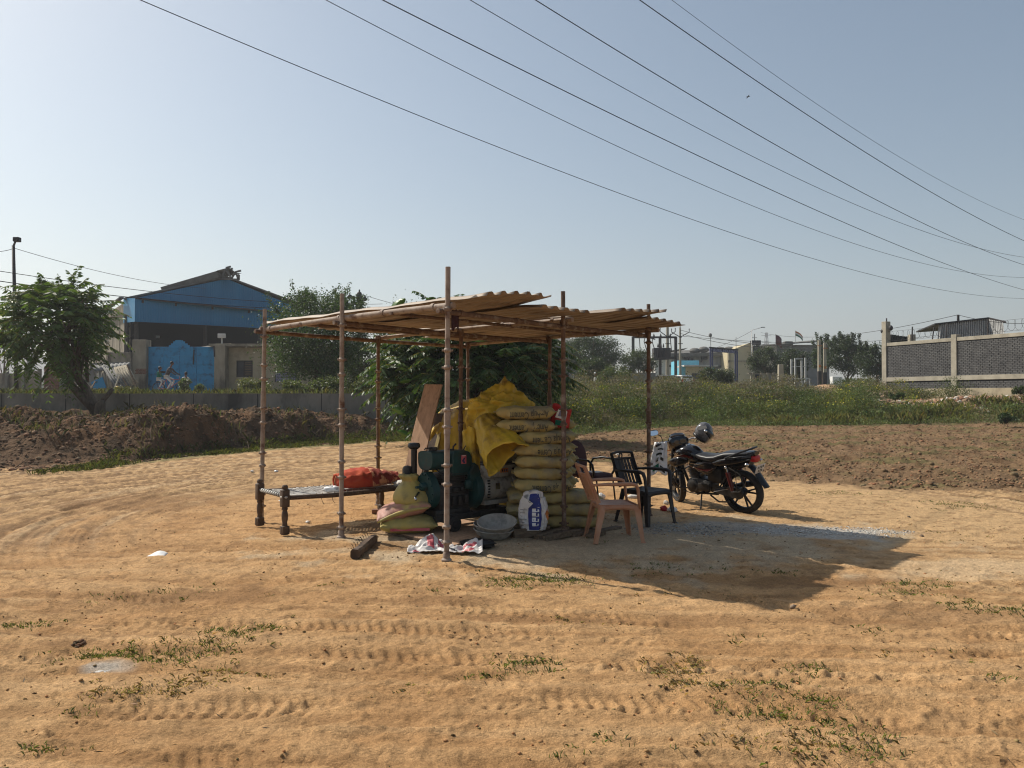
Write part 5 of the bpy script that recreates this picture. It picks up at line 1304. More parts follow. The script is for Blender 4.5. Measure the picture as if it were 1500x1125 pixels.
# ================================================================== CHAIRS
def plastic_chair(name, loc, rz, mat, label, back='panel', sc=1.0, z=None, fw=.25):
    r = empty(name, (loc[0], loc[1], H(*loc) if z is None else z), rz, label, 'chair'); r.scale = (sc, sc, sc); mt = MT[mat]
    sh = .40; m = MB()
    def seat(a, b):
        x = -.20 + .43 * a; w = .185 + .04 * a; y = (b - .5) * 2 * w
        z = sh - .018 * math.sin(math.pi * a) * (1 - (2 * b - 1) ** 2) + .006 * (2 * b - 1) ** 4 - .02 * max(0, a - .85) / .15
        return Vector((x, y, z))
    m.sheet(seat, 16, 16); m.build('seat', mt, r, True, solid=.007)
    m = MB(); c = [(-.20, -.185), (.23, -.225), (.23, .225), (-.20, .185)]
    for i in range(4):
        a, b = c[i], c[(i + 1) % 4]; n = 12; vs = []
        for k in range(n + 1):
            t = k / n; x = a[0] + (b[0] - a[0]) * t; y = a[1] + (b[1] - a[1]) * t; arch = .045 + .05 * (2 * abs(t - .5)) ** 4
            vs += [(x, y, sh + .002), (x * 1.01, y * 1.01, sh - arch)]
        m.add(vs, [(2 * k, 2 * k + 1, 2 * k + 3, 2 * k + 2) for k in range(n)])
    m.build('seat_skirt', mt, r, True, solid=.006, auto=40)
    for sx, sy, tx, ty in ((.225, .22, .27, .26), (.225, -.22, .27, -.26), (-.20, .185, -.28, .235), (-.20, -.185, -.28, -.235)):
        m = MB(); s = 1 if sy > 0 else -1; fx = 1 if sx > 0 else -1
        m.bar((sx - fx * .028, sy, sh), (tx - fx * .018, ty, 0), .075, .007, .038, .007, up=(0, 1, 0)); m.bar((sx, sy - s * .03, sh), (tx, ty - s * .018, 0), .007, .075, .007, .038, up=(0, 1, 0))
        m.bar((sx - fx * .01, sy - s * .008, sh), (tx - fx * .006, ty - s * .006, 0), .016, .016, .012, .012, up=(0, 1, 0)); m.rbox((tx - fx * .012, ty - s * .012, .006), (.045, .045, .012), .003)
        m.build('leg', mt, r, True, auto=30)
    def bp(t, y):    # backrest curve
        return Vector((-.20 - .045 - .16 * t ** 1.1 + .035 * (y / .2) ** 2, y, sh + .01 + .41 * t))
    m = MB()
    for s in (-1, 1):
        m = MB(); pts = [bp(t, s * (.185 + .015 * math.sin(t * 3))) for t in np.linspace(-.06, 1.0, 12)]; m.tube(pts, .019, 8, squash=1.3)
        m.bar(pts[1], pts[-1], .05, .012, .04, .012, up=(0, 1, 0)); m.bar(pts[2], pts[-1], .012, .036, up=(0, 1, 0)); m.build('back_post', mt, r, True, auto=40)
    m = MB()
    m.tube([bp(1.0 + .03 * math.sin((y / .2 + 1) * 1.57) * 1, y) for y in np.linspace(-.19, .19, 12)], .016, 8); m.tube([bp(.10, y) for y in np.linspace(-.185, .185, 10)], .015, 8)
    if back == 'slats':
        m.tube([bp(.84, y) for y in np.linspace(-.19, .19, 10)], .015, 8)
        m.build('back_frame', mt, r, True)
        for y in np.linspace(-.15, .15, 7):
            m = MB(); m.bar(bp(.10, y), bp(.84, y), .040, .006, up=(1, 0, 0)); m.build('slat', mt, r)
        m = MB(); pts = [bp(.92, 0) + Vector((0, .028 * math.cos(t), .032 * math.sin(t))) for t in np.linspace(0, 6.28, 16)]; m.tube(pts, .009, 6); m.build('back_ornament', mt, r, True)
    else:
        m.tube([bp(.80, y) for y in np.linspace(-.19, .19, 10)], .013, 8)
        m.build('back_frame', mt, r, True)
        m = MB()
        def pn(a, b): return bp(.10 + .68 * b, -.14 + .28 * a)
        m.sheet(pn, 14, 14); m.build('back_panel', mt, r, True, solid=.006)
        for y in (-.165, .165):
            m = MB(); m.bar(bp(.1, y), bp(.8, y), .014, .006, up=(1, 0, 0)); m.build('slat', mt, r)
    for s in (-1, 1):
        m = MB(); a = bp(.52, s * .195)
        pts = [a, Vector((-.15, s * .235, sh + .235)), Vector((0, s * .25, sh + .235)), Vector((.13, s * .25, sh + .235)), Vector((.185, s * .245, sh + .22)), Vector((.205, s * .238, sh + .17)), Vector((.215, s * .23, sh + .06)), Vector((.228, s * .222, sh - .03))]
        m.tube(pts, [.022, .027, .032, .033, .031, .026, .022, .022], 10, squash=.65); m.build('armrest', mt, r, True)
    return r
plastic_chair('plastic_chair', (1.10, 8.36), R(9), 'pink_chair', 'terracotta plastic armchair seen from its side by the sacks', sc=.98)
plastic_chair('plastic_chair', (1.62, 9.42), R(-50), 'black_chair', 'dark slatted plastic armchair by the far rusty post', 'slats', sc=1.0)
def office_chair():
    loc = (1.17, 11.1); r = empty('office_chair', (*loc, H(*loc)), R(-42), 'old maroon office chair with looped black arms behind the sacks', 'chair')
    m = MB(); m.rings([(-.02, 0, .62, .03, .04), (-.015, 0, .62, .22, .23), (0, 0, .62, .26, .27), (.02, 0, .62, .26, .27), (.035, 0, .62, .22, .23)], 36, 2.2, c=(-.24, 0, .0), rot=Matrix.Rotation(-.14, 3, 'Y')); m.build('backrest', MT['maroon'], r, True, auto=60)
    m = MB(); m.rings([(-.24, 0, .40, .16, .02), (-.20, 0, .40, .21, .035), (0, 0, .405, .235, .04), (.17, 0, .40, .22, .035), (.23, 0, .385, .17, .015)], 28, 3); m.build('seat', MT['maroon'], r, True, auto=60)
    m = MB(); m.prism([(-.1, -.1), (.1, -.12), (.14, .05), (.0, .14), (-.12, .06)], .442, .447, 'xy'); m.build('worn_foam', MT['offwhite'], r)
    for s in (-1, 1):
        m = MB(); m.tube([(-.22, s * .24, .38), (-.25, s * .27, .52), (-.20, s * .28, .61), (-.05, s * .285, .635), (.12, s * .28, .625), (.18, s * .27, .57), (.19, s * .25, .46), (.15, s * .22, .375)], .017, 10); m.build('armrest', MT['black_plastic'], r, True)
        m = MB(); m.tube([(-.25, s * .2, .012), (.2, s * .2, .012), (.24, s * .2, .05), (.20, s * .2, .36), (.12, s * .18, .37), (-.15, s * .18, .37)], .0125, 10); m.build('leg_frame', MT['black_plastic'], r, True)
    m = MB(); m.bar((-.2, 0, .37), (-.30, 0, .62), .05, .012); m.box((0, 0, .365), (.2, .36, .02)); m.build('back_bracket', MT['black_plastic'], r)
office_chair()

# ================================================================== LITTER
def at(px, py): return G(px, py)
def lit(name, px, py, r, mat, label, cat, s, dz=0):
    x, y = at(px, py); return crumple(name, (x, y, H(x, y) + dz - .004), r, mat, label, cat, s, n=16, k=8)
lit('plastic_bag', 985, 747, (.06, .045, .035), 'polythene', 'thin clear polythene bag beside the red wrapper by the front wheel', 'bag', 21)
lit('wrapper', 972, 746, (.05, .04, .035), 'red', 'crushed red wrapper under the dark chair', 'wrapper', 22)
lit('plastic_cup', 975, 738, (.035, .03, .03), 'offwhite', 'crushed pale cup just behind the red wrapper', 'cup', 23)
lit('plastic_bag', 880, 731, (.055, .045, .05), 'polythene', 'small white and blue packet on the sand behind the terracotta chair arm', 'bag', 24)
lit('paper_scrap', 927, 730, (.09, .04, .03), 'offwhite', 'white paper scrap between the two plastic chairs', 'paper', 25)
x, y = at(233, 811); m = MB(); m.sheet(lambda a, b: Vector((-.085 + .17 * a, -.05 + .10 * b, .012 + .035 * math.sin(a * 3) * b)), 6, 5); o = m.build('paper_scrap', MT['white'], None, True, solid=.002); o.location = (x, y, H(x, y)); tag(o, 'flat white scrap of packaging alone on the sand at left', 'paper')
crumple('polythene_wisp', (*at(158, 988), H(*at(158, 988)) - .012), (.07, .03, .007), 'cord', 'greyish torn polythene wisp half buried among weeds at lower left', 'polythene', 31)
for px, py, s in ((412, 733, .02), (452, 766, .022), (405, 690, .03), (370, 692, .025), (905, 668, .04), (1062, 628, .05)):
    x, y = at(px, py); crumple('litter', (x, y, H(x, y) - .004), (s * 1.3, s, s * .6), 'white', 'tiny white litter fleck on bare ground', 'litter', px * .1, n=10, k=5)['group'] = 'white litter flecks'
x, y = at(120, 945); lumps('dung_patch', np.array([x + .04 * rnd.uniform(-1, 1) for _ in range(26)]), np.array([y + .03 * rnd.uniform(-1, 1) for _ in range(26)]), NR.uniform(.006, .018, 26), tint((.14, .085, .05), 26), 'dark crumbled dung patch on the sand at left')
# ================================================================== BACKGROUND LEFT
def bk(px, py, Y): return P(px, py, Y)
ROADZ = 1.6
def cement_wall():
    Y = 29.6; xa = -23; xb = bk(640, 577, Y).x; top = 1.645
    r = empty('cement_wall', ((xa + xb) / 2, Y, .6), 0, 'long low stained cement retaining wall along the raised road', 'wall'); o0 = -Vector(r.location)
    m = MB(); n = 60; vs = []
    for i in range(n + 1):
        x = xa + (xb - xa) * i / n; t = top + .012 * n1(x * .8, 0, 3); 
        vs += [Vector((x, Y - .11, -.3)) + o0, Vector((x, Y - .11, t)) + o0, Vector((x, Y + .11, t)) + o0, Vector((x, Y + .11, -.3)) + o0]
    fs = []
    for i in range(n):
        for k in range(3): fs.append((4 * i + k, 4 * i + 4 + k, 4 * i + 5 + k, 4 * i + 1 + k))
    fs += [(0, 1, 2, 3), (4 * n + 3, 4 * n + 2, 4 * n + 1, 4 * n)]
    m.add(vs, fs); m.build('wall_face', MT['concrete'], r)
    m = MB()
    for x in np.arange(xa + 1, xb, 2.45): m.box(Vector((x, Y - .113, .9)) + o0, (.02, .012, 1.49))
    m.build('joint', MT['dark'], r)
cement_wall()
m = MB(); m.sheet(lambda a, b: Vector((-30 + 29 * a, 38.5 + 6 * b, ROADZ + .045 + .02 * n1(a * 20, b * 2, 4))), 60, 8); tag(m.build('road', MT['asphalt'], None, True), kind='structure')

def corr(m, p0, p1, up, h, pitch=.2, amp=.03, hl=None, hr=None):
    """vertical ribbed sheeting from p0 to p1, height h (hl..hr)"""
    p0 = Vector(p0); p1 = Vector(p1); d = (p1 - p0); L = d.length; d.normalize(); nrm = Vector((d.y, -d.x, 0)); n = max(2, int(L / pitch)); vs = []
    for i in range(n + 1):
        for s, o in ((0, 0), (.55, 0), (.65, amp), (.9, amp)):
            t = min(L, (i + s) * pitch); k = t / L; hh = (hl if hl is not None else h) * (1 - k) + (hr if hr is not None else h) * k
            b = p0 + d * t + nrm * o; vs += [b, b + Vector(up) * hh]
    m.add(vs, [(2 * i, 2 * i + 2, 2 * i + 3, 2 * i + 1) for i in range(len(vs) // 2 - 1)])
def shed():
    Yf = 56.0
    r = empty('blue_shed', (*bk(290, 560, Yf).xy, ROADZ), 0, 'large industrial shed with blue sheet gable and dark open front', 'shed'); o0 = -Vector(r.location)
    A = lambda px, py, Y: bk(px, py, Y) + o0
    # gable corners at the front: left eave, ridge, right eave (hidden by the tree)
    el = A(180, 437, Yf); rg = A(331, 405, Yf + 6); er = A(440, 445, Yf + 11)
    bl = A(184, 473, Yf)
    # gable cladding as ribbed polygon, split along the canopy line
    def clad(name, top, bot, mat, n):
        m = MB(); vs = []
        def it(P_, t):
            k = t * (len(P_) - 1); i = min(int(k), len(P_) - 2); return P_[i].lerp(P_[i + 1], k - i)
        for i in range(n + 1):
            for s, o in ((0, 0), (.6, 0), (.7, -.045), (.92, -.045)):
                t = min(1, (i + s) / n); a = it(top, t); b = it(bot, t); off = Vector((0, o, 0)); vs += [b + off, a + off]
        m.add(vs, [(2 * i, 2 * i + 2, 2 * i + 3, 2 * i + 1) for i in range(len(vs) // 2 - 1)]); return m.build(name, MT[mat], r, False, solid=.02)
    # upper gable
    mid = lambda t: A(200 + (440 - 200) * t, 436 + (462 - 436) * t, Yf + 11 * t + .05)
    def topl(t):
        px = 200 + 240 * t
        py = float(np.interp(px, [200, 331, 440], [436, 408, 452])); return A(px, py, Yf + 11 * t + .05)
    m = MB(); vs = []; n = 90
    for i in range(n):
        for s, o in ((0, 0), (.6, 0), (.7, -.05), (.92, -.05)):
            t = (i + s) / n; a = topl(t); b = mid(t); vs += [b + Vector((0, o, 0)), a + Vector((0, o, 0))]
    m.add(vs, [(2 * i, 2 * i + 2, 2 * i + 3, 2 * i + 1) for i in range(len(vs) // 2 - 1)]); m.build('gable_cladding', MT['blue_sheet'], r)
    # canopy fascia standing forward
    def fas(t, top):
        px = 197 + 243 * t; return A(px, (436.5 + 24 * t) if top else (471 + 13 * t), Yf - 1.6 + 11 * t)
    m = MB(); vs = []; n = 100
    for i in range(n):
        for s, o in ((0, 0), (.6, 0), (.7, -.05), (.92, -.05)):
            t = (i + s) / n; vs += [fas(t, 0) + Vector((0, o, 0)), fas(t, 1) + Vector((0, o, 0))]
    m.add(vs, [(2 * i, 2 * i + 2, 2 * i + 3, 2 * i + 1) for i in range(len(vs) // 2 - 1)])
    m.add([A(180, 437, Yf + 1), A(197, 436.5, Yf - 1.6), A(197, 471, Yf - 1.6), A(180, 473, Yf + 1)], [(0, 1, 2, 3)])
    m.build('fascia', MT['blue_sheet'], r, solid=.02)
    m = MB(); m.add([fas(0, 1), fas(1, 1), mid(1), mid(0)], [(0, 1, 2, 3)]); m.bar(fas(0, 1), fas(1, 1), .12, .12)
    for t in (.05, .25, .47, .69, .9): m.rbox(fas(t, 1) + Vector((0, -.1, -.15)), (.12, .12, .3), .02)
    m.build('canopy_edge', MT['steel_dark'], r)
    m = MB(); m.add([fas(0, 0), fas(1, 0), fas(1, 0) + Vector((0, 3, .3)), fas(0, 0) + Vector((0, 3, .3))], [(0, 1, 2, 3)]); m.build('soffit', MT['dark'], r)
    # dark interior: floor-to-soffit recess
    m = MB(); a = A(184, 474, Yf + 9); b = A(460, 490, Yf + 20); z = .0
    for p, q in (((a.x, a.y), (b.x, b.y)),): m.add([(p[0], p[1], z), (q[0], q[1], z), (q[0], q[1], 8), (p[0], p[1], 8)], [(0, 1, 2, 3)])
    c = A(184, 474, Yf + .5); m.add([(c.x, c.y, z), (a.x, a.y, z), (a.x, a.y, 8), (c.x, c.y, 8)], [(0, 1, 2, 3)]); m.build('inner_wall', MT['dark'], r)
    m = MB()
    for px, Y in ((185, Yf + .3), (199, Yf + .6), (300, Yf + 5), (380, Yf + 8)):
        p = A(px, 500, Y); mc = MB(); mc.bar((p.x, p.y, 0), (p.x, p.y, 5.9), .22, .28); mc.build('steel_column', MT['steel_dark'], r)
    for k in range(6):
        p = A(185, 500, Yf + .3); q = A(199, 500, Yf + .6); zz = .3 + k * .9; m.bar((p.x, p.y, zz), (q.x, q.y, zz + .8), .06, .06)
    m.build('lattice_brace', MT['steel_dark'], r)
    m = MB(); p = A(230.5, 493.5, Yf + 6); m.rbox(p, (.28, .1, .18), .02); m.build('lamp', MT['white'], r)
    # roof
    back = Vector((-9, 30, -1.2)); m = MB()
    m.add([el, rg, rg + back, el + back], [(0, 1, 2, 3)]); m.add([rg, er, er + back, rg + back], [(0, 1, 2, 3)])
    m.build('roof', MT['roof_grey'], r, solid=.12)
    # ridge monitor with lattice
    m = MB(); pa = A(246, 424, Yf + 3.0); pb = A(316, 396, Yf + 5.2); pc = A(332, 391, Yf + 5.8); pd = A(349, 403, Yf + 6.8)
    m.bar(A(236, 425, Yf + 2.9), A(318, 401, Yf + 5), .12, .5); m.add([A(236, 423, Yf + 2.9), A(318, 396, Yf + 5), A(334, 391.5, Yf + 6) + Vector((0, 3, 0)), A(262, 420, Yf + 8)], [(0, 1, 2, 3)])
    m.add([A(316, 396, Yf + 5), A(334, 391.5, Yf + 5.8), A(350, 402, Yf + 6.8), A(350, 402, Yf + 8.8), A(334, 392, Yf + 8), A(316, 396, Yf + 7)], [(0, 1, 2, 3, 4, 5)])
    for (a_, b_) in (((318, 397), (324, 407)), ((324, 407), (330, 393)), ((330, 393), (338, 408)), ((338, 408), (344, 398)), ((344, 398), (348, 408)), ((316, 398), (316, 408)), ((349, 402), (349, 409)), ((316, 408), (350, 409)), ((330, 392), (337, 390)), ((344, 398), (352, 396)), ((337, 394), (340, 393))):
        m.bar(A(*a_, Yf + 5.5), A(*b_, Yf + 5.5), .13, .13)
    m.build('ridge_vent', MT['roof_grey'], r)
    # long side wall
    m = MB(); sw = A(118, 487, Yf + 16); base0 = Vector((bl.x - .2, bl.y + .8, 0)); b1 = Vector((sw.x, sw.y, 0))
    h0 = el.z - .05; h1 = sw.z
    m.add([base0, b1, Vector((b1.x, b1.y, h1)), Vector((base0.x, base0.y, h0))], [(0, 1, 2, 3)])
    m.build('side_wall', MT['stained'], r, solid=.25)
    m = MB()
    for k in range(8):
        p = base0.lerp(b1, k / 8) + Vector((.05, -.12, 0)); m.box(p + Vector((0, 0, h0 * .5 * (1 - k * .03))), (.22, .12, h0 * (1 - k * .035)))
    m.build('wall_pier', MT['stained'], r)
    m = MB(); m.bar(el + Vector((-.1, -.1, .05)), sw + Vector((-.1, -.1, .15)), .3, .1); m.build('eave_trim', MT['steel_dark'], r)
shed()
def gate():
    Y = 46.5; r = empty('blue_gate', (*bk(264, 577, Y).xy, ROADZ), 0, 'closed bright blue sheet-metal gate with a stepped crest', 'gate'); o0 = -Vector(r.location); A = lambda px, py, d=0: bk(px, py, Y + d) + o0
    for k, (x0, x1) in enumerate(((215.5, 238.5), (239, 262.8), (263.4, 287.5), (288, 313.5))):
        m = MB(); a = A(x0, 577); b = A(x1, 577); top = A(x0, 508).z; m.rbox(((a.x + b.x) / 2, a.y, top / 2), (b.x - a.x, .05, top), .01); m.build('gate_panel', MT['blue_gate'], r)
    m = MB()
    for (x0, x1, y1) in ((247, 277, 505.5), (250, 274, 503), (253, 270, 500), (256, 267, 498)):
        a = A(x0, 509); b = A(x1, y1); m.box(((a.x + b.x) / 2, a.y + .003 * (x0 - 240), (a.z + b.z) / 2), (b.x - a.x, .045, b.z - a.z))
    m.build('crest', MT['blue_gate'], r)
    m = MB()
    for py in (510, 520.5, 533, 548, 563):
        a = A(215.5, py); b = A(313.5, py); m.bar(a + Vector((0, -.035, 0)), b + Vector((0, -.035, 0)), .05, .05)
    m.build('gate_rail', MT['blue_gate'], r)
    m = MB(); a = A(284.5, 512); b = A(283.5, 534); m.bar(a + Vector((0, -.07, 0)), b + Vector((0, -.07, 0)), .05, .05); a = A(239, 545); m.rbox(a + Vector((0, -.06, 0)), (.3, .05, .12), .01); m.build('gate_bolt', MT['steel_dark'], r)
    def pillar(x0, x1, y1, label, d=-.3):
        a = bk(x0, 577, Y + d); b = bk(x1, y1, Y + d); q = empty('gate_pillar', ((a.x + b.x) / 2, Y + d + .3, ROADZ), 0, label, 'pillar')
        m = MB(); m.rbox((0, 0, (b.z - ROADZ) / 2), (b.x - a.x, .7, b.z - ROADZ), .03); m.build('shaft', MT['stained'], q)
        return q
    q = pillar(193.5, 214, 497.5, 'stained left gate pillar with a patch of bare brick')
    m = MB()
    for i in range(4):
        for j in range(3): m.rbox((-.12 + .22 * j + .05 * (i % 2), -.352, 1.30 + .085 * i), (.2, .03, .07), .006)
    m.build('brick', MT['brick'], q)
    q = pillar(314, 330, 505, 'stained right gate pillar joined to the guard room')
    m = MB(); m.tube([(0, 0, 3), (0, -.02, 3.45)], .05); m.build('lamp_stem', MT['galv'], q)
    m = MB(); m.rbox((.02, -.1, 3.58), (.44, .2, .26), .02); m.build('floodlight', MT['offwhite'], q)
    m = MB(); m.tube([(-.35, -.36, 2.95), (-.30, -.38, 2.3)], .04); m.build('gate_hinge', MT['steel_dark'], q)
gate()
def guard_room():
    Y = 46.8; r = empty('guard_room', (*bk(400, 577, Y).xy, ROADZ), 0, 'low cream guard room with flat roof beside the blue gate', 'building'); o0 = -Vector(r.location); A = lambda px, py, d=0: bk(px, py, Y + d) + o0
    def wall(x0, x1, y0, y1, nm='wall', d=0):
        a = A(x0, y0, d); b = A(x1, y1, d); m = MB(); m.box(((a.x + b.x) / 2, a.y + .1, (a.z + b.z) / 2), (b.x - a.x, .2, abs(b.z - a.z))); return m.build(nm, MT['plaster'], r)
    wall(330, 346, 590, 509); wall(346, 370, 590, 552.5); wall(346, 370, 528, 509); wall(370, 505, 590, 509)
    m = MB(); a = A(330, 590); m.box((a.x + .1, a.y + 2.2, 1.35), (.2, 4.0, 3.0)); a = A(505, 590); m.box((a.x, a.y + 2.2, 1.35), (.2, 4.0, 3.0)); m.build('end_wall', MT['plaster'], r)
    m = MB(); a = A(310, 508.5); b = A(508, 504.5); m.box(((a.x + b.x) / 2, a.y + 1.9, (a.z + b.z) / 2 + .02), (b.x - a.x, 4.8, .16)); a = A(296, 506); m.add([A(294, 508, 1), A(330, 508, 0), A(330, 503.5, 0) + Vector((0, 1, .1)), A(316, 503, 1)], [(0, 1, 2, 3)]); m.build('roof_slab', MT['stained'], r)
    m = MB(); a = A(346, 552.5, .12); b = A(370, 528, .12); m.box(((a.x + b.x) / 2, a.y, (a.z + b.z) / 2), (b.x - a.x, .02, b.z - a.z)); w = m.build('window', MT['window'], r)
    m = MB()
    for px in (346.6, 357.5, 369.4): m.bar(A(px, 552.5, .05), A(px, 528, .05), .07, .05)
    for py in (552, 528.6): m.bar(A(346, py, .04), A(370, py, .04), .05, .07)
    m.build('frame', MT['steel_dark'], w)
    m = MB()
    for k in range(8): m.bar(A(358.5, 549 - k * 2.5, .07), A(369, 549 - k * 2.5, .07), .04, .05)
    m.build('louvre', MT['wood'], w)
    m = MB(); a = A(404, 559, -.04); b = A(433, 546, -.04); m.rbox(((a.x + b.x) / 2, a.y, (a.z + b.z) / 2), (b.x - a.x, .04, b.z - a.z), .01); s = m.build('signboard', MT['signboard'], r)
    c = Vector(((a.x + b.x) / 2, a.y - .025, (a.z + b.z) / 2)); w_ = b.x - a.x; h_ = b.z - a.z
    flat_text('R.K. REFRACTORY', c + Vector((0, 0, .0)), .17, w_ * .9, MT['ink'], s)
    m = MB()
    for k in range(9): m.box(c + Vector((-w_ * .42 + w_ * .105 * k, -.001, h_ * .30)), (w_ * .075, .004, .06)); m.box(c + Vector((-w_ * .42 + w_ * .105 * k, -.001, -h_ * .31)), (w_ * .07, .004, .05))
    m.build('small_print', MT['navy'], s)
    m = MB(); m.bar(A(403.3, 559.5, -.05), A(403.3, 545.5, -.05), .06, .05); m.bar(A(433.6, 570, -.05), A(433.6, 545.5, -.05), .06, .05); m.bar(A(403, 545.6, -.05), A(434, 545.6, -.05), .05, .06); m.build('sign_frame', MT['steel_dark'], s)
    m = MB(); m.rbox(A(329, 543.5, -.02) * 1.0, (.32, .02, .42), .005); m.build('poster', MT['offwhite'], r)
guard_room()
def brick_field(m, A_, x0, x1, z0, z1, y, bl=.23, bh=.08, gap=.012, jit=.006):
    rows = int((z1 - z0) / (bh + gap)); 
    for i in range(rows):
        x = x0 - (bl / 2 if i % 2 else 0)
        while x < x1:
            a = max(x, x0); b = min(x + bl, x1)
            if b - a > .05: m.box((((a + b) / 2), y + rnd.uniform(-jit, jit), z0 + (i + .5) * (bh + gap)), (b - a - gap, .06, bh))
            x += bl + gap
def boundary_wall():
    Y = 45.5; r = empty('boundary_wall', (*bk(70, 577, Y).xy, ROADZ), 0, 'stained boundary wall of tall concrete panels with a brick pier', 'wall'); o0 = -Vector(r.location); A = lambda px, py, d=0: bk(px, py, Y + d) + o0
    x = -60
    while x < 150:
        if 63 < x + 11 < 88: x += 24; continue
        a = A(x, 577); b = A(x + 23, 545 + rnd.uniform(-2, 2)); m = MB(); m.rbox(((a.x + b.x) / 2, a.y + rnd.uniform(-.04, .04), b.z / 2), (b.x - a.x - .03, .10, b.z), .01); m.build('wall_panel', MT['stained'], r); x += 23.6
    for px in (-37, -13, 10, 34, 58, 90, 112, 134):
        m = MB(); a = A(px, 577, -.12); m.rbox((a.x, a.y, .75), (.16, .16, 1.6), .01); m.build('wall_post', MT['concrete'], r)
    a = A(64, 577, -.1); b = A(87, 536, -.1); m = MB(); m.box(((a.x + b.x) / 2, a.y + .15, b.z / 2), (b.x - a.x - .02, .2, b.z)); pier = m.build('pier', MT['mortar'], r)
    m = MB(); brick_field(m, None, a.x, b.x, 0.02, b.z, a.y + .04); tag(m.build('brick', MT['brick'], pier), kind='stuff')
    # grey stub wall right of the scrap pile to the pillar
    m = MB(); a = A(158, 577, .6); b = A(193, 516, .6); m.rbox(((a.x + b.x) / 2, a.y, b.z / 2), (b.x - a.x, .2, b.z), .02); m.build('stub_wall', MT['stained'], r)
boundary_wall()
def scrap():
    Y = 43.5; r = empty('scrap_pile', (*bk(165, 577, Y).xy, ROADZ), 0, 'heap of bent corrugated sheets and poles in front of the left gate pillar', 'scrap pile'); o0 = -Vector(r.location); A = lambda px, py, d=0: bk(px, py, Y + d) + o0
    def csheet(c, mat='galv', n=7):
        a, b, d_, e = [A(*q) for q in c]       # a-b top edge, e-d bottom
        m = MB(); nrm = (b - a).cross(e - a).normalized() * .05; cols_ = n * 4
        vs = []
        for i in range(cols_ + 1):
            t = i / cols_; o = nrm * math.sin(t * n * 2 * math.pi); vs += [a.lerp(b, t) + o, e.lerp(d_, t) + o]
        m.add(vs, [(2 * i, 2 * i + 1, 2 * i + 3, 2 * i + 2) for i in range(cols_)]); m.build('corrugated_sheet', MT[mat], r, True, solid=.01)
    csheet([(166, 538, 0), (186, 534, 0), (203, 560, -.6), (180, 572, -.6)], 'conc_light', 6)
    csheet([(150, 538, .2), (168, 540, .2), (192, 566, -.8), (172, 574, -.8)], 'greywall', 5)
    csheet([(134, 535, .6), (190, 531, .6), (188, 536, .2), (140, 545, .3)], 'greywall', 9)
    csheet([(142, 543, .4), (160, 543, .4), (166, 574, 0), (140, 575, 0)], 'conc_light', 5)
    m = MB(); m.add([A(133, 560), A(150, 552), A(156, 568), A(138, 572), A(150, 552, .5), A(156, 568, .5)], [(0, 1, 2, 3), (1, 4, 5, 2)]); m.build('blue_sheet', MT['blue_sheet'], r)
    m = MB(); m.add([A(132, 532, 1), A(190, 530, 1), A(200, 578, 1), A(128, 578, 1)], [(0, 1, 2, 3)]); m.build('canvas_cover', MT['greywall'], r)
    for q in range(16):
        m = MB(); x0 = rnd.uniform(92, 190); m.bar(A(x0, rnd.uniform(566, 577), -.9), A(x0 + rnd.uniform(-16, 28), rnd.uniform(548, 576), -.5), .07, .05); m.build('pole', MT['conc_light' if q % 3 else 'wood'], r)
    m = MB(); m.bar(A(186, 534, -.4), A(204, 577, -1), .07, .07); m.bar(A(60, 574, -.9), A(125, 573, -.7), .07, .07); m.build('pole', MT['wood'], r)
    m = MB(); m.ball(A(172, 569, -1.1), (.16, .14, .14)); m.build('yellow_can', MT['tarp'], r, True)
scrap()

# ------------------------------------------------------------------ people
def person(loc, rz, joints, edges, radii, skin, label, clothes, head, sc=1.0):
    r = empty('person', loc, rz, label, 'person'); r.scale = (sc, sc, sc)
    def body(name, js, mat, parent):
        idx = {k: i for i, k in enumerate(js)}
        es = [(idx[a], idx[b]) for a, b in edges if a in idx and b in idx]
        me = bpy.data.meshes.new(name); me.from_pydata([joints[k] for k in js], es, []); o = link(name, me, mat, parent)
        m = o.modifiers.new('skin', 'SKIN'); m.use_smooth_shade = True
        for k, v in zip(js, me.skin_vertices[0].data): v.radius = (radii[k] * clothes.get('fat', 1), radii[k] * clothes.get('fat', 1)); v.use_root = (k == js[0])
        s = o.modifiers.new('s', 'SUBSURF'); s.levels = s.render_levels = 1; return o
    b = body('body', list(joints), MT['skin'], r)
    for nm, js, mt in clothes['items']:
        sv = dict(radii)
        for k in js: radii[k] = radii[k] * 1.12 + .004
        body(nm, js, MT[mt], r); radii.update(sv)
    m = MB(); h = Vector(head); m.ball(h, (.085, .075, .11), 14, 10); m.rings([(.06, 0, 0, .014, .02), (.10, 0, -.012, .010, .012)], 8, c=tuple(h)); o = m.build('head', MT['skin'], r, True)
    m = MB(); m.ball(h + Vector((-.018, 0, .025)), (.095, .084, .10), 14, 10); m.build('hair', MT[clothes.get('hair', 'hair')], r, True)
    return r
E = [('pel', 'chest'), ('chest', 'neck'), ('neck', 'hd'), ('chest', 'ls'), ('ls', 'le'), ('le', 'lh'), ('chest', 'rs'), ('rs', 're'), ('re', 'rh'), ('pel', 'lhip'), ('lhip', 'lk'), ('lk', 'la'), ('la', 'lt'), ('pel', 'rhip'), ('rhip', 'rk'), ('rk', 'ra'), ('ra', 'rt')]
RD = dict(pel=.10, chest=.115, neck=.05, hd=.055, ls=.055, le=.038, lh=.028, rs=.055, re=.038, rh=.028, lhip=.062, lk=.048, la=.034, lt=.03, rhip=.062, rk=.048, ra=.034, rt=.03)
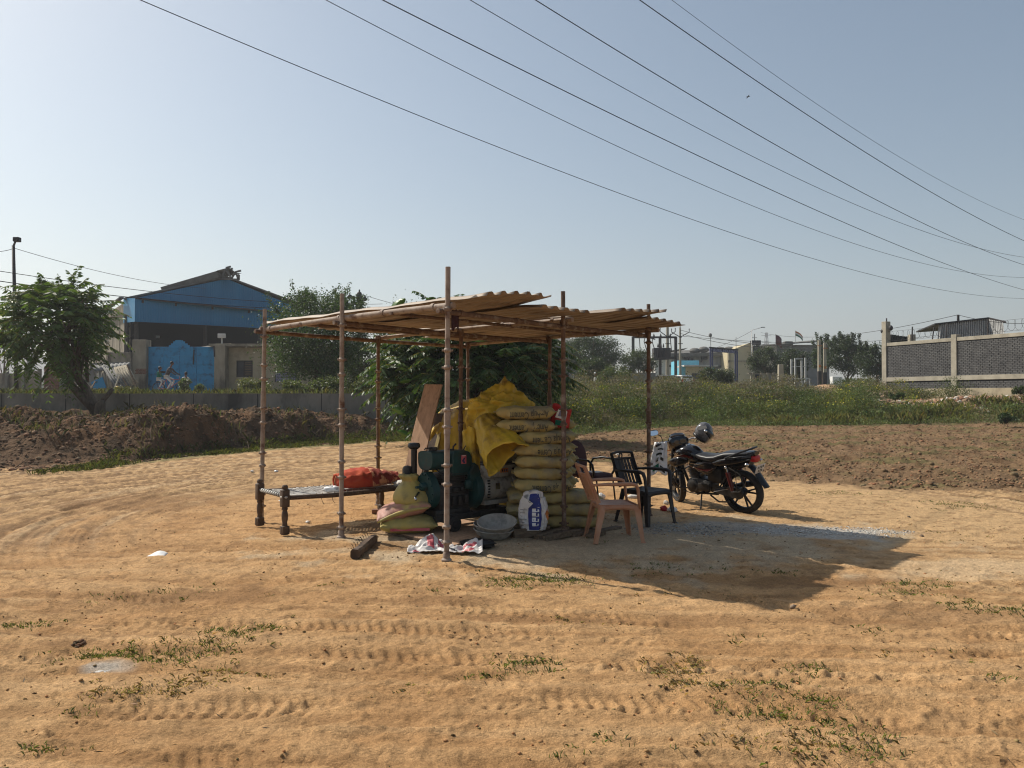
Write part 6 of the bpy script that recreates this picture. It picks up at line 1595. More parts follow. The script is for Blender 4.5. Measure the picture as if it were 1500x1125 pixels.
def bicycle_and_riders():
    Y = 42.5; x0 = bk(253, 577, Y).x; g = empty('bicycle', (x0, Y, ROADZ + .05), 0, 'pinkish bicycle ridden past the blue gate', 'bicycle')
    R_ = .33
    for x in (-.78, .55):
        m = MB(); m.tube([(x + R_ * math.cos(t), 0, R_ + R_ * math.sin(t)) for t in np.linspace(0, 2 * math.pi, 29)], .022, 6); w = m.build('wheel', MT['rubber'], g, True)
        m = MB()
        for k in range(12): a = k * math.pi / 6; m.bar((x, 0, R_), (x + R_ * math.cos(a), 0, R_ + R_ * math.sin(a)), .005, .005)
        m.build('spoke', MT['chrome'], w)
    m = MB(); 
    for a, b in (((-.78, 0, .33), (-.25, 0, .30)), ((-.25, 0, .30), (-.38, 0, .85)), ((-.78, 0, .33), (-.36, 0, .78)), ((-.36, 0, .78), (.38, 0, .82)), ((-.25, 0, .30), (.40, 0, .72)), ((.36, 0, .95), (.42, 0, .70)), ((.42, 0, .70), (.55, 0, .33))): m.tube([a, b], .02, 8)
    m.build('frame', MT['pink_paint'], g, True)
    m = MB(); m.tube([(.30, -.28, 1.03), (.38, -.1, 1.0), (.38, .1, 1.0), (.30, .28, 1.03)], .014); m.tube([(.36, 0, .9), (.38, 0, 1.0)], .014); m.build('handlebar', MT['chrome'], g, True)
    m = MB(); m.rings([(-.52, 0, .89, .08, .03), (-.35, 0, .89, .05, .03), (-.25, 0, .89, .02, .02)], 12); m.build('saddle', MT['black_plastic'], g, True)
    m = MB(); m.bar((-.95, 0, .72), (-.5, 0, .72), .12, .02); m.bar((-.78, .06, .33), (-.9, .05, .72), .015, .015); m.bar((-.78, -.06, .33), (-.9, -.05, .72), .015, .015); m.build('carrier', MT['steel_dark'], g)
    J = dict(pel=(-.36, 0, .98), chest=(-.18, 0, 1.34), neck=(-.12, 0, 1.5), hd=(-.06, 0, 1.62), ls=(-.15, .19, 1.42), le=(.05, .24, 1.2), lh=(.30, .27, 1.06), rs=(-.15, -.19, 1.42), re=(.05, -.24, 1.2), rh=(.30, -.27, 1.06),
             lhip=(-.33, .1, .95), lk=(.03, .12, .78), la=(-.12, .12, .40), lt=(.02, .12, .36), rhip=(-.33, -.1, .95), rk=(-.02, -.12, .66), ra=(-.28, -.12, .22), rt=(-.15, -.12, .17))
    person((x0, Y, ROADZ + .05), 0, J, E, dict(RD), None, 'person in dark jacket and white trousers riding the bicycle', dict(items=[('jacket', ['chest', 'pel', 'neck', 'ls', 'le', 'lh', 'rs', 're', 'rh'], 'grey_shirt'), ('trousers', ['pel', 'lhip', 'lk', 'la', 'rhip', 'rk', 'ra'], 'white_cloth')]), (-.04, 0, 1.70))
    J2 = dict(pel=(-.80, 0, .86), chest=(-.76, 0, 1.14), neck=(-.74, 0, 1.27), hd=(-.72, 0, 1.36), ls=(-.76, .15, 1.2), le=(-.72, .2, 1.0), lh=(-.52, .16, .98), rs=(-.76, -.15, 1.2), re=(-.72, -.2, 1.0), rh=(-.52, -.16, .98),
              lhip=(-.76, .08, .83), lk=(-.52, .14, .72), la=(-.60, .14, .40), lt=(-.50, .14, .36), rhip=(-.76, -.08, .83), rk=(-.52, -.16, .70), ra=(-.66, -.16, .36), rt=(-.56, -.16, .32))
    person((x0, Y, ROADZ + .05), 0, J2, E, {k: v * .85 for k, v in RD.items()}, None, 'child in a green hooded top sitting behind the cyclist', dict(items=[('green_top', ['chest', 'pel', 'neck', 'ls', 'le', 'lh', 'rs', 're', 'rh'], 'green_shirt'), ('trousers', ['pel', 'lhip', 'lk', 'la', 'rhip', 'rk', 'ra'], 'white_cloth')]), (-.70, 0, 1.42))
bicycle_and_riders()
JS = dict(pel=(0, 0, .92), chest=(0, 0, 1.28), neck=(0, 0, 1.45), hd=(0, 0, 1.55), ls=(0, .19, 1.38), le=(.02, .24, 1.1), lh=(.10, .24, .85), rs=(0, -.19, 1.38), re=(.02, -.24, 1.1), rh=(.12, -.22, .9), lhip=(0, .09, .88), lk=(.04, .1, .48), la=(-.02, .1, .08), lt=(.12, .11, .03), rhip=(0, -.09, .88), rk=(.0, -.1, .48), ra=(-.05, -.1, .08), rt=(.09, -.11, .03))
p = bk(272, 577, 44.5); person((p.x, 44.5, ROADZ - .3), 2.6, JS, E, dict(RD), None, 'person in a pale shirt standing at the gate behind a weed', dict(items=[('shirt', ['chest', 'pel', 'neck', 'ls', 'le', 'lh', 'rs', 're', 'rh'], 'white_cloth'), ('trousers', ['pel', 'lhip', 'lk', 'la', 'rhip', 'rk', 'ra'], 'grey_shirt')]), (0, 0, 1.62), .95)
p = bk(798, 562, 62); person((p.x, 62, EYE + 18 / 1127 * 62 - 1.55), -1.6, JS, E, dict(RD), None, 'person in pink seen above the bushes behind the far post', dict(items=[('shirt', ['chest', 'pel', 'neck', 'ls', 'le', 'rs', 're'], 'fertred')]), (0, 0, 1.62))
p = bk(872, 552, 60); person((p.x, 60, EYE + 31 / 1127 * 60 - 1.62), 0, JS, E, dict(RD), None, 'person with a white cap rising over the bushes', dict(items=[('shirt', ['chest', 'pel', 'neck', 'ls', 'le', 'rs', 're'], 'white_cloth')], hair='white'), (0, 0, 1.62), 1.05)

# ------------------------------------------------------------------ street light left, poles
def street_light(px, ytop, Y, zb, armpx, army, label, lean=0, r0=.07, head=(.55, .2, .12), mat='steel_dark'):
    t = bk(px, ytop, Y); g = empty('street_lamp', (t.x, Y, zb), 0, label, 'street lamp'); h = t.z - zb
    m = MB(); m.tube([(-lean, 0, -.5), (-lean * .5, 0, h * .5), (0, 0, h)], [r0 * 1.2, r0, r0 * .8], 10); m.build('pole', MT[mat], g, True)
    a = bk(armpx, army, Y) - Vector(g.location); m = MB(); m.tube([(0, 0, h - .05), a], r0 * .55, 8); m.build('arm', MT[mat], g, True)
    m = MB(); d = 1 if a.x > 0 else -1; m.rbox(a + Vector((d * head[0] * .2, 0, .02)), head, .03); m.build('lamp_head', MT['black_plastic'], g)
    return g
street_light(17.5, 359, 33.0, 1.5, 21, 351, 'dark street lamp with a boxy head above the left tree', -.22, .075, (.26, .22, .2))
def insul(m, c, r=.07, h=.2): m.lathe([(.02, 0), (r, .02), (r * .6, .06), (r, .09), (r * .6, .12), (r * .8, .15), (.02, h)], 10, c=tuple(c))
def tpole():
    Y = 52; t = bk(526, 434, Y); g = empty('utility_pole', (t.x, Y, ROADZ), 0, 'concrete utility pole with black insulators behind the leafy tree', 'utility pole'); h = t.z - ROADZ; A = lambda px, py: bk(px, py, Y) - Vector(g.location)
    m = MB(); m.bar((.1, 0, 0), (0, 0, h), .42, .3, .28, .22); m.build('pole', MT['conc_light'], g)
    m = MB(); m.bar(A(510, 446), A(532, 440), .1, .1); m.bar(A(508, 457), A(530, 450), .1, .1); m.rbox(A(526, 437), (.34, .3, .6), .03)
    for q in ((512, 434), (517, 436), (509, 450), (513, 452), (519, 444), (526, 430), (534, 438)): 
        c = A(*q); m.ball(c, (.17, .14, .14), 10, 6)
    for q in ((526, 428), (534, 437), (519, 442), (512, 440)): insul(m, A(*q))
    m.build('insulator', MT['steel_dark'], g, True)
    p = A(506, 462); m = MB(); m.rbox(p + Vector((.4, .6, -.2)), (1.2, .8, 1.3), .05); 
    m.build('transformer_box', MT['teal'], g)
tpole()
p = bk(524, 520, 44); m = MB(); m.bar((p.x, 44, 1.4), (p.x, 44, bk(524, 500, 44).z), .22, .2); tag(m.build('concrete_post', MT['greywall']), 'plain concrete post in the shade under the leafy tree', 'post')
p = bk(617, 505, 26); m = MB(); m.tube([(p.x - .1, 26, .3), (p.x, 26, p.z)], .05); tag(m.build('stake', MT['wood']), 'thin pole among the dark leaves above the plywood board', 'pole')

# ================================================================== BACKGROUND RIGHT
GZ = 2.0
def pole_v(px, ytop, Y, label, w=.28, arm=.9):
    t = bk(px, ytop, Y); g = empty('utility_pole', (t.x, Y, GZ - .4), 0, label, 'utility pole'); h = t.z - GZ + .4
    m = MB(); m.bar((0, 0, -.3), (0, 0, h), w * 1.3, w, w * .8, w * .7); m.build('pole', MT['conc_light'], g)
    m = MB(); 
    for s in (-1, 1): m.bar((0, -.16, h - 1.2), (s * arm, -.16, h - .55), .09, .09); m.tube([(s * arm, -.16, h - .6), (s * arm, -.16, h - .15)], .04); insul(m, (s * arm, -.16, h - .3))
    m.rbox((0, -.16, h - 1.18), (.3, .08, .16), .02); insul(m, (0, 0, h), .08, .25); m.bar((-.3, -.14, h - 2.0), (.3, -.14, h - 2.0), .08, .08); m.build('cross_arm', MT['steel_dark'], g)
pole_v(978, 479, 92, 'thick pale concrete pole with a forked top by the roof edge', .34)
pole_v(996.5, 480, 96, 'slimmer pale forked pole right of the roof edge', .24, 1.1)
def gantry():
    Y = 90; g = empty('transformer_stand', (*bk(958, 560, Y).xy, GZ), 0, 'rusty steel transformer stand behind the bushes', 'electrical stand'); o0 = -Vector(g.location); A = lambda px, py, d=0: bk(px, py, Y + d) + o0
    for px, d in ((927.5, 0), (990, 0), (967, 2)): mc = MB(); mc.bar(A(px, 562, d), A(px, 493, d), .3, .3); mc.build('steel_post', MT['steel_dark'], g)
    m = MB(); m.bar(A(927, 494), A(990.5, 494), .2, .22); m.bar(A(946, 527), A(990, 524), .3, .3); m.bar(A(934, 490), A(960, 497), .12, .12)
    for px in (936, 946, 958, 968, 982): m.tube([A(px, 491), A(px + rnd.uniform(-3, 3), 500), A(px + 2, 515)], .05); insul(m, A(px, 494), .16, .45)
    m.build('cross_beam', MT['steel_dark'], g)
    m = MB(); m.rbox(A(969, 518, .5), (2.0, 1.2, 1.3), .06)
    for k in range(7): m.rbox(A(963 + 2 * k, 518, -.2), (.05, .25, 1.0), .01)
    for k in range(3): insul(m, A(964 + 4 * k, 509, .4), .13, .5)
    m.build('transformer', MT['steel_dark'], g)
gantry()
def car(px, py_roof, Y, L, Hh, rz, label, mat='white', tail=False):
    t = bk(px, py_roof, Y); r = empty('parked_car', (t.x, Y, t.z - Hh), rz, label, 'car'); W = 1.7
    m = MB(); m.rings([(-L / 2, 0, .62, W * .42, .22), (-L / 2 + .1, 0, .62, W * .49, .33), (-L / 2 + .6, 0, .64, W * .5, .36), (L * .2, 0, .62, W * .5, .34), (L / 2 - .3, 0, .58, W * .48, .28), (L / 2, 0, .52, W * .42, .18)], 24, 5); m.build('body', MT[mat], r, True, auto=30)
    m = MB(); m.rings([(-L / 2 + .12, 0, .95, W * .44, .06), (-L / 2 + .42, 0, Hh * .82, W * .40, Hh * .17), (0, 0, Hh * .83, W * .41, Hh * .17), (L * .12, 0, Hh * .80, W * .40, Hh * .15), (L * .27, 0, .95, W * .44, .05)], 20, 5); cab = m.build('cabin', MT[mat], r, True, auto=30)
    m = MB()
    for s in (-1, 1):
        m.prism([(-L / 2 + .5, .98), (-L / 2 + .62, Hh * .92), (-.08, Hh * .94), (-.08, .98)], s * W * .415, s * W * .43, 'xz'); m.prism([(0, .98), (0, Hh * .94), (L * .11, Hh * .90), (L * .21, .98)], s * W * .415, s * W * .43, 'xz')
    m.prism([(-W * .36, 1.0), (-W * .33, Hh * .9), (W * .33, Hh * .9), (W * .36, 1.0)], -L / 2 + .26, -L / 2 + .30, 'yz'); m.build('window', MT['glass'], cab)
    m = MB()
    for s in (-1, 1): m.rbox((-L / 2 + .1, s * W * .42, 1.0), (.14, .14, .36), .03)
    m.build('tail_light', MT['red'], r)
    for x in (-L * .32, L * .31):
        for s in (-1, 1):
            m = MB(); m.lathe([(.12, -.1), (.3, -.1), (.32, -.06), (.32, .06), (.3, .1), (.12, .1)], 18, 'y', (x, s * W * .45, .32)); m.build('wheel', MT['rubber'], r, True)
    return r
car(966, 549.5, 84, 4.2, 1.62, 2.9, 'pale grey car with dark side windows parked behind the bushes', 'silver')
car(995, 549.8, 86, 4.0, 1.6, 1.9, 'white hatchback with a red tail light behind the bushes')
car(925, 556.5, 86, 3.9, 1.4, .1, 'low white car almost hidden by the weeds left of the other cars')
def box_bld(name, loc_px, x0, x1, ytop, Y, depth, mat, label, roof=None, zb=1.2):
    a = bk(x0, ytop, Y); b = bk(x1, ytop, Y); r = empty(name, ((a.x + b.x) / 2, Y, zb), 0, label, 'building'); w = b.x - a.x; h = a.z - zb
    m = MB(); m.box((0, depth / 2, h / 2), (w, depth, h)); m.build('walls', MT[mat], r); return r, w, h, (lambda px, py, d=0: bk(px, py, Y + d) - Vector(r.location))
# long factory shed left part
r, w, h, A = box_bld('factory', 0, 960, 1066, 521, 122, 14, 'offwhite', 'long white ribbed factory shed behind the forked poles')
m = MB()
for k in range(46): p = A(985 + 1.75 * k, 535, -.04); m.box((p.x, p.y, h * .72), (.06, .08, h * .5))
m.build('wall_rib', MT['greywall'], r)
m = MB(); m.add([A(956, 521, -.8), A(1072, 516.5, -.8), A(1066, 512.5, 8), A(960, 514, 8)], [(0, 1, 2, 3)]); m.bar(A(956, 522, -.8), A(1070, 518, -.8), .5, .5); m.build('roof', MT['roof_grey'], r, solid=.1)
m = MB(); m.add([A(978, 514, 2), A(1008, 509.5, 2), A(1002, 512.5, 3), A(978, 517, 3)], [(0, 1, 2, 3)])
for q in ((1018, 514), (1031, 512), (1056, 512.5), (1068, 512)): m.ball(A(*q, 1), (.9, .8, .5), 12, 6)
m.build('roof_vent', MT['roof_grey'], r, True, auto=40)
m = MB()
for q in ((1005, 522), (1012, 529), (1030, 520), (1033, 522)): m.rbox(A(*q, -.5), (.7, .4, 1.0), .05)
m.tube([A(1028, 530, -.5), A(1029, 522, -.5), A(1026, 518, -.5)], .12); m.build('ducting', MT['steel_dark'], r)
m = MB(); m.bar(A(980, 536, -.3), A(1072, 537, -.3), .3, .3); m.build('wall_beam', MT['steel_dark'], r)
r, w, h, A = box_bld('cyan_annexe', 0, 994, 1024, 528, 108, 5, 'cyan', 'sky blue parapet building beside the forked pole')
m = MB(); m.box((w * .35, 2.0, h * .46), (w * 1.75, 5.2, .22)); m.build('ledge', MT['offwhite'], r)
r, w, h, A = box_bld('gate_lodge', 0, 1005, 1046, 537, 103, 4, 'cream', 'small cream gate lodge with a dark window and blue door', zb=1.2)
m = MB(); m.box((0, 1.8, h + .1), (w + .8, 5, .2)); m.build('roof_slab', MT['offwhite'], r)
m = MB(); p = A(1018.5, 551, -.05); m.box(p, (.9, .1, .75)); m.build('window', MT['window'], r)
m = MB(); p = A(1028, 547, -.05); m.box(p, (.62, .08, .75)); m.build('notice_board', MT['signboard'], r)
m = MB(); p = A(1037, 552, -.05); m.box(p, (.75, .08, 1.6)); m.build('door', MT['blue_gate'], r)
m = MB(); p = A(1039, 539.5, -.06); m.box(p, (1.3, .1, .22)); m.build('lintel', MT['cyan'], r)
m = MB(); p = A(1000, 550, .5); m.box(p, (1.0, .3, 2.6)); m.build('blue_side_door', MT['cyan'], r)
def sign_gantry():
    Y = 100; g = empty('factory_sign', (*bk(1060, 560, Y).xy, 1.5), 0, 'dark blue gateway sign with pale capital letters on two double posts', 'sign'); o0 = -Vector(g.location); A = lambda px, py, d=0: bk(px, py, Y + d) + o0
    for x, yt in ((1041, 512), (1043.8, 512), (1077.3, 515), (1080, 515)):
        m = MB(); m.bar(A(x, 560), A(x, yt), .16, .2); m.build('post', MT['navy'], g)
    m = MB(); a, b, c, d = A(1040, 509.4), A(1080.8, 513), A(1080.8, 517.8), A(1040, 514.6)
    m.add([a, b, c, d] + [v + Vector((0, .25, 0)) for v in (a, b, c, d)], [(0, 1, 2, 3), (7, 6, 5, 4), (0, 4, 5, 1), (1, 5, 6, 2), (2, 6, 7, 3), (3, 7, 4, 0)]); bd = m.build('board', MT['navy'], g)
    m = MB(); m.bar(A(1038.8, 508.6, -.05), A(1081.4, 512.4, -.05), .35, .12); m.build('top_rail', MT['ink'], g)
    sl = math.atan2((b - a).z, (b - a).x); mid = (a + b + c + d) / 4 + Vector((0, -.02, 0))
    v, f = text_verts('BARSTEEL INDUSTRIES'); xs = [q[0] for q in v]; ys = [q[1] for q in v]; w_ = max(xs) - min(xs); h_ = max(ys) - min(ys); W_ = (b - a).length * .93
    m = MB(); m.add([mid + Vector((q[0] / w_ * W_, 0, (q[1] - (max(ys) + min(ys)) / 2) / h_ * .36 + q[0] / w_ * W_ * math.tan(sl))) for q in v], f); m.build('lettering', MT['signtext'], bd)
    m = MB(); m.bar(A(1041.5, 509), A(1041, 492), .06, .06); m.bar(A(1078.5, 512), A(1078.5, 494), .05, .05); m.ball(A(1040.8, 491), (.22, .22, .28), 10, 8); m.build('mast', MT['greywall'], g)
sign_gantry()
# cream building with slope and the long blue roof
Yc = 118
a = bk(1072, 513, Yc); r = empty('cream_building', (a.x, Yc, 1.2), 0, 'cream building with a sloping parapet behind the street lamp', 'building'); A = lambda px, py, d=0: bk(px, py, Yc + d) - Vector(r.location)
m = MB(); pts = [A(1066, 562), A(1103, 562), A(1103, 502.5), A(1098, 502.5), A(1076, 511), A(1066, 513)]
m.add([Vector(q) for q in pts] + [Vector(q) + Vector((0, 9, 0)) for q in pts], [(0, 1, 2, 3, 4, 5), (11, 10, 9, 8, 7, 6)] + [(i, i + 6, (i + 1) % 6 + 6, (i + 1) % 6) for i in range(6)]); m.build('walls', MT['cream'], r)
m = MB(); m.bar(A(1066, 529, -.1), A(1100, 529, -.1), .2, .25); m.bar(A(1068.5, 562, -.1), A(1068.5, 516, -.1), .3, .2); m.build('band', MT['plaster'], r)
r, w, h, A = box_bld('factory', 0, 1103, 1138, 506, 117, 10, 'conc_light', 'pale concrete building with a dark canopy under the small flags')
m = MB(); m.box(A(1108, 511.5, -.05), (1.1, .1, 1.0)); m.box(A(1122, 520, -.05), (1.6, .1, .8)); m.build('window', MT['window'], r)
m = MB(); m.add([A(1100, 503.5, -.6), A(1120, 509.5, -.6), A(1120, 507, 2), A(1100, 502, 2)], [(0, 1, 2, 3)]); m.rbox(A(1107, 502, 1), (1.4, 1, .7), .05); m.build('canopy', MT['steel_dark'], r)
r, w, h, A = box_bld('factory', 0, 1138, 1215, 505, 124, 16, 'greywall', 'grey blue shed with a long low roof behind the dark trees')
m = MB(); m.add([A(1112, 507, -1.2), A(1216, 498.5, -1.2), A(1214, 497, 6), A(1118, 505.5, 6)], [(0, 1, 2, 3)]); m.rbox(A(1154.5, 503, 0), (1.2, 1, .5), .1); m.build('roof', MT['roof_grey'], r, solid=.18)
street_light(1101.5, 483, 96, GZ - .4, 1117, 479.5, 'thin grey street lamp with a long arm reaching right', 0, .055, (.5, .2, .08), 'galv')
def flag(px, y0, y1, Y, label, cols, w=.5, hh=1.2, lean=.1):
    b = bk(px, y0, Y); g = empty('flag', (b.x, Y, b.z), 0, label, 'flag'); h = bk(px, y1, Y).z - b.z
    m = MB(); m.tube([(0, 0, 0), (0, 0, h)], .04, 6); m.build('flag_pole', MT['galv'], g)
    k = len(cols)
    for i, c in enumerate(cols):
        z0 = h - .1 - hh * i / k; m = MB(); m.sheet(lambda a, b2: Vector((w * a + .0, .08 * math.sin(a * 6), z0 - hh / k * b2 - .75 * w * a * a)), 6, 2); m.build('cloth', MT[c], g, True, solid=.02)
flag(1136.5, 505, 489, 116, 'dark red pennant on a rooftop pole', ['darkred'], .9, 1.5)
flag(1165.5, 503, 484, 116, 'orange, white and green flag on a rooftop pole', ['orange', 'white', 'green_shirt'], 1.1, .7)
def pylon(px, ytop, Y, label, w=7):
    t = bk(px, ytop, Y); h = t.z - 2; g = empty('lattice_pylon', (t.x, Y, 2), .4, label, 'pylon'); m = MB()
    for sx in (-1, 1):
        for sy in (-1, 1): m.bar((sx * w / 2, sy * w / 2, 0), (sx * .5, sy * .5, h), .35, .35)
    n = 9
    for k in range(n):
        z0, z1 = h * k / n, h * (k + 1) / n; w0 = w / 2 * (1 - k / n) + .5 * k / n; w1 = w / 2 * (1 - (k + 1) / n) + .5 * (k + 1) / n
        for s in (-1, 1): m.bar((-w0, s * w0, z0), (w1, s * w1, z1), .22, .22); m.bar((w0, s * w0, z0), (-w1, s * w1, z1), .22, .22)
    for z in (.72, .84, .95): m.bar((-w * .7, 0, h * z), (w * .7, 0, h * z), .3, .3)
    m.build('lattice', MT['greywall'], g)
pylon(1123, 487, 620, 'faint lattice pylon on the horizon between the flags and street lamp'); 
p = bk(1105.5, 489, 300); m = MB(); m.bar((p.x, 300, 5), (p.x, 300, p.z), .3, .3); m.bar((p.x - 1, 300, p.z - 1.5), (p.x + 1, 300, p.z - 1.5), .2, .2); tag(m.build('antenna_mast', MT['greywall']), 'faint slim mast just right of the street lamp', 'mast')
def twin_poles():
    Y = 70
    for (px, yt, w_, lb) in ((1200.5, 498.5, .27, 'left of two thick concrete poles against the dark trees'), (1208.5, 502, .25, 'right of two thick concrete poles against the dark trees')):
        t = bk(px, yt, Y); g = empty('utility_pole', (t.x, Y, 1.4), 0, lb, 'utility pole'); h = t.z - 1.4
        m = MB(); m.bar((0, 0, 0), (0, 0, h), w_ * 1.15, w_, w_ * .8, w_ * .7); m.build('pole', MT['conc_light'], g)
        m = MB(); m.rbox((0, 0, h * .27), (w_ * 1.2, w_ * 1.1, h * .38), .02); m.build('dark_wrap', MT['steel_dark'], g)
        m = MB(); m.box((0, -w_ * .5, h * .55), (w_ * .7, .06, .22)); m.bar((-.2, -w_ * .5, h - .5), (.2, -w_ * .5, h - .5), .06, .06); m.build('bracket', MT['orange'], g)
twin_poles()
def fence_right():
    Y = 60; r = empty('goal_frame', (*bk(1165, 565, Y).xy, 1.3), 0, 'pale pipe frame and low railing before the dark trees', 'frame'); o0 = -Vector(r.location); A = lambda px, py, d=0: bk(px, py, Y + d) + o0
    m = MB()
    for px, yt, d in ((1159.5, 526, 2), (1165, 525.5, 0), (1174.5, 528, 0), (1180, 524, 2)): m.bar(A(px, 566, d), A(px, yt, d), .12, .12)
    m.bar(A(1164, 525.5), A(1176, 525.5), .1, .1); m.bar(A(1159, 537, 1), A(1181, 537, 1), .05, .05); m.build('post', MT['galv'], r)
    m = MB(); m.bar(A(1146, 555), A(1186, 554.5), .08, .08)
    for px in (1146.5, 1156, 1165, 1175, 1186): m.bar(A(px, 566), A(px, 555), .07, .07)
    m.build('railing', MT['galv'], r)
fence_right()
p = bk(1143.5, 534, 50); m = MB(); m.bar((p.x, 50, .9), (p.x, 50, p.z), .40, .36, .30, .28); tag(m.build('concrete_post', MT['conc_light'], bevel=.03), 'thick pale concrete stub post at the end of the low compound wall', 'post')
def low_wall():
    Y = 66; r = empty('compound_wall', (*bk(1120, 566, Y).xy, 1.2), 0, 'low patchy compound wall of pale and grey panels behind the weeds', 'wall'); o0 = -Vector(r.location); A = lambda px, py, d=0: bk(px, py, Y + d) + o0
    x = 1099
    k = 0
    while x < 1141:
        a = A(x, 572); b = A(x + 6, 547 + .02 * (x - 1099)); m = MB(); m.rbox(((a.x + b.x) / 2, a.y, (a.z + b.z) / 2), (b.x - a.x - .04, .14, b.z - a.z), .01); m.build('wall_panel', MT['conc_light' if k % 3 != 1 else 'greywall'], r); x += 6.2; k += 1
    m = MB()
    for px in (1104, 1116, 1125, 1134): m.bar(A(px, 572, -.12), A(px, 546, -.12), .22, .16)
    m.build('wall_post', MT['stained'], r)
    m = MB(); m.bar(A(1096, 547, .0), A(1142, 548, 0), .2, .1); m.build('coping', MT['stained'], r)
    m = MB(); m.rbox(A(1107.5, 553, -.1), (.5, .05, .5), .01); m.build('hatch', MT['dark'], r)
low_wall()
# grey outbuildings and wall seen through the shelter
r, w, h, A = box_bld('grey_outbuilding', 0, 812, 850, 500, 88, 8, 'greywall', 'grey outbuilding seen under the roof between the trees')
m = MB(); m.add([A(808, 501, -.5), A(855, 503, -.5), A(850, 497, 4), A(812, 496, 4)], [(0, 1, 2, 3)]); m.build('roof', MT['roof_grey'], r, solid=.12)
m = MB(); m.box((0, 14, h + .8), (w * .8, 5, 3)); m.build('upper_block', MT['greywall'], r)
m = MB(); a = bk(840, 541, 80); b = bk(960, 545, 80); m.box(((a.x + b.x) / 2, 80, 2.4), (b.x - a.x, .25, (a.z - 1.2) * 1.0)); tag(m.build('perimeter_wall', MT['greywall']), 'plain grey perimeter wall behind the bushes under the roof', 'wall')
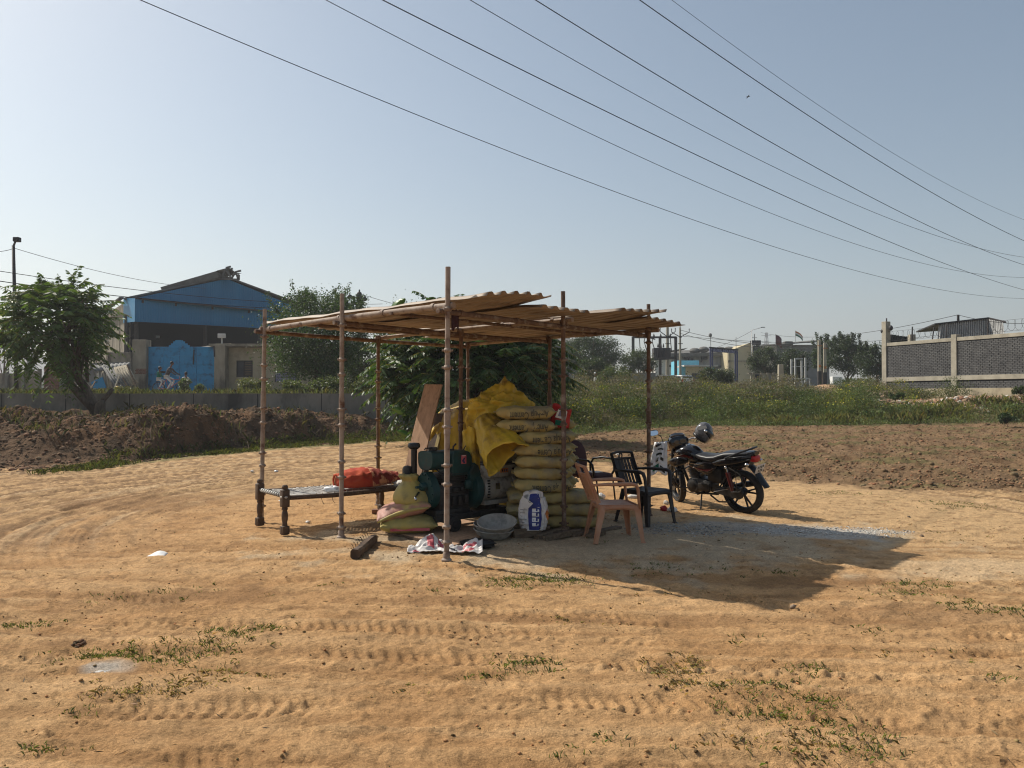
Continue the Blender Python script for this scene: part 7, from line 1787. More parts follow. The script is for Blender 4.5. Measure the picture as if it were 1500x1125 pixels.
# low pink-grey distant blocks between tree and poles
# brick compound wall at the right
def brick_wall():
    a = Vector((21.9, 45.0, 0)); b = Vector((26.6, 32.36, 0)); d = (b - a).normalized(); n_ = Vector((d.y, -d.x, 0));
    if n_.dot(Vector((-.5, -1, 0))) < 0: n_ = -n_
    ang = math.atan2(d.y, d.x); L = 13.4
    r = empty('brick_compound_wall', (a.x, a.y, 0), ang, 'compound wall of grey bricks between pale concrete columns', 'wall')
    sy = -1 if (Matrix.Rotation(ang, 3, 'Z') @ Vector((0, -1, 0))).dot(n_) > 0 else 1      # side facing the field
    top, pl0, pl1 = 4.62, 2.38, 2.62
    m = MB(); m.box((L / 2, 0, 2.3), (L, .18, 4.4)); m.build('core', MT['mortar'], r)
    for x0, x1 in ((.15, 4.45), (4.75, 9.05), (9.35, 13.4)):
        m = MB(); brick_field(m, None, x0, x1, pl1, top - .17, sy * .085, .23, .075, .014, .008); 
        o = m.build('brick', MT['ashbrick'], r); tag(o, kind='stuff')
        m = MB(); brick_field(m, None, x0, x1, 1.95, pl0, sy * .085, .23, .075, .014, .008); o = m.build('brick', MT['ashbrick'], r); tag(o, kind='stuff')
    for x in (0.0, 4.6, 9.2): 
        m = MB(); m.rbox((x, 0, 2.4 + (.55 if x == 0 else 0)), (.32, .36, 4.8 + (1.1 if x == 0 else 0)), .012); m.build('column', MT['conc_light'], r)
    m = MB(); m.rbox((L / 2, 0, top - .08), (L, .30, .19), .01); m.build('coping_beam', MT['conc_light'], r)
    m = MB(); m.rbox((L / 2, 0, (pl0 + pl1) / 2), (L, .34, pl1 - pl0), .01); m.build('plinth_beam', MT['conc_light'], r)
    m = MB(); m.rbox((L / 2, 0, .95), (L, .44, 2.0), .01); m.build('footing', MT['plaster'], r)
    # razor wire coil on stakes
    m = MB(); zc = 5.02; pts = [(x, .16 * math.cos(x * 17) * 1.0, zc + .26 * math.sin(x * 17)) for x in np.arange(.2, L, .03)]; m.tube(pts, .007, 4)
    for z in (4.75, 5.3): m.tube([(0, 0, z), (L, 0, z)], .006, 4)
    m.build('razor_wire', MT['steel_dark'], r)
    m = MB()
    for x in (.0, 1.8, 4.0, 6.4, 9.2, 12): m.bar((x, 0, top), (x + .05, 0, 5.45 if x != 0 else 6.1), .05, .05)
    m.build('wire_stake', MT['steel_dark'], r)
    m = MB(); 
    for q in range(5): m.tube([(-.1 + .05 * q, 0, 5.4), (-.12 + .07 * q, 0, 5.75 + .1 * (q % 3))], .012)
    m.build('starter_bar', MT['steel_dark'], r)
    m = MB(); m.ball((.35, 0, 5.5), (.12, .12, .16)); m.ball((-.15, -.1, 5.35), (.12, .12, .14)); m.build('lamp', MT['steel_dark'], r)
    # netted stack behind the wall
    p = bk(1318, 489, 47); q = empty('netted_stack', (p.x, 47, 1.5), -.1, 'dark netted stack showing over the left end of the brick wall', 'stack')
    m = MB(); 
    for k in range(9): m.rbox((-.72 + .18 * k, 0, 1.9 + .02 * math.sin(k) - .02 * k), (.16, .5, 3.8), .02)
    m.build('bundle', MT['ink'], q)
    p = bk(1336, 490, 45.5); m = MB(); m.bar((p.x, 45.5, 2), (p.x, 45.5, p.z), .32, .3); tag(m.build('concrete_post', MT['conc_light']), 'short concrete stub above the brick wall beside the netted stack', 'post')
    # ribbed metal cabin behind
    Yb = 44.5; g = empty('ribbed_metal_cabin', (*bk(1425, 500, Yb).xy, 1.5), 0, 'slanted cabin of ribbed metal sheets showing above the brick wall', 'cabin'); o0 = -Vector(g.location); A = lambda px, py, dd=0: bk(px, py, Yb + dd) + o0
    m = MB(); vs = []; nn = 22; A0, A1, B0, B1 = A(1376, 474), A(1446, 467), A(1368, 502), A(1446, 500)
    for i in range(nn):
        for s, o in ((0, 0), (.5, 0), (.6, -.09), (.9, -.09)):
            t = (i + s) / nn; vs += [B0.lerp(B1, t) + Vector((0, o, -2.2)), A0.lerp(A1, t) + Vector((0, o, 0))]
    m.add(vs, [(2 * i, 2 * i + 2, 2 * i + 3, 2 * i + 1) for i in range(len(vs) // 2 - 1)]); m.build('front_cladding', MT['galv'], g, solid=.01)
    m = MB(); vs = []; nn = 10; A0, A1, B0, B1 = A(1446, 467), A(1470, 472, -1.5), A(1446, 500), A(1478, 500, -2)
    for i in range(nn):
        for s, o in ((0, 0), (.5, 0), (.6, -.08), (.9, -.08)):
            t = (i + s) / nn; vs += [B0.lerp(B1, t) + Vector((o * .3, o, -2.2)), A0.lerp(A1, t) + Vector((o * .3, o, 0))]
    m.add(vs, [(2 * i, 2 * i + 2, 2 * i + 3, 2 * i + 1) for i in range(len(vs) // 2 - 1)]); m.build('side_cladding', MT['galv'], g, solid=.01)
    m = MB(); a0, a1, a2 = A(1370, 474.5, -.2), A(1449, 465.5, -.2), A(1475, 471.5, -1.7); m.add([a0, a1, a2, a1 + Vector((1.2, 3, -.3)), a0 + Vector((.5, 3, -.2))], [(0, 1, 2, 3, 4)]); m.build('cabin_roof', MT['steel_dark'], g, solid=.08)
    m = MB(); m.tube([A(1404.5, 474), A(1404.5, 461)], .07); m.bar(A(1369, 479, -.2), A(1366, 500, -.2), .05, .05); m.build('chimney', MT['steel_dark'], g)
brick_wall()
# far low hill on the left and far plain trees
m = MB(); m.sheet(lambda a, b: Vector((-1400 + 1150 * a, 900 + 260 * b, -5 + 125 * math.sin(b * math.pi) ** .8 * (1 - sst(.45, 1, a) * 1.0) * (.85 + .25 * n1(a * 5, b * 2, 6)))), 60, 14); tag(m.build('hill', M('hill', (.10, .11, .085), (.14, .13, .10), .01, .95), None, True), kind='structure')
# ================================================================== VEGETATION
def limb_tree(name, base, top, r0, crown_c, crown_r, nl, mat, parent, seed, extra=()):
    q = random.Random(seed); m = MB(); base = Vector(base); top = Vector(top); n = 6
    pts = [base.lerp(top, i / n) + Vector((q.uniform(-.1, .1), q.uniform(-.1, .1), 0)) * (1 if 0 < i < n else 0) for i in range(n + 1)]
    m.tube(pts, [r0 * (1.25 - .7 * i / n) for i in range(n + 1)], 9)
    for k in range(nl):
        t = q.uniform(.3, 1); s = base.lerp(top, t); a = q.uniform(0, 6.28); u = q.uniform(-.2, .9)
        e = Vector(crown_c) + Vector((math.cos(a) * crown_r[0] * .75, math.sin(a) * crown_r[1] * .75, u * crown_r[2] * .85)); mid = s.lerp(e, .5) + Vector((0, 0, .12 * crown_r[2]))
        m.tube([s, mid, e], [r0 * .4, r0 * .25, r0 * .09], 6)
    for p in extra: m.tube(p[0], p[1], 7)
    return m.build(name, MT[mat], parent, True)
def fine_tree(name, c_px, Y, r_px, nleaf, size, color, label, group=None, zb=None, trunk=None, nclump=70, shoots=0, seed=1, lv=.35, cat='tree', flat=1.0, yscale=.9, dens=.23):
    """leafy tree; crown centre and radii given at its distance"""
    st = NR.get_state(); NR.seed(seed); c = bk(c_px[0], c_px[1], Y); s = Y / 1127; R3 = np.array([r_px[0] * s, r_px[0] * s * yscale, r_px[1] * s])
    zb = float(terrain(np.array([c.x]), np.array([Y]), False)[0]) - .1 if zb is None else zb
    g = empty(name, (c.x, Y, zb), 0, label, cat, group); o0 = np.array([0, 0, c.z - zb])
    d = rand_dirs(nclump, .15); rad = NR.uniform(.35, 1.0, nclump) ** .6
    cc = d * R3 * rad[:, None] * .82; cs = R3.mean() * NR.uniform(dens * .6, dens * 1.35, nclump)
    k = NR.randint(0, nclump, nleaf); p = cc[k] + NR.normal(size=(nleaf, 3)) * cs[k][:, None] * .62 * np.array([1, 1, .75])
    if shoots:
        ns = nleaf // 7; j = NR.randint(0, shoots, ns); sa = NR.uniform(0, 6.28, shoots); sr = np.sqrt(NR.uniform(0, 1, shoots)) * .85; sh = NR.uniform(.12, .42, shoots)
        t = NR.uniform(0, 1, ns); q = np.stack([np.cos(sa[j]) * sr[j] * R3[0], np.sin(sa[j]) * sr[j] * R3[1], R3[2] * (np.sqrt(1 - sr[j] ** 2) * .82 + t * sh[j])], 1)
        q[:, 0] += .12 * t * R3[0] * np.cos(sa[j]); q += NR.normal(size=q.shape) * .07; p = np.vstack([p, q])
    n = len(p); N = rand_dirs(n, -.1); cl = tint(color, n, lv); cl *= (NR.uniform(.75, 1.25, nclump)[NR.randint(0, nclump, n)])[:, None]
    leaves('crown', p + o0, N, NR.uniform(.6, 1.3, n) * size, cl, .5, MT['leaf'], g)
    tk = trunk or (0, 0); limb_tree('trunk' if cat == 'tree' else 'stem', (tk[0], tk[1], -.3), (0, 0, c.z - zb), max(.06, R3[2] * .05) if cat == 'tree' else .012, o0, R3, 12, 'bark', g, seed)
    NR.set_state(st); return g
def frond_mesh(B, D, L, droop, npair, lsize, color, lv=.3, hang=.5, aspect=.32):
    """pinnate fronds: returns arrays C,N,size,cols and rachis quads"""
    n = len(B); t = np.linspace(.12, 1, npair)[None, :, None]; U = np.array([0, 0, 1.])
    pos = B[:, None] + D[:, None] * L[:, None, None] * t - U * (droop * L)[:, None, None] * t ** 2
    T = D[:, None] * L[:, None, None] - 2 * U * (droop * L)[:, None, None] * t; T /= np.linalg.norm(T, axis=2, keepdims=True)
    S_ = np.cross(T, U + np.zeros_like(T)); S_ /= (np.linalg.norm(S_, axis=2, keepdims=True) + 1e-6)
    prof = (.55 + .75 * np.sin(np.pi * np.clip(t[..., 0] * .9 + .08, 0, 1)))
    C = []; N = []; sz = []
    for s in (-1, 1):
        a = S_ * s + T * .45 - U * hang + NR.normal(size=pos.shape) * .12; a /= np.linalg.norm(a, axis=2, keepdims=True)
        C.append(pos.reshape(-1, 3)); N.append(a.reshape(-1, 3)); sz.append((prof * lsize * np.ones((n, npair)) * NR.uniform(.85, 1.15, (n, npair))).ravel())
    C = np.vstack(C); N = np.vstack(N); sz = np.concatenate(sz); fc = NR.uniform(1 - lv, 1 + lv, n); col = np.array(color)[None] * np.tile(np.repeat(fc, npair), 2)[:, None]
    col = col * NR.uniform(.85, 1.15, (len(col), 1))
    tt = np.linspace(0, 1, 6)[None, :, None]; rp = B[:, None] + D[:, None] * L[:, None, None] * tt - U * (droop * L)[:, None, None] * tt ** 2
    return C, N, sz, np.clip(col, .004, 1), rp
def pinnate_tree(name, c_px, Y, r_px, nf, fl, ls, color, label, base_px, trunk_r, seed, tops=(), npair=11, extra=(), yscale=.9, broad=(), zb=None):
    st = NR.get_state(); NR.seed(seed); c = bk(c_px[0], c_px[1], Y); s = Y / 1127; R3 = np.array([r_px[0] * s, r_px[0] * s * yscale, r_px[1] * s])
    b = bk(base_px[0], base_px[1], Y); zb = b.z if zb is None else zb; g = empty(name, (b.x, Y, zb), 0, label, 'tree'); org = np.array([b.x, Y, zb])
    cc = np.array(c) - org
    d = rand_dirs(nf, .25); rad = NR.uniform(.15, .95, nf) ** .55; B = cc + d * R3 * rad[:, None]
    D = d * np.array([1, 1, .6]) + NR.normal(size=(nf, 3)) * .45 + np.array([0, 0, .25]); L = NR.uniform(.65, 1.2, nf) * fl
    for (px, py, dx, dz, ln) in tops:
        p = np.array(bk(px, py, Y)) - org; B = np.vstack([B, p + np.array([0, NR.uniform(-.3, .3), 0])]); D = np.vstack([D, [dx, NR.uniform(-.35, .35), dz]]); L = np.append(L, ln)
    D /= np.linalg.norm(D, axis=1, keepdims=True)
    C, N, sz, col, rp = frond_mesh(B, D, L, NR.uniform(.25, .6, len(B)), npair, ls, color)
    # rachis strips joined with the leaves
    n = len(B); V = rp.reshape(-1, 3); w = np.array([0, 0, .012]); RV = np.stack([V - w, V + w], 1).reshape(-1, 3)
    i = np.arange(n)[:, None] * 12 + np.arange(5)[None] * 2; RF = np.stack([i, i + 1, i + 3, i + 2], -1).reshape(-1, 4)
    nl = len(C); q = NR.normal(size=(nl, 3)); S_ = np.cross(N, q); S_ /= np.linalg.norm(S_, axis=1, keepdims=True)
    Ln = sz[:, None] * N; W = sz[:, None] * .30 * S_
    LV = np.stack([C, C + Ln * .42 + W * .5, C + Ln, C + Ln * .42 - W * .5], 1).reshape(-1, 3); LF = np.arange(4 * nl).reshape(-1, 4) + len(RV)
    cols = np.vstack([np.repeat(np.array([[.16, .14, .06]]), len(RV), 0), np.repeat(col, 4, 0)])
    link('crown', np_mesh('crown', np.vstack([RV, LV]), np.vstack([RF, LF]), cols), MT['leaf'], g)
    ex = [([Vector(bk(x, y, Y + dy)) - Vector(org) for x, y, dy in pts], rr) for pts, rr in extra]
    limb_tree('trunk', (0, 0, -.3), tuple(cc + np.array([0, 0, .1 * R3[2]])), trunk_r, tuple(cc), R3, 16, 'bark', g, seed, ex)
    for (px, py, a, ln) in broad:
        p = Vector(bk(px, py, Y - 1.2)) - Vector(org); m = MB(); dv = Vector((math.cos(a), -.15, math.sin(a))); sd = Vector((-math.sin(a), .1, math.cos(a)))
        m.sheet(lambda u, v: p + dv * ln * u + sd * (v - .5) * ln * .42 * math.sin(math.pi * min(1, u * .92 + .06)) ** .7 + Vector((0, -.05 * math.cos((v - .5) * 6), -.2 * ln * u * u)), 12, 6); me = m.build('broad_leaf', MT['broad'], g, True)
    NR.set_state(st); return g
MT['broad'] = M('broad_leaf', (.085, .19, .02), (.06, .14, .02), 3, .45)
pinnate_tree('feathery_tree', (78, 478), 26.5, (66, 58), 360, 1.05, .25, (.085, .135, .032), 'young feathery-leaved tree with a leaning trunk at the far left', (142, 603), .14, 5,
    tops=[(108, 424, .05, 1, 1.35), (106, 424, -.3, 1, 1.1), (110, 428, .5, 1, 1.2), (104, 432, -.9, .8, 1.35), (112, 432, .9, .8, 1.2), (85, 440, -1, .45, 1.5), (60, 452, -1, .5, 1.5), (40, 470, -1, .55, 1.4), (125, 445, 1, .35, 1.4), (130, 455, 1, .3, 1.3), (125, 470, 1, .1, 1.2), (95, 436, -.7, .9, 1.2), (118, 440, .8, .7, 1.1), (30, 490, -1, .2, 1.2), (50, 440, -.8, .7, .9), (70, 445, -.6, .9, 1.0)],
    extra=[([(142, 603, 0), (100, 560, 0), (78, 522, 0), (74, 480, 0)], [.17, .13, .09, .05]), ([(128, 560, .3), (125, 510, .3), (122, 470, .3)], [.06, .05, .03]), ([(108, 480, 0), (107, 440, 0), (108, 425, 0)], [.035, .025, .02]), ([(140, 600, 0), (165, 570, 0)], [.10, .07])])
pinnate_tree('feathery_tree', (690, 545), 23.6, (128, 86), 1300, 1.0, .24, (.05, .095, .024), 'large dense dark feathery-leaved tree behind the yellow tarpaulin', (680, 650), .16, 9,
    tops=[(640, 452, -.7, .9, 1.1), (640, 452, .8, .8, 1.1), (640, 455, 0, 1, .9), (770, 480, 1, .4, 1.2), (790, 500, 1, .2, 1.3), (800, 520, 1, -.1, 1.2), (580, 500, -1, .2, 1.1), (800, 545, 1, -.2, 1.2), (575, 560, -1, -.1, 1.2), (770, 510, 1, .1, 1.4)], yscale=.6, npair=12,
    broad=[(571, 595, -.3, .55), (572, 464, 1.1, .7), (600, 640, 2.5, .45), (578, 452, .9, .5), (585, 560, .4, .4), (603, 556, .6, .4), (618, 535, 1.2, .5)])
fine_tree('leafy_tree', (462, 498), 39.5, (88, 74), 34000, .125, (.050, .082, .026), 'tall dense leafy tree rising over the guard room roof', seed=21, nclump=110, shoots=46, zb=1.4)
fine_tree('leafy_tree', (600, 500), 50, (62, 62), 18000, .14, (.055, .085, .032), 'rounded grey-green tree behind the utility pole', seed=22, nclump=80, zb=1.5)
fine_tree('leafy_tree', (528, 535), 43, (46, 44), 9000, .13, (.045, .07, .024), 'dark tree in the gap beside the second front post', seed=36, nclump=50, zb=1.4)
fine_tree('leafy_tree', (700, 520), 46, (80, 55), 14000, .15, (.04, .065, .024), 'dark tree filling the gap behind the feathery tree', seed=23, nclump=70, zb=1.4)
fine_tree('leafy_tree', (868, 520), 76, (52, 34), 20000, .17, (.040, .060, .026), 'broad dark tree seen beneath the right half of the roof', seed=24, nclump=90, zb=1.7)
fine_tree('leafy_tree', (872, 542), 66, (26, 22), 9000, .15, (.05, .07, .026), 'rounded glossy bush tree under the broad dark tree', seed=25, nclump=40, zb=1.7)
fine_tree('leafy_tree', (935, 532), 82, (32, 22), 9000, .17, (.05, .068, .026), 'small spreading tree left of the transformer stand', seed=26, nclump=45, zb=1.7)
fine_tree('leafy_tree', (900, 556), 50, (30, 20), 6000, .12, (.085, .105, .04), 'light green shrub tree above the weeds left of the parked cars', seed=27, nclump=40, zb=1.5)
fine_tree('leafy_tree', (815, 545), 70, (30, 30), 8000, .16, (.035, .055, .024), 'dark tree between the two right-hand rear posts', seed=33, nclump=40, zb=1.7)
fine_tree('leafy_tree', (1048, 556), 62, (30, 20), 8000, .15, (.05, .065, .026), 'low dark tree below the blue gateway sign', seed=28, nclump=45, zb=1.5)
fine_tree('leafy_tree', (1122, 532), 80, (30, 24), 9000, .18, (.045, .062, .026), 'tree just right of the long-armed street lamp', seed=29, nclump=45, zb=1.6)
fine_tree('leafy_tree', (1162, 535), 78, (28, 28), 9000, .18, (.04, .058, .024), 'dark tree behind the pale pipe frame', seed=30, nclump=45, zb=1.6)
fine_tree('leafy_tree', (1206, 522), 84, (20, 30), 8000, .18, (.045, .07, .026), 'tufted dark tree whose top shows over the twin poles', seed=31, nclump=34, shoots=10, zb=1.6)
fine_tree('leafy_tree', (1243, 522), 74, (34, 32), 15000, .16, (.040, .058, .026), 'tallest dark tree left of the brick wall', seed=32, nclump=70, shoots=18, zb=1.6)
fine_tree('leafy_tree', (1284, 532), 70, (30, 28), 11000, .16, (.04, .06, .028), 'dark tree touching the left column of the brick wall', seed=34, nclump=50, shoots=8, zb=1.6)
fine_tree('leafy_tree', (5, 490), 62, (30, 22), 8000, .2, (.05, .075, .03), 'blurred green tree far behind the left street lamp', seed=35, nclump=40, zb=1.6)
fine_tree('weed_bush', (372, 566), 37, (28, 13), 5000, .09, (.13, .14, .055), 'pale green weed bush on the verge below the guard room window', cat='bush', seed=41, nclump=36, zb=1.55)
fine_tree('weed_bush', (428, 568), 35, (24, 12), 4500, .09, (.11, .13, .045), 'weed bush in front of the lilac signboard', cat='bush', seed=42, nclump=36, zb=1.55)
fine_tree('weed_bush', (480, 565), 34, (30, 13), 5000, .09, (.09, .11, .04), 'weed bush along the wall between the two left posts', cat='bush', seed=43, nclump=36, zb=1.55)
fine_tree('weed_bush', (536, 566), 33, (26, 14), 4000, .09, (.085, .10, .04), 'weed bush on the wall top near the utility pole', cat='bush', seed=44, nclump=30, zb=1.55)
fine_tree('weed_bush', (270, 563), 40, (10, 12), 1500, .10, (.09, .12, .05), 'leafy weed standing before the gate beside the cyclist', cat='bush', seed=45, nclump=14, zb=1.6)
fine_tree('weed_bush', (292, 567), 40.5, (8, 10), 1000, .10, (.10, .13, .055), 'smaller leafy weed before the right half of the gate', cat='bush', seed=46, nclump=12, zb=1.6)
fine_tree('weed_bush', (186, 572), 39, (22, 6), 1800, .08, (.10, .10, .035), 'low olive weeds before the scrap pile', cat='bush', seed=47, nclump=20, zb=1.6)
fine_tree('weed_bush', (1314, 581), 36, (14, 6), 1500, .08, (.05, .075, .025), 'small dark green bush at the foot of the brick wall', cat='bush', seed=48, nclump=16)
fine_tree('weed_bush', (1474, 613), 31, (13, 7), 1600, .08, (.04, .065, .022), 'small dark plant at the edge of the ploughed soil far right', cat='bush', seed=49, nclump=16)
fine_tree('weed_bush', (1494, 572), 35.5, (12, 8), 1200, .08, (.05, .07, .025), 'bush cut by the right edge before the brick wall', cat='bush', seed=50, nclump=14)

def weeds(name, n_pl, region, hgt, nleaf, size, color, label, spread=.30, flower=None, seed=0, lv=.35):
    NR.seed(seed); X, Y = region(n_pl); n_pl = len(X); Z = Ha(X, Y, False); hh = NR.uniform(.55, 1.2, n_pl) * hgt(X, Y)
    k = np.repeat(np.arange(n_pl), nleaf); n = len(k); t = NR.uniform(0, 1, n) ** .8; sp = spread * (.35 + .65 * np.sin(np.pi * np.clip(t, .1, .95)))
    P_ = np.stack([X[k] + NR.normal(size=n) * sp, Y[k] + NR.normal(size=n) * sp, Z[k] + t * hh[k] + NR.normal(size=n) * .04], 1)
    N = rand_dirs(n, .5); cl = tint(color, n, lv) * NR.uniform(.7, 1.3, n_pl)[k][:, None]
    if flower is not None:
        f = (t > .72) & (NR.uniform(size=n) < .14); cl[f] = tint(flower, f.sum(), .2)
    o = leaves(name, P_, N, NR.uniform(.6, 1.4, n) * size, cl, .42, MT['weed']); tag(o, label, kind='stuff'); return o
def reg(x0, x1, d0, d1, dens=None):
    def f(n):
        X = NR.uniform(x0, x1, n * 3); Y = weed_edge(X) + NR.uniform(d0, d1, n * 3)
        ok = np.ones(len(X), bool) if dens is None else dens(X, Y)
        X, Y = X[ok][:n], Y[ok][:n]; return X, Y
    return f
nz = lambda X, Y, s, f=.35: noise(X * f, Y * f * .7, s)
clear = lambda X, Y: ~((np.abs(X - 24) < 7) & (Y > 35.2) & (Y < 39.5)) 
hW = lambda X, Y: .68 * (.55 + .45 * sst(0, 5, Y - weed_edge(X))) * (1.15 - .62 * sst(9, 15, X)) * (.92 + 1.0 * nz(X, Y, 400, .45))
weeds('undergrowth', 1500, reg(-2.5, 33, .2, 12, clear), hW, 46, .085, (.135, .130, .055), 'tangled green weeds rising behind the ploughed soil', seed=61)
weeds('dry_undergrowth', 760, reg(0, 22, 1.5, 12, lambda X, Y: (nz(X, Y, 300) > -.05) & clear(X, Y)), hW, 50, .075, (.17, .135, .10), 'brownish dry scrub among the weeds', spread=.34, seed=62)
weeds('yellow_flowering_weeds', 330, reg(-1, 30, .8, 9, lambda X, Y: (nz(X, Y, 310, .5) > .12) & clear(X, Y)), hW, 46, .08, (.15, .15, .045), 'yellow flowering weeds scattered through the undergrowth', flower=(.42, .35, .04), seed=63)
weeds('low_green_weeds', 1500, reg(-2.5, 33, -.6, 2.0), lambda X, Y: .22 + 0 * X, 26, .06, (.12, .15, .05), 'low green weeds along the edge of the ploughed soil', spread=.22, seed=64)
def mound(x0, x1, d0, d1, hgt, n, nleaf, color, label, seed, spread, flower=None, name='bushy_weeds', size=.08):
    weeds(name, n, reg(x0, x1, d0, d1, clear), lambda X, Y: hgt + 0 * X, nleaf, size, color, label, spread=spread, flower=flower, seed=seed)
mound(0, 26, 1.8, 7, .95, 90, 620, (.08, .105, .034), 'dark green rounded weed clumps', 91, .46)
mound(1, 16, 3, 10, 1.1, 60, 620, (.155, .135, .09), 'brown feathery scrub clumps', 92, .50)
mound(1, 24, 1.5, 7, .8, 60, 520, (.14, .16, .04), 'yellow-green weed clumps in flower', 93, .42, (.50, .42, .03))
mound(8, 28, .8, 5, .6, 60, 420, (.12, .155, .05), 'fresh green broad weed clumps near the field edge', 94, .36)
def seedy(n):
    X = NR.uniform(9, 32, n); return X, weed_edge(X) + NR.uniform(0, 4.5, n)
NR.seed(65); X, Y = seedy(16000); ok = ~((np.abs(X - 24) < 7) & (Y > 36)) & (fbm(X * .5, Y * .5, 505, 3) + sst(9, 14, X) * .5 > .3); X, Y = X[ok], Y[ok]
blades('tall_grass', X, Y, NR.uniform(.15, .6, len(X)) * (1 + .5 * noise(X * .7, Y * .7, 506)), tint((.17, .17, .065), len(X), .4), .018, .6, label='tall olive grass before the brick wall')
# grass strip below the left bank
NR.seed(66); X = NR.uniform(-9.5, -1.5, 16000); Y = edge_left(X) + NR.uniform(-2.2, 1.2, len(X)) ; ok = fbm(X * .8, Y * .8, 500, 3) > -.25; X, Y = X[ok], Y[ok]
blades('verge_grass', X, Y, NR.uniform(.04, .16, len(X)), tint((.115, .125, .04), len(X), .4), .014, .9, label='short grass strip below the earth bank')
NR.seed(67); X = NR.uniform(-18, -3, 9000); Y = edge_left(X) + NR.uniform(.3, 11, len(X)); ok = (fbm(X * .6, Y * .6, 510, 3) > .15) & (Y < 29.3); X, Y = X[ok], Y[ok]
blades('bank_weeds', X, Y, NR.uniform(.05, .32, len(X)), tint((.12, .11, .055), len(X), .4), .016, .9, label='thin weeds and vines over the earth bank')
NR.seed(68); X = NR.uniform(-26, -1.5, 9000); Y = NR.uniform(30.2, 38, len(X)); ok = (fbm(X * .5, Y * .5, 520, 3) > -.1); X, Y = X[ok], Y[ok]
blades('roadside_weeds', X, Y, NR.uniform(.1, .4, len(X)), tint((.13, .135, .055), len(X), .4), .022, .7, label='weeds on the road verge behind the cement wall')
# dead roots and sticks on the bank
NR.seed(69); m = MB()
for q in range(70):
    x = NR.uniform(-16, -3.5); y = float(edge_left(np.array([x]))[0]) + NR.uniform(-.3, 7); z = H(x, y); a = NR.uniform(0, 6.28); L = NR.uniform(.2, .9)
    m.tube([(x, y, z), (x + L * .5 * math.cos(a), y + L * .5 * math.sin(a), z + NR.uniform(.05, .25)), (x + L * math.cos(a), y + L * math.sin(a), H(x + L * math.cos(a), y + L * math.sin(a)))], [.012, .009, .005], 4)
tag(m.build('dead_roots', MT['wood']), 'dead roots and twigs on the earth bank', kind='stuff')
# uprooted stump by the leaning tree
c = bk(148, 600, 26.3); q = empty('tree_stump', (c.x, 26.3, .4), 0, 'short torn tree stump beside the leaning trunk below the wall', 'stump'); m = MB()
m.rings([(0, 0, .1, .28, .26), (.25, 0, .12, .2, .22), (.55, 0, .1, .16, .18), (.85, 0, .12, .18, .16), (1.0, 0, .1, .12, .1)], 12, rot=Matrix.Rotation(-1.45, 3, 'Y')); m.build('trunk', MT['bark'], q, True)
for a in range(5): m = MB(); m.tube([(0, 0, .1), (.4 * math.cos(a * 1.3), .3 * math.sin(a * 1.3), .05), (.75 * math.cos(a * 1.3), .5 * math.sin(a * 1.3), -.15)], [.09, .06, .03], 6); m.build('root', MT['bark'], q, True)
# near tufts
def tufts(name, lst, color, label, h=(.008, .038), width=.0042, lean=1.1, seed=0):
    NR.seed(seed); Xs = []; Ys = []
    for (px, py, rx, ry, n) in lst:
        cx, cy = G(px, py); n = int(n * .62); k = max(4, n // 9); ox = NR.normal(size=k) * rx * .62; oy = NR.normal(size=k) * ry * .9; j = NR.randint(0, k, n)
        Xs.append(cx + ox[j] + NR.normal(size=n) * .022 * (1 + cy * .06)); Ys.append(cy + oy[j] + NR.normal(size=n) * .018 * (1 + cy * .06))
    X = np.concatenate(Xs); Y = np.concatenate(Ys)
    return blades(name, X, Y, NR.uniform(h[0], h[1], len(X)), tint(color, len(X), .35), width, lean, label=label)
tufts('grass_tufts', [(790, 848, .42, .13, 1500), (745, 852, .12, .08, 250), (770, 975, .2, .1, 500), (720, 990, .1, .06, 120), (340, 932, .2, .07, 320), (310, 955, .3, .09, 420), (150, 968, .28, .07, 520), (200, 962, .2, .07, 300), (45, 918, .16, .05, 260), (250, 975, .25, .08, 320), (390, 920, .15, .06, 200),
    (1355, 855, .22, .10, 500), (1400, 738, .6, .3, 700), (1230, 722, .5, .25, 500), (1475, 896, .22, .08, 420), (1410, 890, .25, .1, 220), (1330, 868, .16, .1, 160), (1190, 985, .10, .06, 240), (1110, 1005, .22, .05, 240), (1180, 1030, .16, .08, 260), (1160, 1055, .2, .07, 300), (1080, 1045, .16, .07, 240), (1230, 1070, .16, .08, 220), (1260, 1105, .14, .05, 160),
    (1090, 746, .14, .08, 160), (700, 752, .08, .05, 40), (870, 790, .1, .1, 60), (940, 830, .3, .15, 260), (1040, 830, .3, .2, 150), (1130, 835, .2, .1, 120), (640, 865, .1, .06, 60), (880, 1100, .2, .08, 120), (1200, 1110, .3, .05, 160), (90, 1095, .12, .05, 80), (120, 1050, .08, .04, 60), (1290, 925, .12, .05, 60), (600, 690, .8, .5, 200), (190, 870, .25, .1, 150), (290, 858, .2, .1, 120), (1450, 1000, .1, .05, 60), (1085, 930, .1, .06, 50)],
    (.16, .175, .06), 'sparse green grass tufts on the sandy ground', seed=71)
tufts('dry_grass_tufts', [(985, 978, .16, .09, 900), (1000, 1005, .1, .06, 350), (240, 1010, .3, .07, 520), (330, 990, .25, .07, 260), (200, 1022, .2, .05, 240), (280, 945, .3, .06, 200), (1120, 1085, .25, .07, 260), (1210, 1095, .2, .05, 200), (1060, 1010, .2, .08, 160), (860, 905, .3, .1, 120), (560, 1010, .3, .1, 60), (1290, 870, .5, .3, 160), (1420, 780, .8, .4, 200), (1160, 700, .6, .3, 200), (1320, 960, .3, .1, 120), (470, 860, .3, .12, 60), (1000, 870, .4, .1, 100)],
    (.34, .26, .14), 'dry straw tufts on the sandy ground', h=(.008, .035), width=.0035, lean=1.4, seed=72)
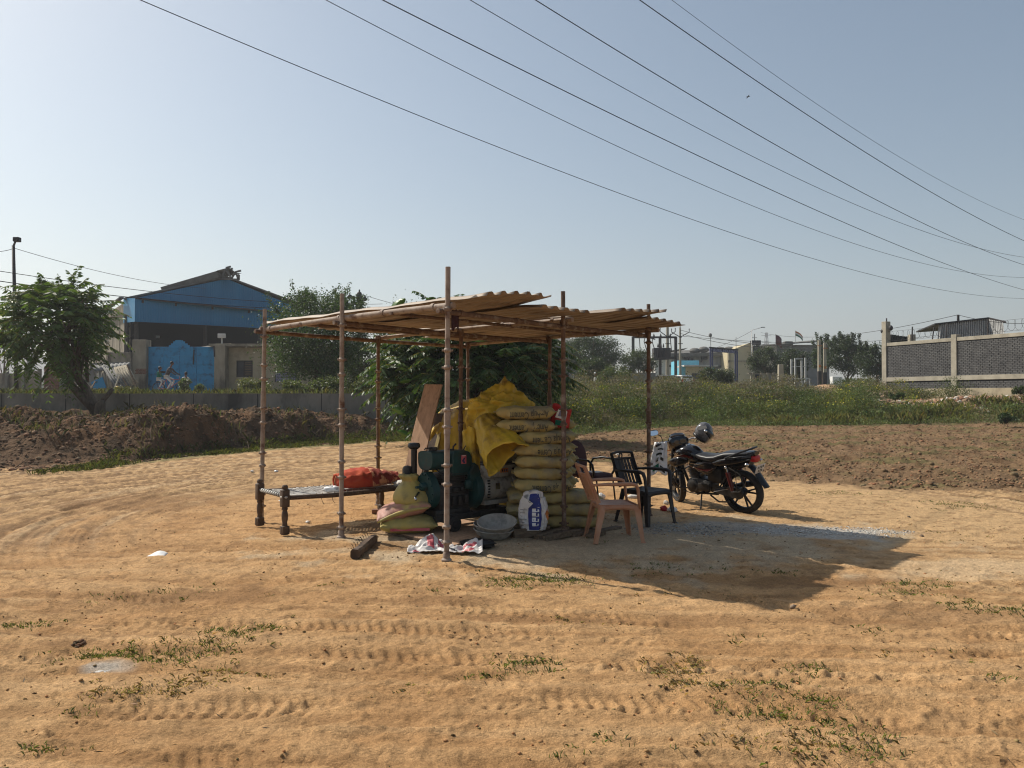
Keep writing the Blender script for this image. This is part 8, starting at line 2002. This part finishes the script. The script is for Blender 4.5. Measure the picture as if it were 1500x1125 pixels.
# straw and twig litter
NR.seed(73); n = 5200; X = NR.uniform(-6, 7.5, n); Y = 3.1 + 10 * NR.uniform(0, 1, n) ** 1.6; ok = (fbm(X * .7, Y * .7, 530, 3) > .0); X, Y = X[ok], Y[ok]; n = len(X)
a = NR.uniform(0, 6.28, n); N = np.stack([np.cos(a), np.sin(a), NR.uniform(-.05, .25, n)], 1); C = np.stack([X, Y, Ha(X, Y) + .003], 1)
cl = tint((.20, .135, .07), n, .5); cl[NR.uniform(size=n) < .5] *= .35
tag(leaves('straw_litter', C, N, NR.uniform(.012, .06, n), cl, .10, MT['weed']), 'bits of straw, twig and dead leaf strewn over the sand', kind='stuff')
# crumbs and clods
NR.seed(74); n = 5200; X = NR.uniform(-5, 6, n); Y = 3.0 + 9 * NR.uniform(0, 1, n) ** 1.5; ok = (fbm(X * .9, Y * .9, 540, 3) > -.1); X, Y = X[ok], Y[ok]
cl = tint((.33, .19, .085), len(X), .3); cl[NR.uniform(size=len(X)) < .12] *= .35; lumps('soil_crumbs', X, Y, NR.uniform(.003, .011, len(X)), cl, 'small soil crumbs on the sand')
NR.seed(75); n = 16000; Y = 11.5 + 22 * NR.uniform(0, 1, n) ** 1.3; X = NR.uniform(-1.5, 1, n) + (Y * .72) * NR.uniform(0, 1, n); ok = plough_mask(X, Y) > NR.uniform(.2, 1, n); X, Y = X[ok][:12000], Y[ok][:12000]
cl = tint((.24, .145, .08), len(X), .3); cl[NR.uniform(size=len(X)) < .15] *= .6; lumps('ploughed_clods', X, Y, NR.uniform(.010, .034, len(X)) * (1 + 1.0 * (NR.uniform(size=len(X)) < .05)), cl, 'reddish-brown clods of the ploughed strip')
NR.seed(76); n = 15000; X = NR.uniform(-17, -2.5, n); Y = edge_left(X) + NR.uniform(-1.4, 8, n); ok = Y < 29; X, Y = X[ok], Y[ok]
cl = tint((.205, .13, .08), len(X), .35); cl[NR.uniform(size=len(X)) < .1] *= .6; lumps('bank_clods', X, Y, NR.uniform(.015, .075, len(X)) * (.4 + .6 * NR.uniform(size=len(X)) ** 2), cl, 'clods and rubble on the earth bank')
NR.seed(77); n = 2600; X = NR.uniform(17, 31, n); Y = NR.uniform(34.8, 39, n); cl = tint((.27, .18, .115), n, .35); cl[NR.uniform(size=n) < .1] = (.5, .46, .4); lumps('rubble', X, Y, NR.uniform(.03, .16, n), cl, 'earth and stone rubble heaped below the brick wall')
NR.seed(78); n = 500; X = NR.uniform(15, 21, n); Y = NR.uniform(40, 46, n); cl = tint((.27, .20, .14), n, .35); lumps('rubble', X, Y, NR.uniform(.04, .2, n), cl, 'stones around the sand heap left of the brick wall')
c = bk(1212, 572, 47); m = MB(); m.sheet(lambda a, b: Vector((c.x + (a - .5) * 4.2, 47 + (b - .5) * 3.4, 1.0 + 1.25 * max(0, 1 - ((a - .5) * 2) ** 2 - ((b - .5) * 2) ** 2) ** .8 + .05 * n1(a * 9, b * 9, 3))), 30, 24); tag(m.build('sand_heap', MT['sandheap'], None, True), 'pale orange sand heap left of the brick wall', 'sand heap')
c = bk(1225, 557, 58); m = MB(); m.rbox((c.x, 58, c.z), (.75, .5, .55), .03); tag(m.build('white_tank', MT['white']), 'small white block on the bank between the trees and the brick wall', 'block')
NR.seed(79); n = 900; a_ = NR.uniform(0, 6.28, n); rr_ = NR.uniform(0, 1, n) ** .7; gx, gy = G(1215, 776); X = gx + np.cos(a_) * rr_ * .95; Y = gy + np.sin(a_) * rr_ * .4; cl = tint((.5, .48, .44), n, .25, .02); lumps('gravel_scatter', X, Y, NR.uniform(.004, .014, n), cl, 'thin scatter of pale gravel beside the roof shadow')
NR.seed(80); n = 500; X = G(1010, 775)[0] + NR.normal(size=n) * .35; Y = G(1010, 775)[1] + NR.normal(size=n) * .22; cl = tint((.33, .31, .28), n, .4, .02); lumps('gravel_scatter', X, Y, NR.uniform(.004, .016, n), cl, 'grey gravel trodden into the ground under the dark chair')
# a few stones one can pick out
for px, py, s, lb in ((1160, 885, .03, 'small stone on the sand below the tip of the shadow'), (1172, 771 + 8, .02, 'dark pebble inside the roof shadow'), (1348, 783, .03, 'brown stone at the right end of the shadow'), (1330, 755, .03, 'short dark stick-like stone at the right')):
    x, y = G(px, py); lumps('stone', np.array([x]), np.array([y]), np.array([s]), tint((.22, .17, .12), 1), lb, kind='thing')['category'] = 'stone'
# far treeline
NR.seed(81); n = 26000; X = NR.uniform(-160, 330, n); Y = 235 + NR.normal(size=n) * 8; hN = 4.2 + 2.6 * fbm(X * .04, X * 0, 600, 4); Z = 2 + NR.uniform(0, 1, n) ** .7 * np.clip(hN, 1.0, 9)
tag(leaves('far_treeline', np.stack([X, Y, Z], 1), rand_dirs(n), NR.uniform(.7, 1.6, n), tint((.06, .075, .035), n, .3), .6, MT['leaf']), 'far belt of trees on the horizon', kind='stuff')
# ================================================================== OVERHEAD WIRES
def wire(p0, pm, p1, z0, z1, r, label, group='power lines crossing the sky', t0=-.12, t1=1.1):
    def hit(p, z): 
        Y = (z - EYE) * 1127 / (580 - p[1]); return Vector(((p[0] - 750) / 1127 * Y, Y, z))
    A = hit(p0, z0); B = hit(p1, z1); k = (pm[0] - 750) / 1127       # plan-straight: find the middle
    d = B - A; t = (k * A.y - A.x) / (d.x - k * d.y); Ym = A.y + d.y * t; zm = EYE + (580 - pm[1]) / 1127 * Ym
    q = (zm - (A.z + d.z * t)) / (t * (1 - t))
    pts = []
    for i in range(61):
        s = t0 + (t1 - t0) * i / 60; pts.append((A.x + d.x * s, A.y + d.y * s, A.z + d.z * s + q * s * (1 - s)))
    m = MB(); m.tube(pts, r, 5); tag(m.build('power_line', MT['wire'], None, True), label, 'power line', group)
wire((212, 0), (1033, 327), (1500, 437), 9.3, 8.6, .0095, 'lowest and longest power line, from upper left to the right edge')
wire((484, 0), (1127, 310), (1500, 406), 9.4, 8.6, .008, 'second power line from the left at the top edge')
wire((568, 0), (1127, 275), (1500, 424), 9.4, 8.3, .0115, 'third, thicker power line from the left at the top edge')
wire((696, 0), (1127, 239), (1500, 376), 9.6, 8.8, .008, 'fourth power line from the left at the top edge')
wire((792, 0), (1127, 204), (1500, 387), 9.6, 8.4, .0105, 'fifth power line from the left at the top edge')
wire((945, 0), (1173, 158), (1500, 351), 9.8, 8.6, .0105, 'sixth power line, steeper and thick, ending highest but one at right')
wire((992, 0), (1173, 132), (1500, 320), 9.8, 8.8, .005, 'thin faint power line rightmost of all in the sky')
def w2(a, b, Ya, Yb, sag, r, label, group):
    A = P(*a, Ya); B = P(*b, Yb); pts = [A.lerp(B, i / 24) - Vector((0, 0, sag * 4 * (i / 24) * (1 - i / 24))) for i in range(25)]
    m = MB(); m.tube(pts, r, 5); tag(m.build('cable', MT['wire'], None, True), label, 'cable', group)
g1 = 'cables over the blue shed'
w2((19, 363), (300, 422), 33, 50, .3, .012, 'top cable running from the street lamp towards the shed roof', g1)
w2((-20, 394), (560, 445), 30, 51, .45, .014, 'middle cable passing behind the feathery tree to the utility pole', g1)
w2((-20, 409), (526, 452), 30, 52, .4, .018, 'lowest thick cable across the blue shed gable', g1)
w2((-30, 366), (19, 363), 30, 33, .1, .012, 'short cable reaching the street lamp from the left edge', g1)
w2((526, 430), (700, 470), 52, 60, .2, .015, 'cable leaving the utility pole to the right', g1)
g2 = 'cables above the far buildings'
w2((996, 483), (1240, 505), 96, 78, .8, .028, 'upper cable from the forked pole towards the dark trees', g2)
w2((996, 488), (1240, 508), 96, 78, .9, .028, 'lower cable from the forked pole towards the dark trees', g2)
w2((996, 492), (1400, 487), 96, 120, 1.2, .025, 'long faint cable passing under the flags', g2)
w2((1404, 461), (1115, 487), 44, 98, .9, .016, 'thin cable from the cabin chimney down to the left', g2)
w2((1404, 461), (1560, 470), 44, 40, .3, .014, 'thin cable from the cabin chimney to the right edge', g2)
w2((1010, 520), (1101, 485), 105, 96, .4, .02, 'slack cable climbing to the long-armed street lamp', g2)
# tiny bird
p = P(1098, 139, 60); m = MB(); m.rings([(-.14, 0, 0, .01, .01), (0, 0, 0, .05, .04), (.16, 0, 0, .01, .01)], 8); m.prism([(-.04, -.02), (.05, 0), (.0, .30), (-.06, .32)], -.01, .01, 'xy'); m.prism([(-.04, .02), (.05, 0), (.0, -.30), (-.06, -.32)], -.01, .01, 'xy')
o = m.build('bird', MT['ink']); o.location = p; tag(o, 'tiny dark bird high in the sky between the power lines', 'bird')
# ================================================================== HAZE
HAZE = 0.0007
if HAZE:
    m = bpy.data.materials.new('haze'); m.use_nodes = True; nt = m.node_tree; nt.nodes.clear(); out = nt.nodes.new('ShaderNodeOutputMaterial'); v = nt.nodes.new('ShaderNodeVolumePrincipled')
    v.inputs['Color'].default_value = (.93, .95, 1, 1); v.inputs['Density'].default_value = HAZE; v.inputs['Anisotropy'].default_value = .3; nt.links.new(v.outputs[0], out.inputs['Volume'])
    mb = MB(); mb.box((0, 0, 0), (1720 * 2, 1720 * 2, 1)); o = mb.build('haze', m); o.scale = (1, 1, 150 + 12); o.location = (0, 0, (150 - 12) / 2); tag(o, kind='stuff')
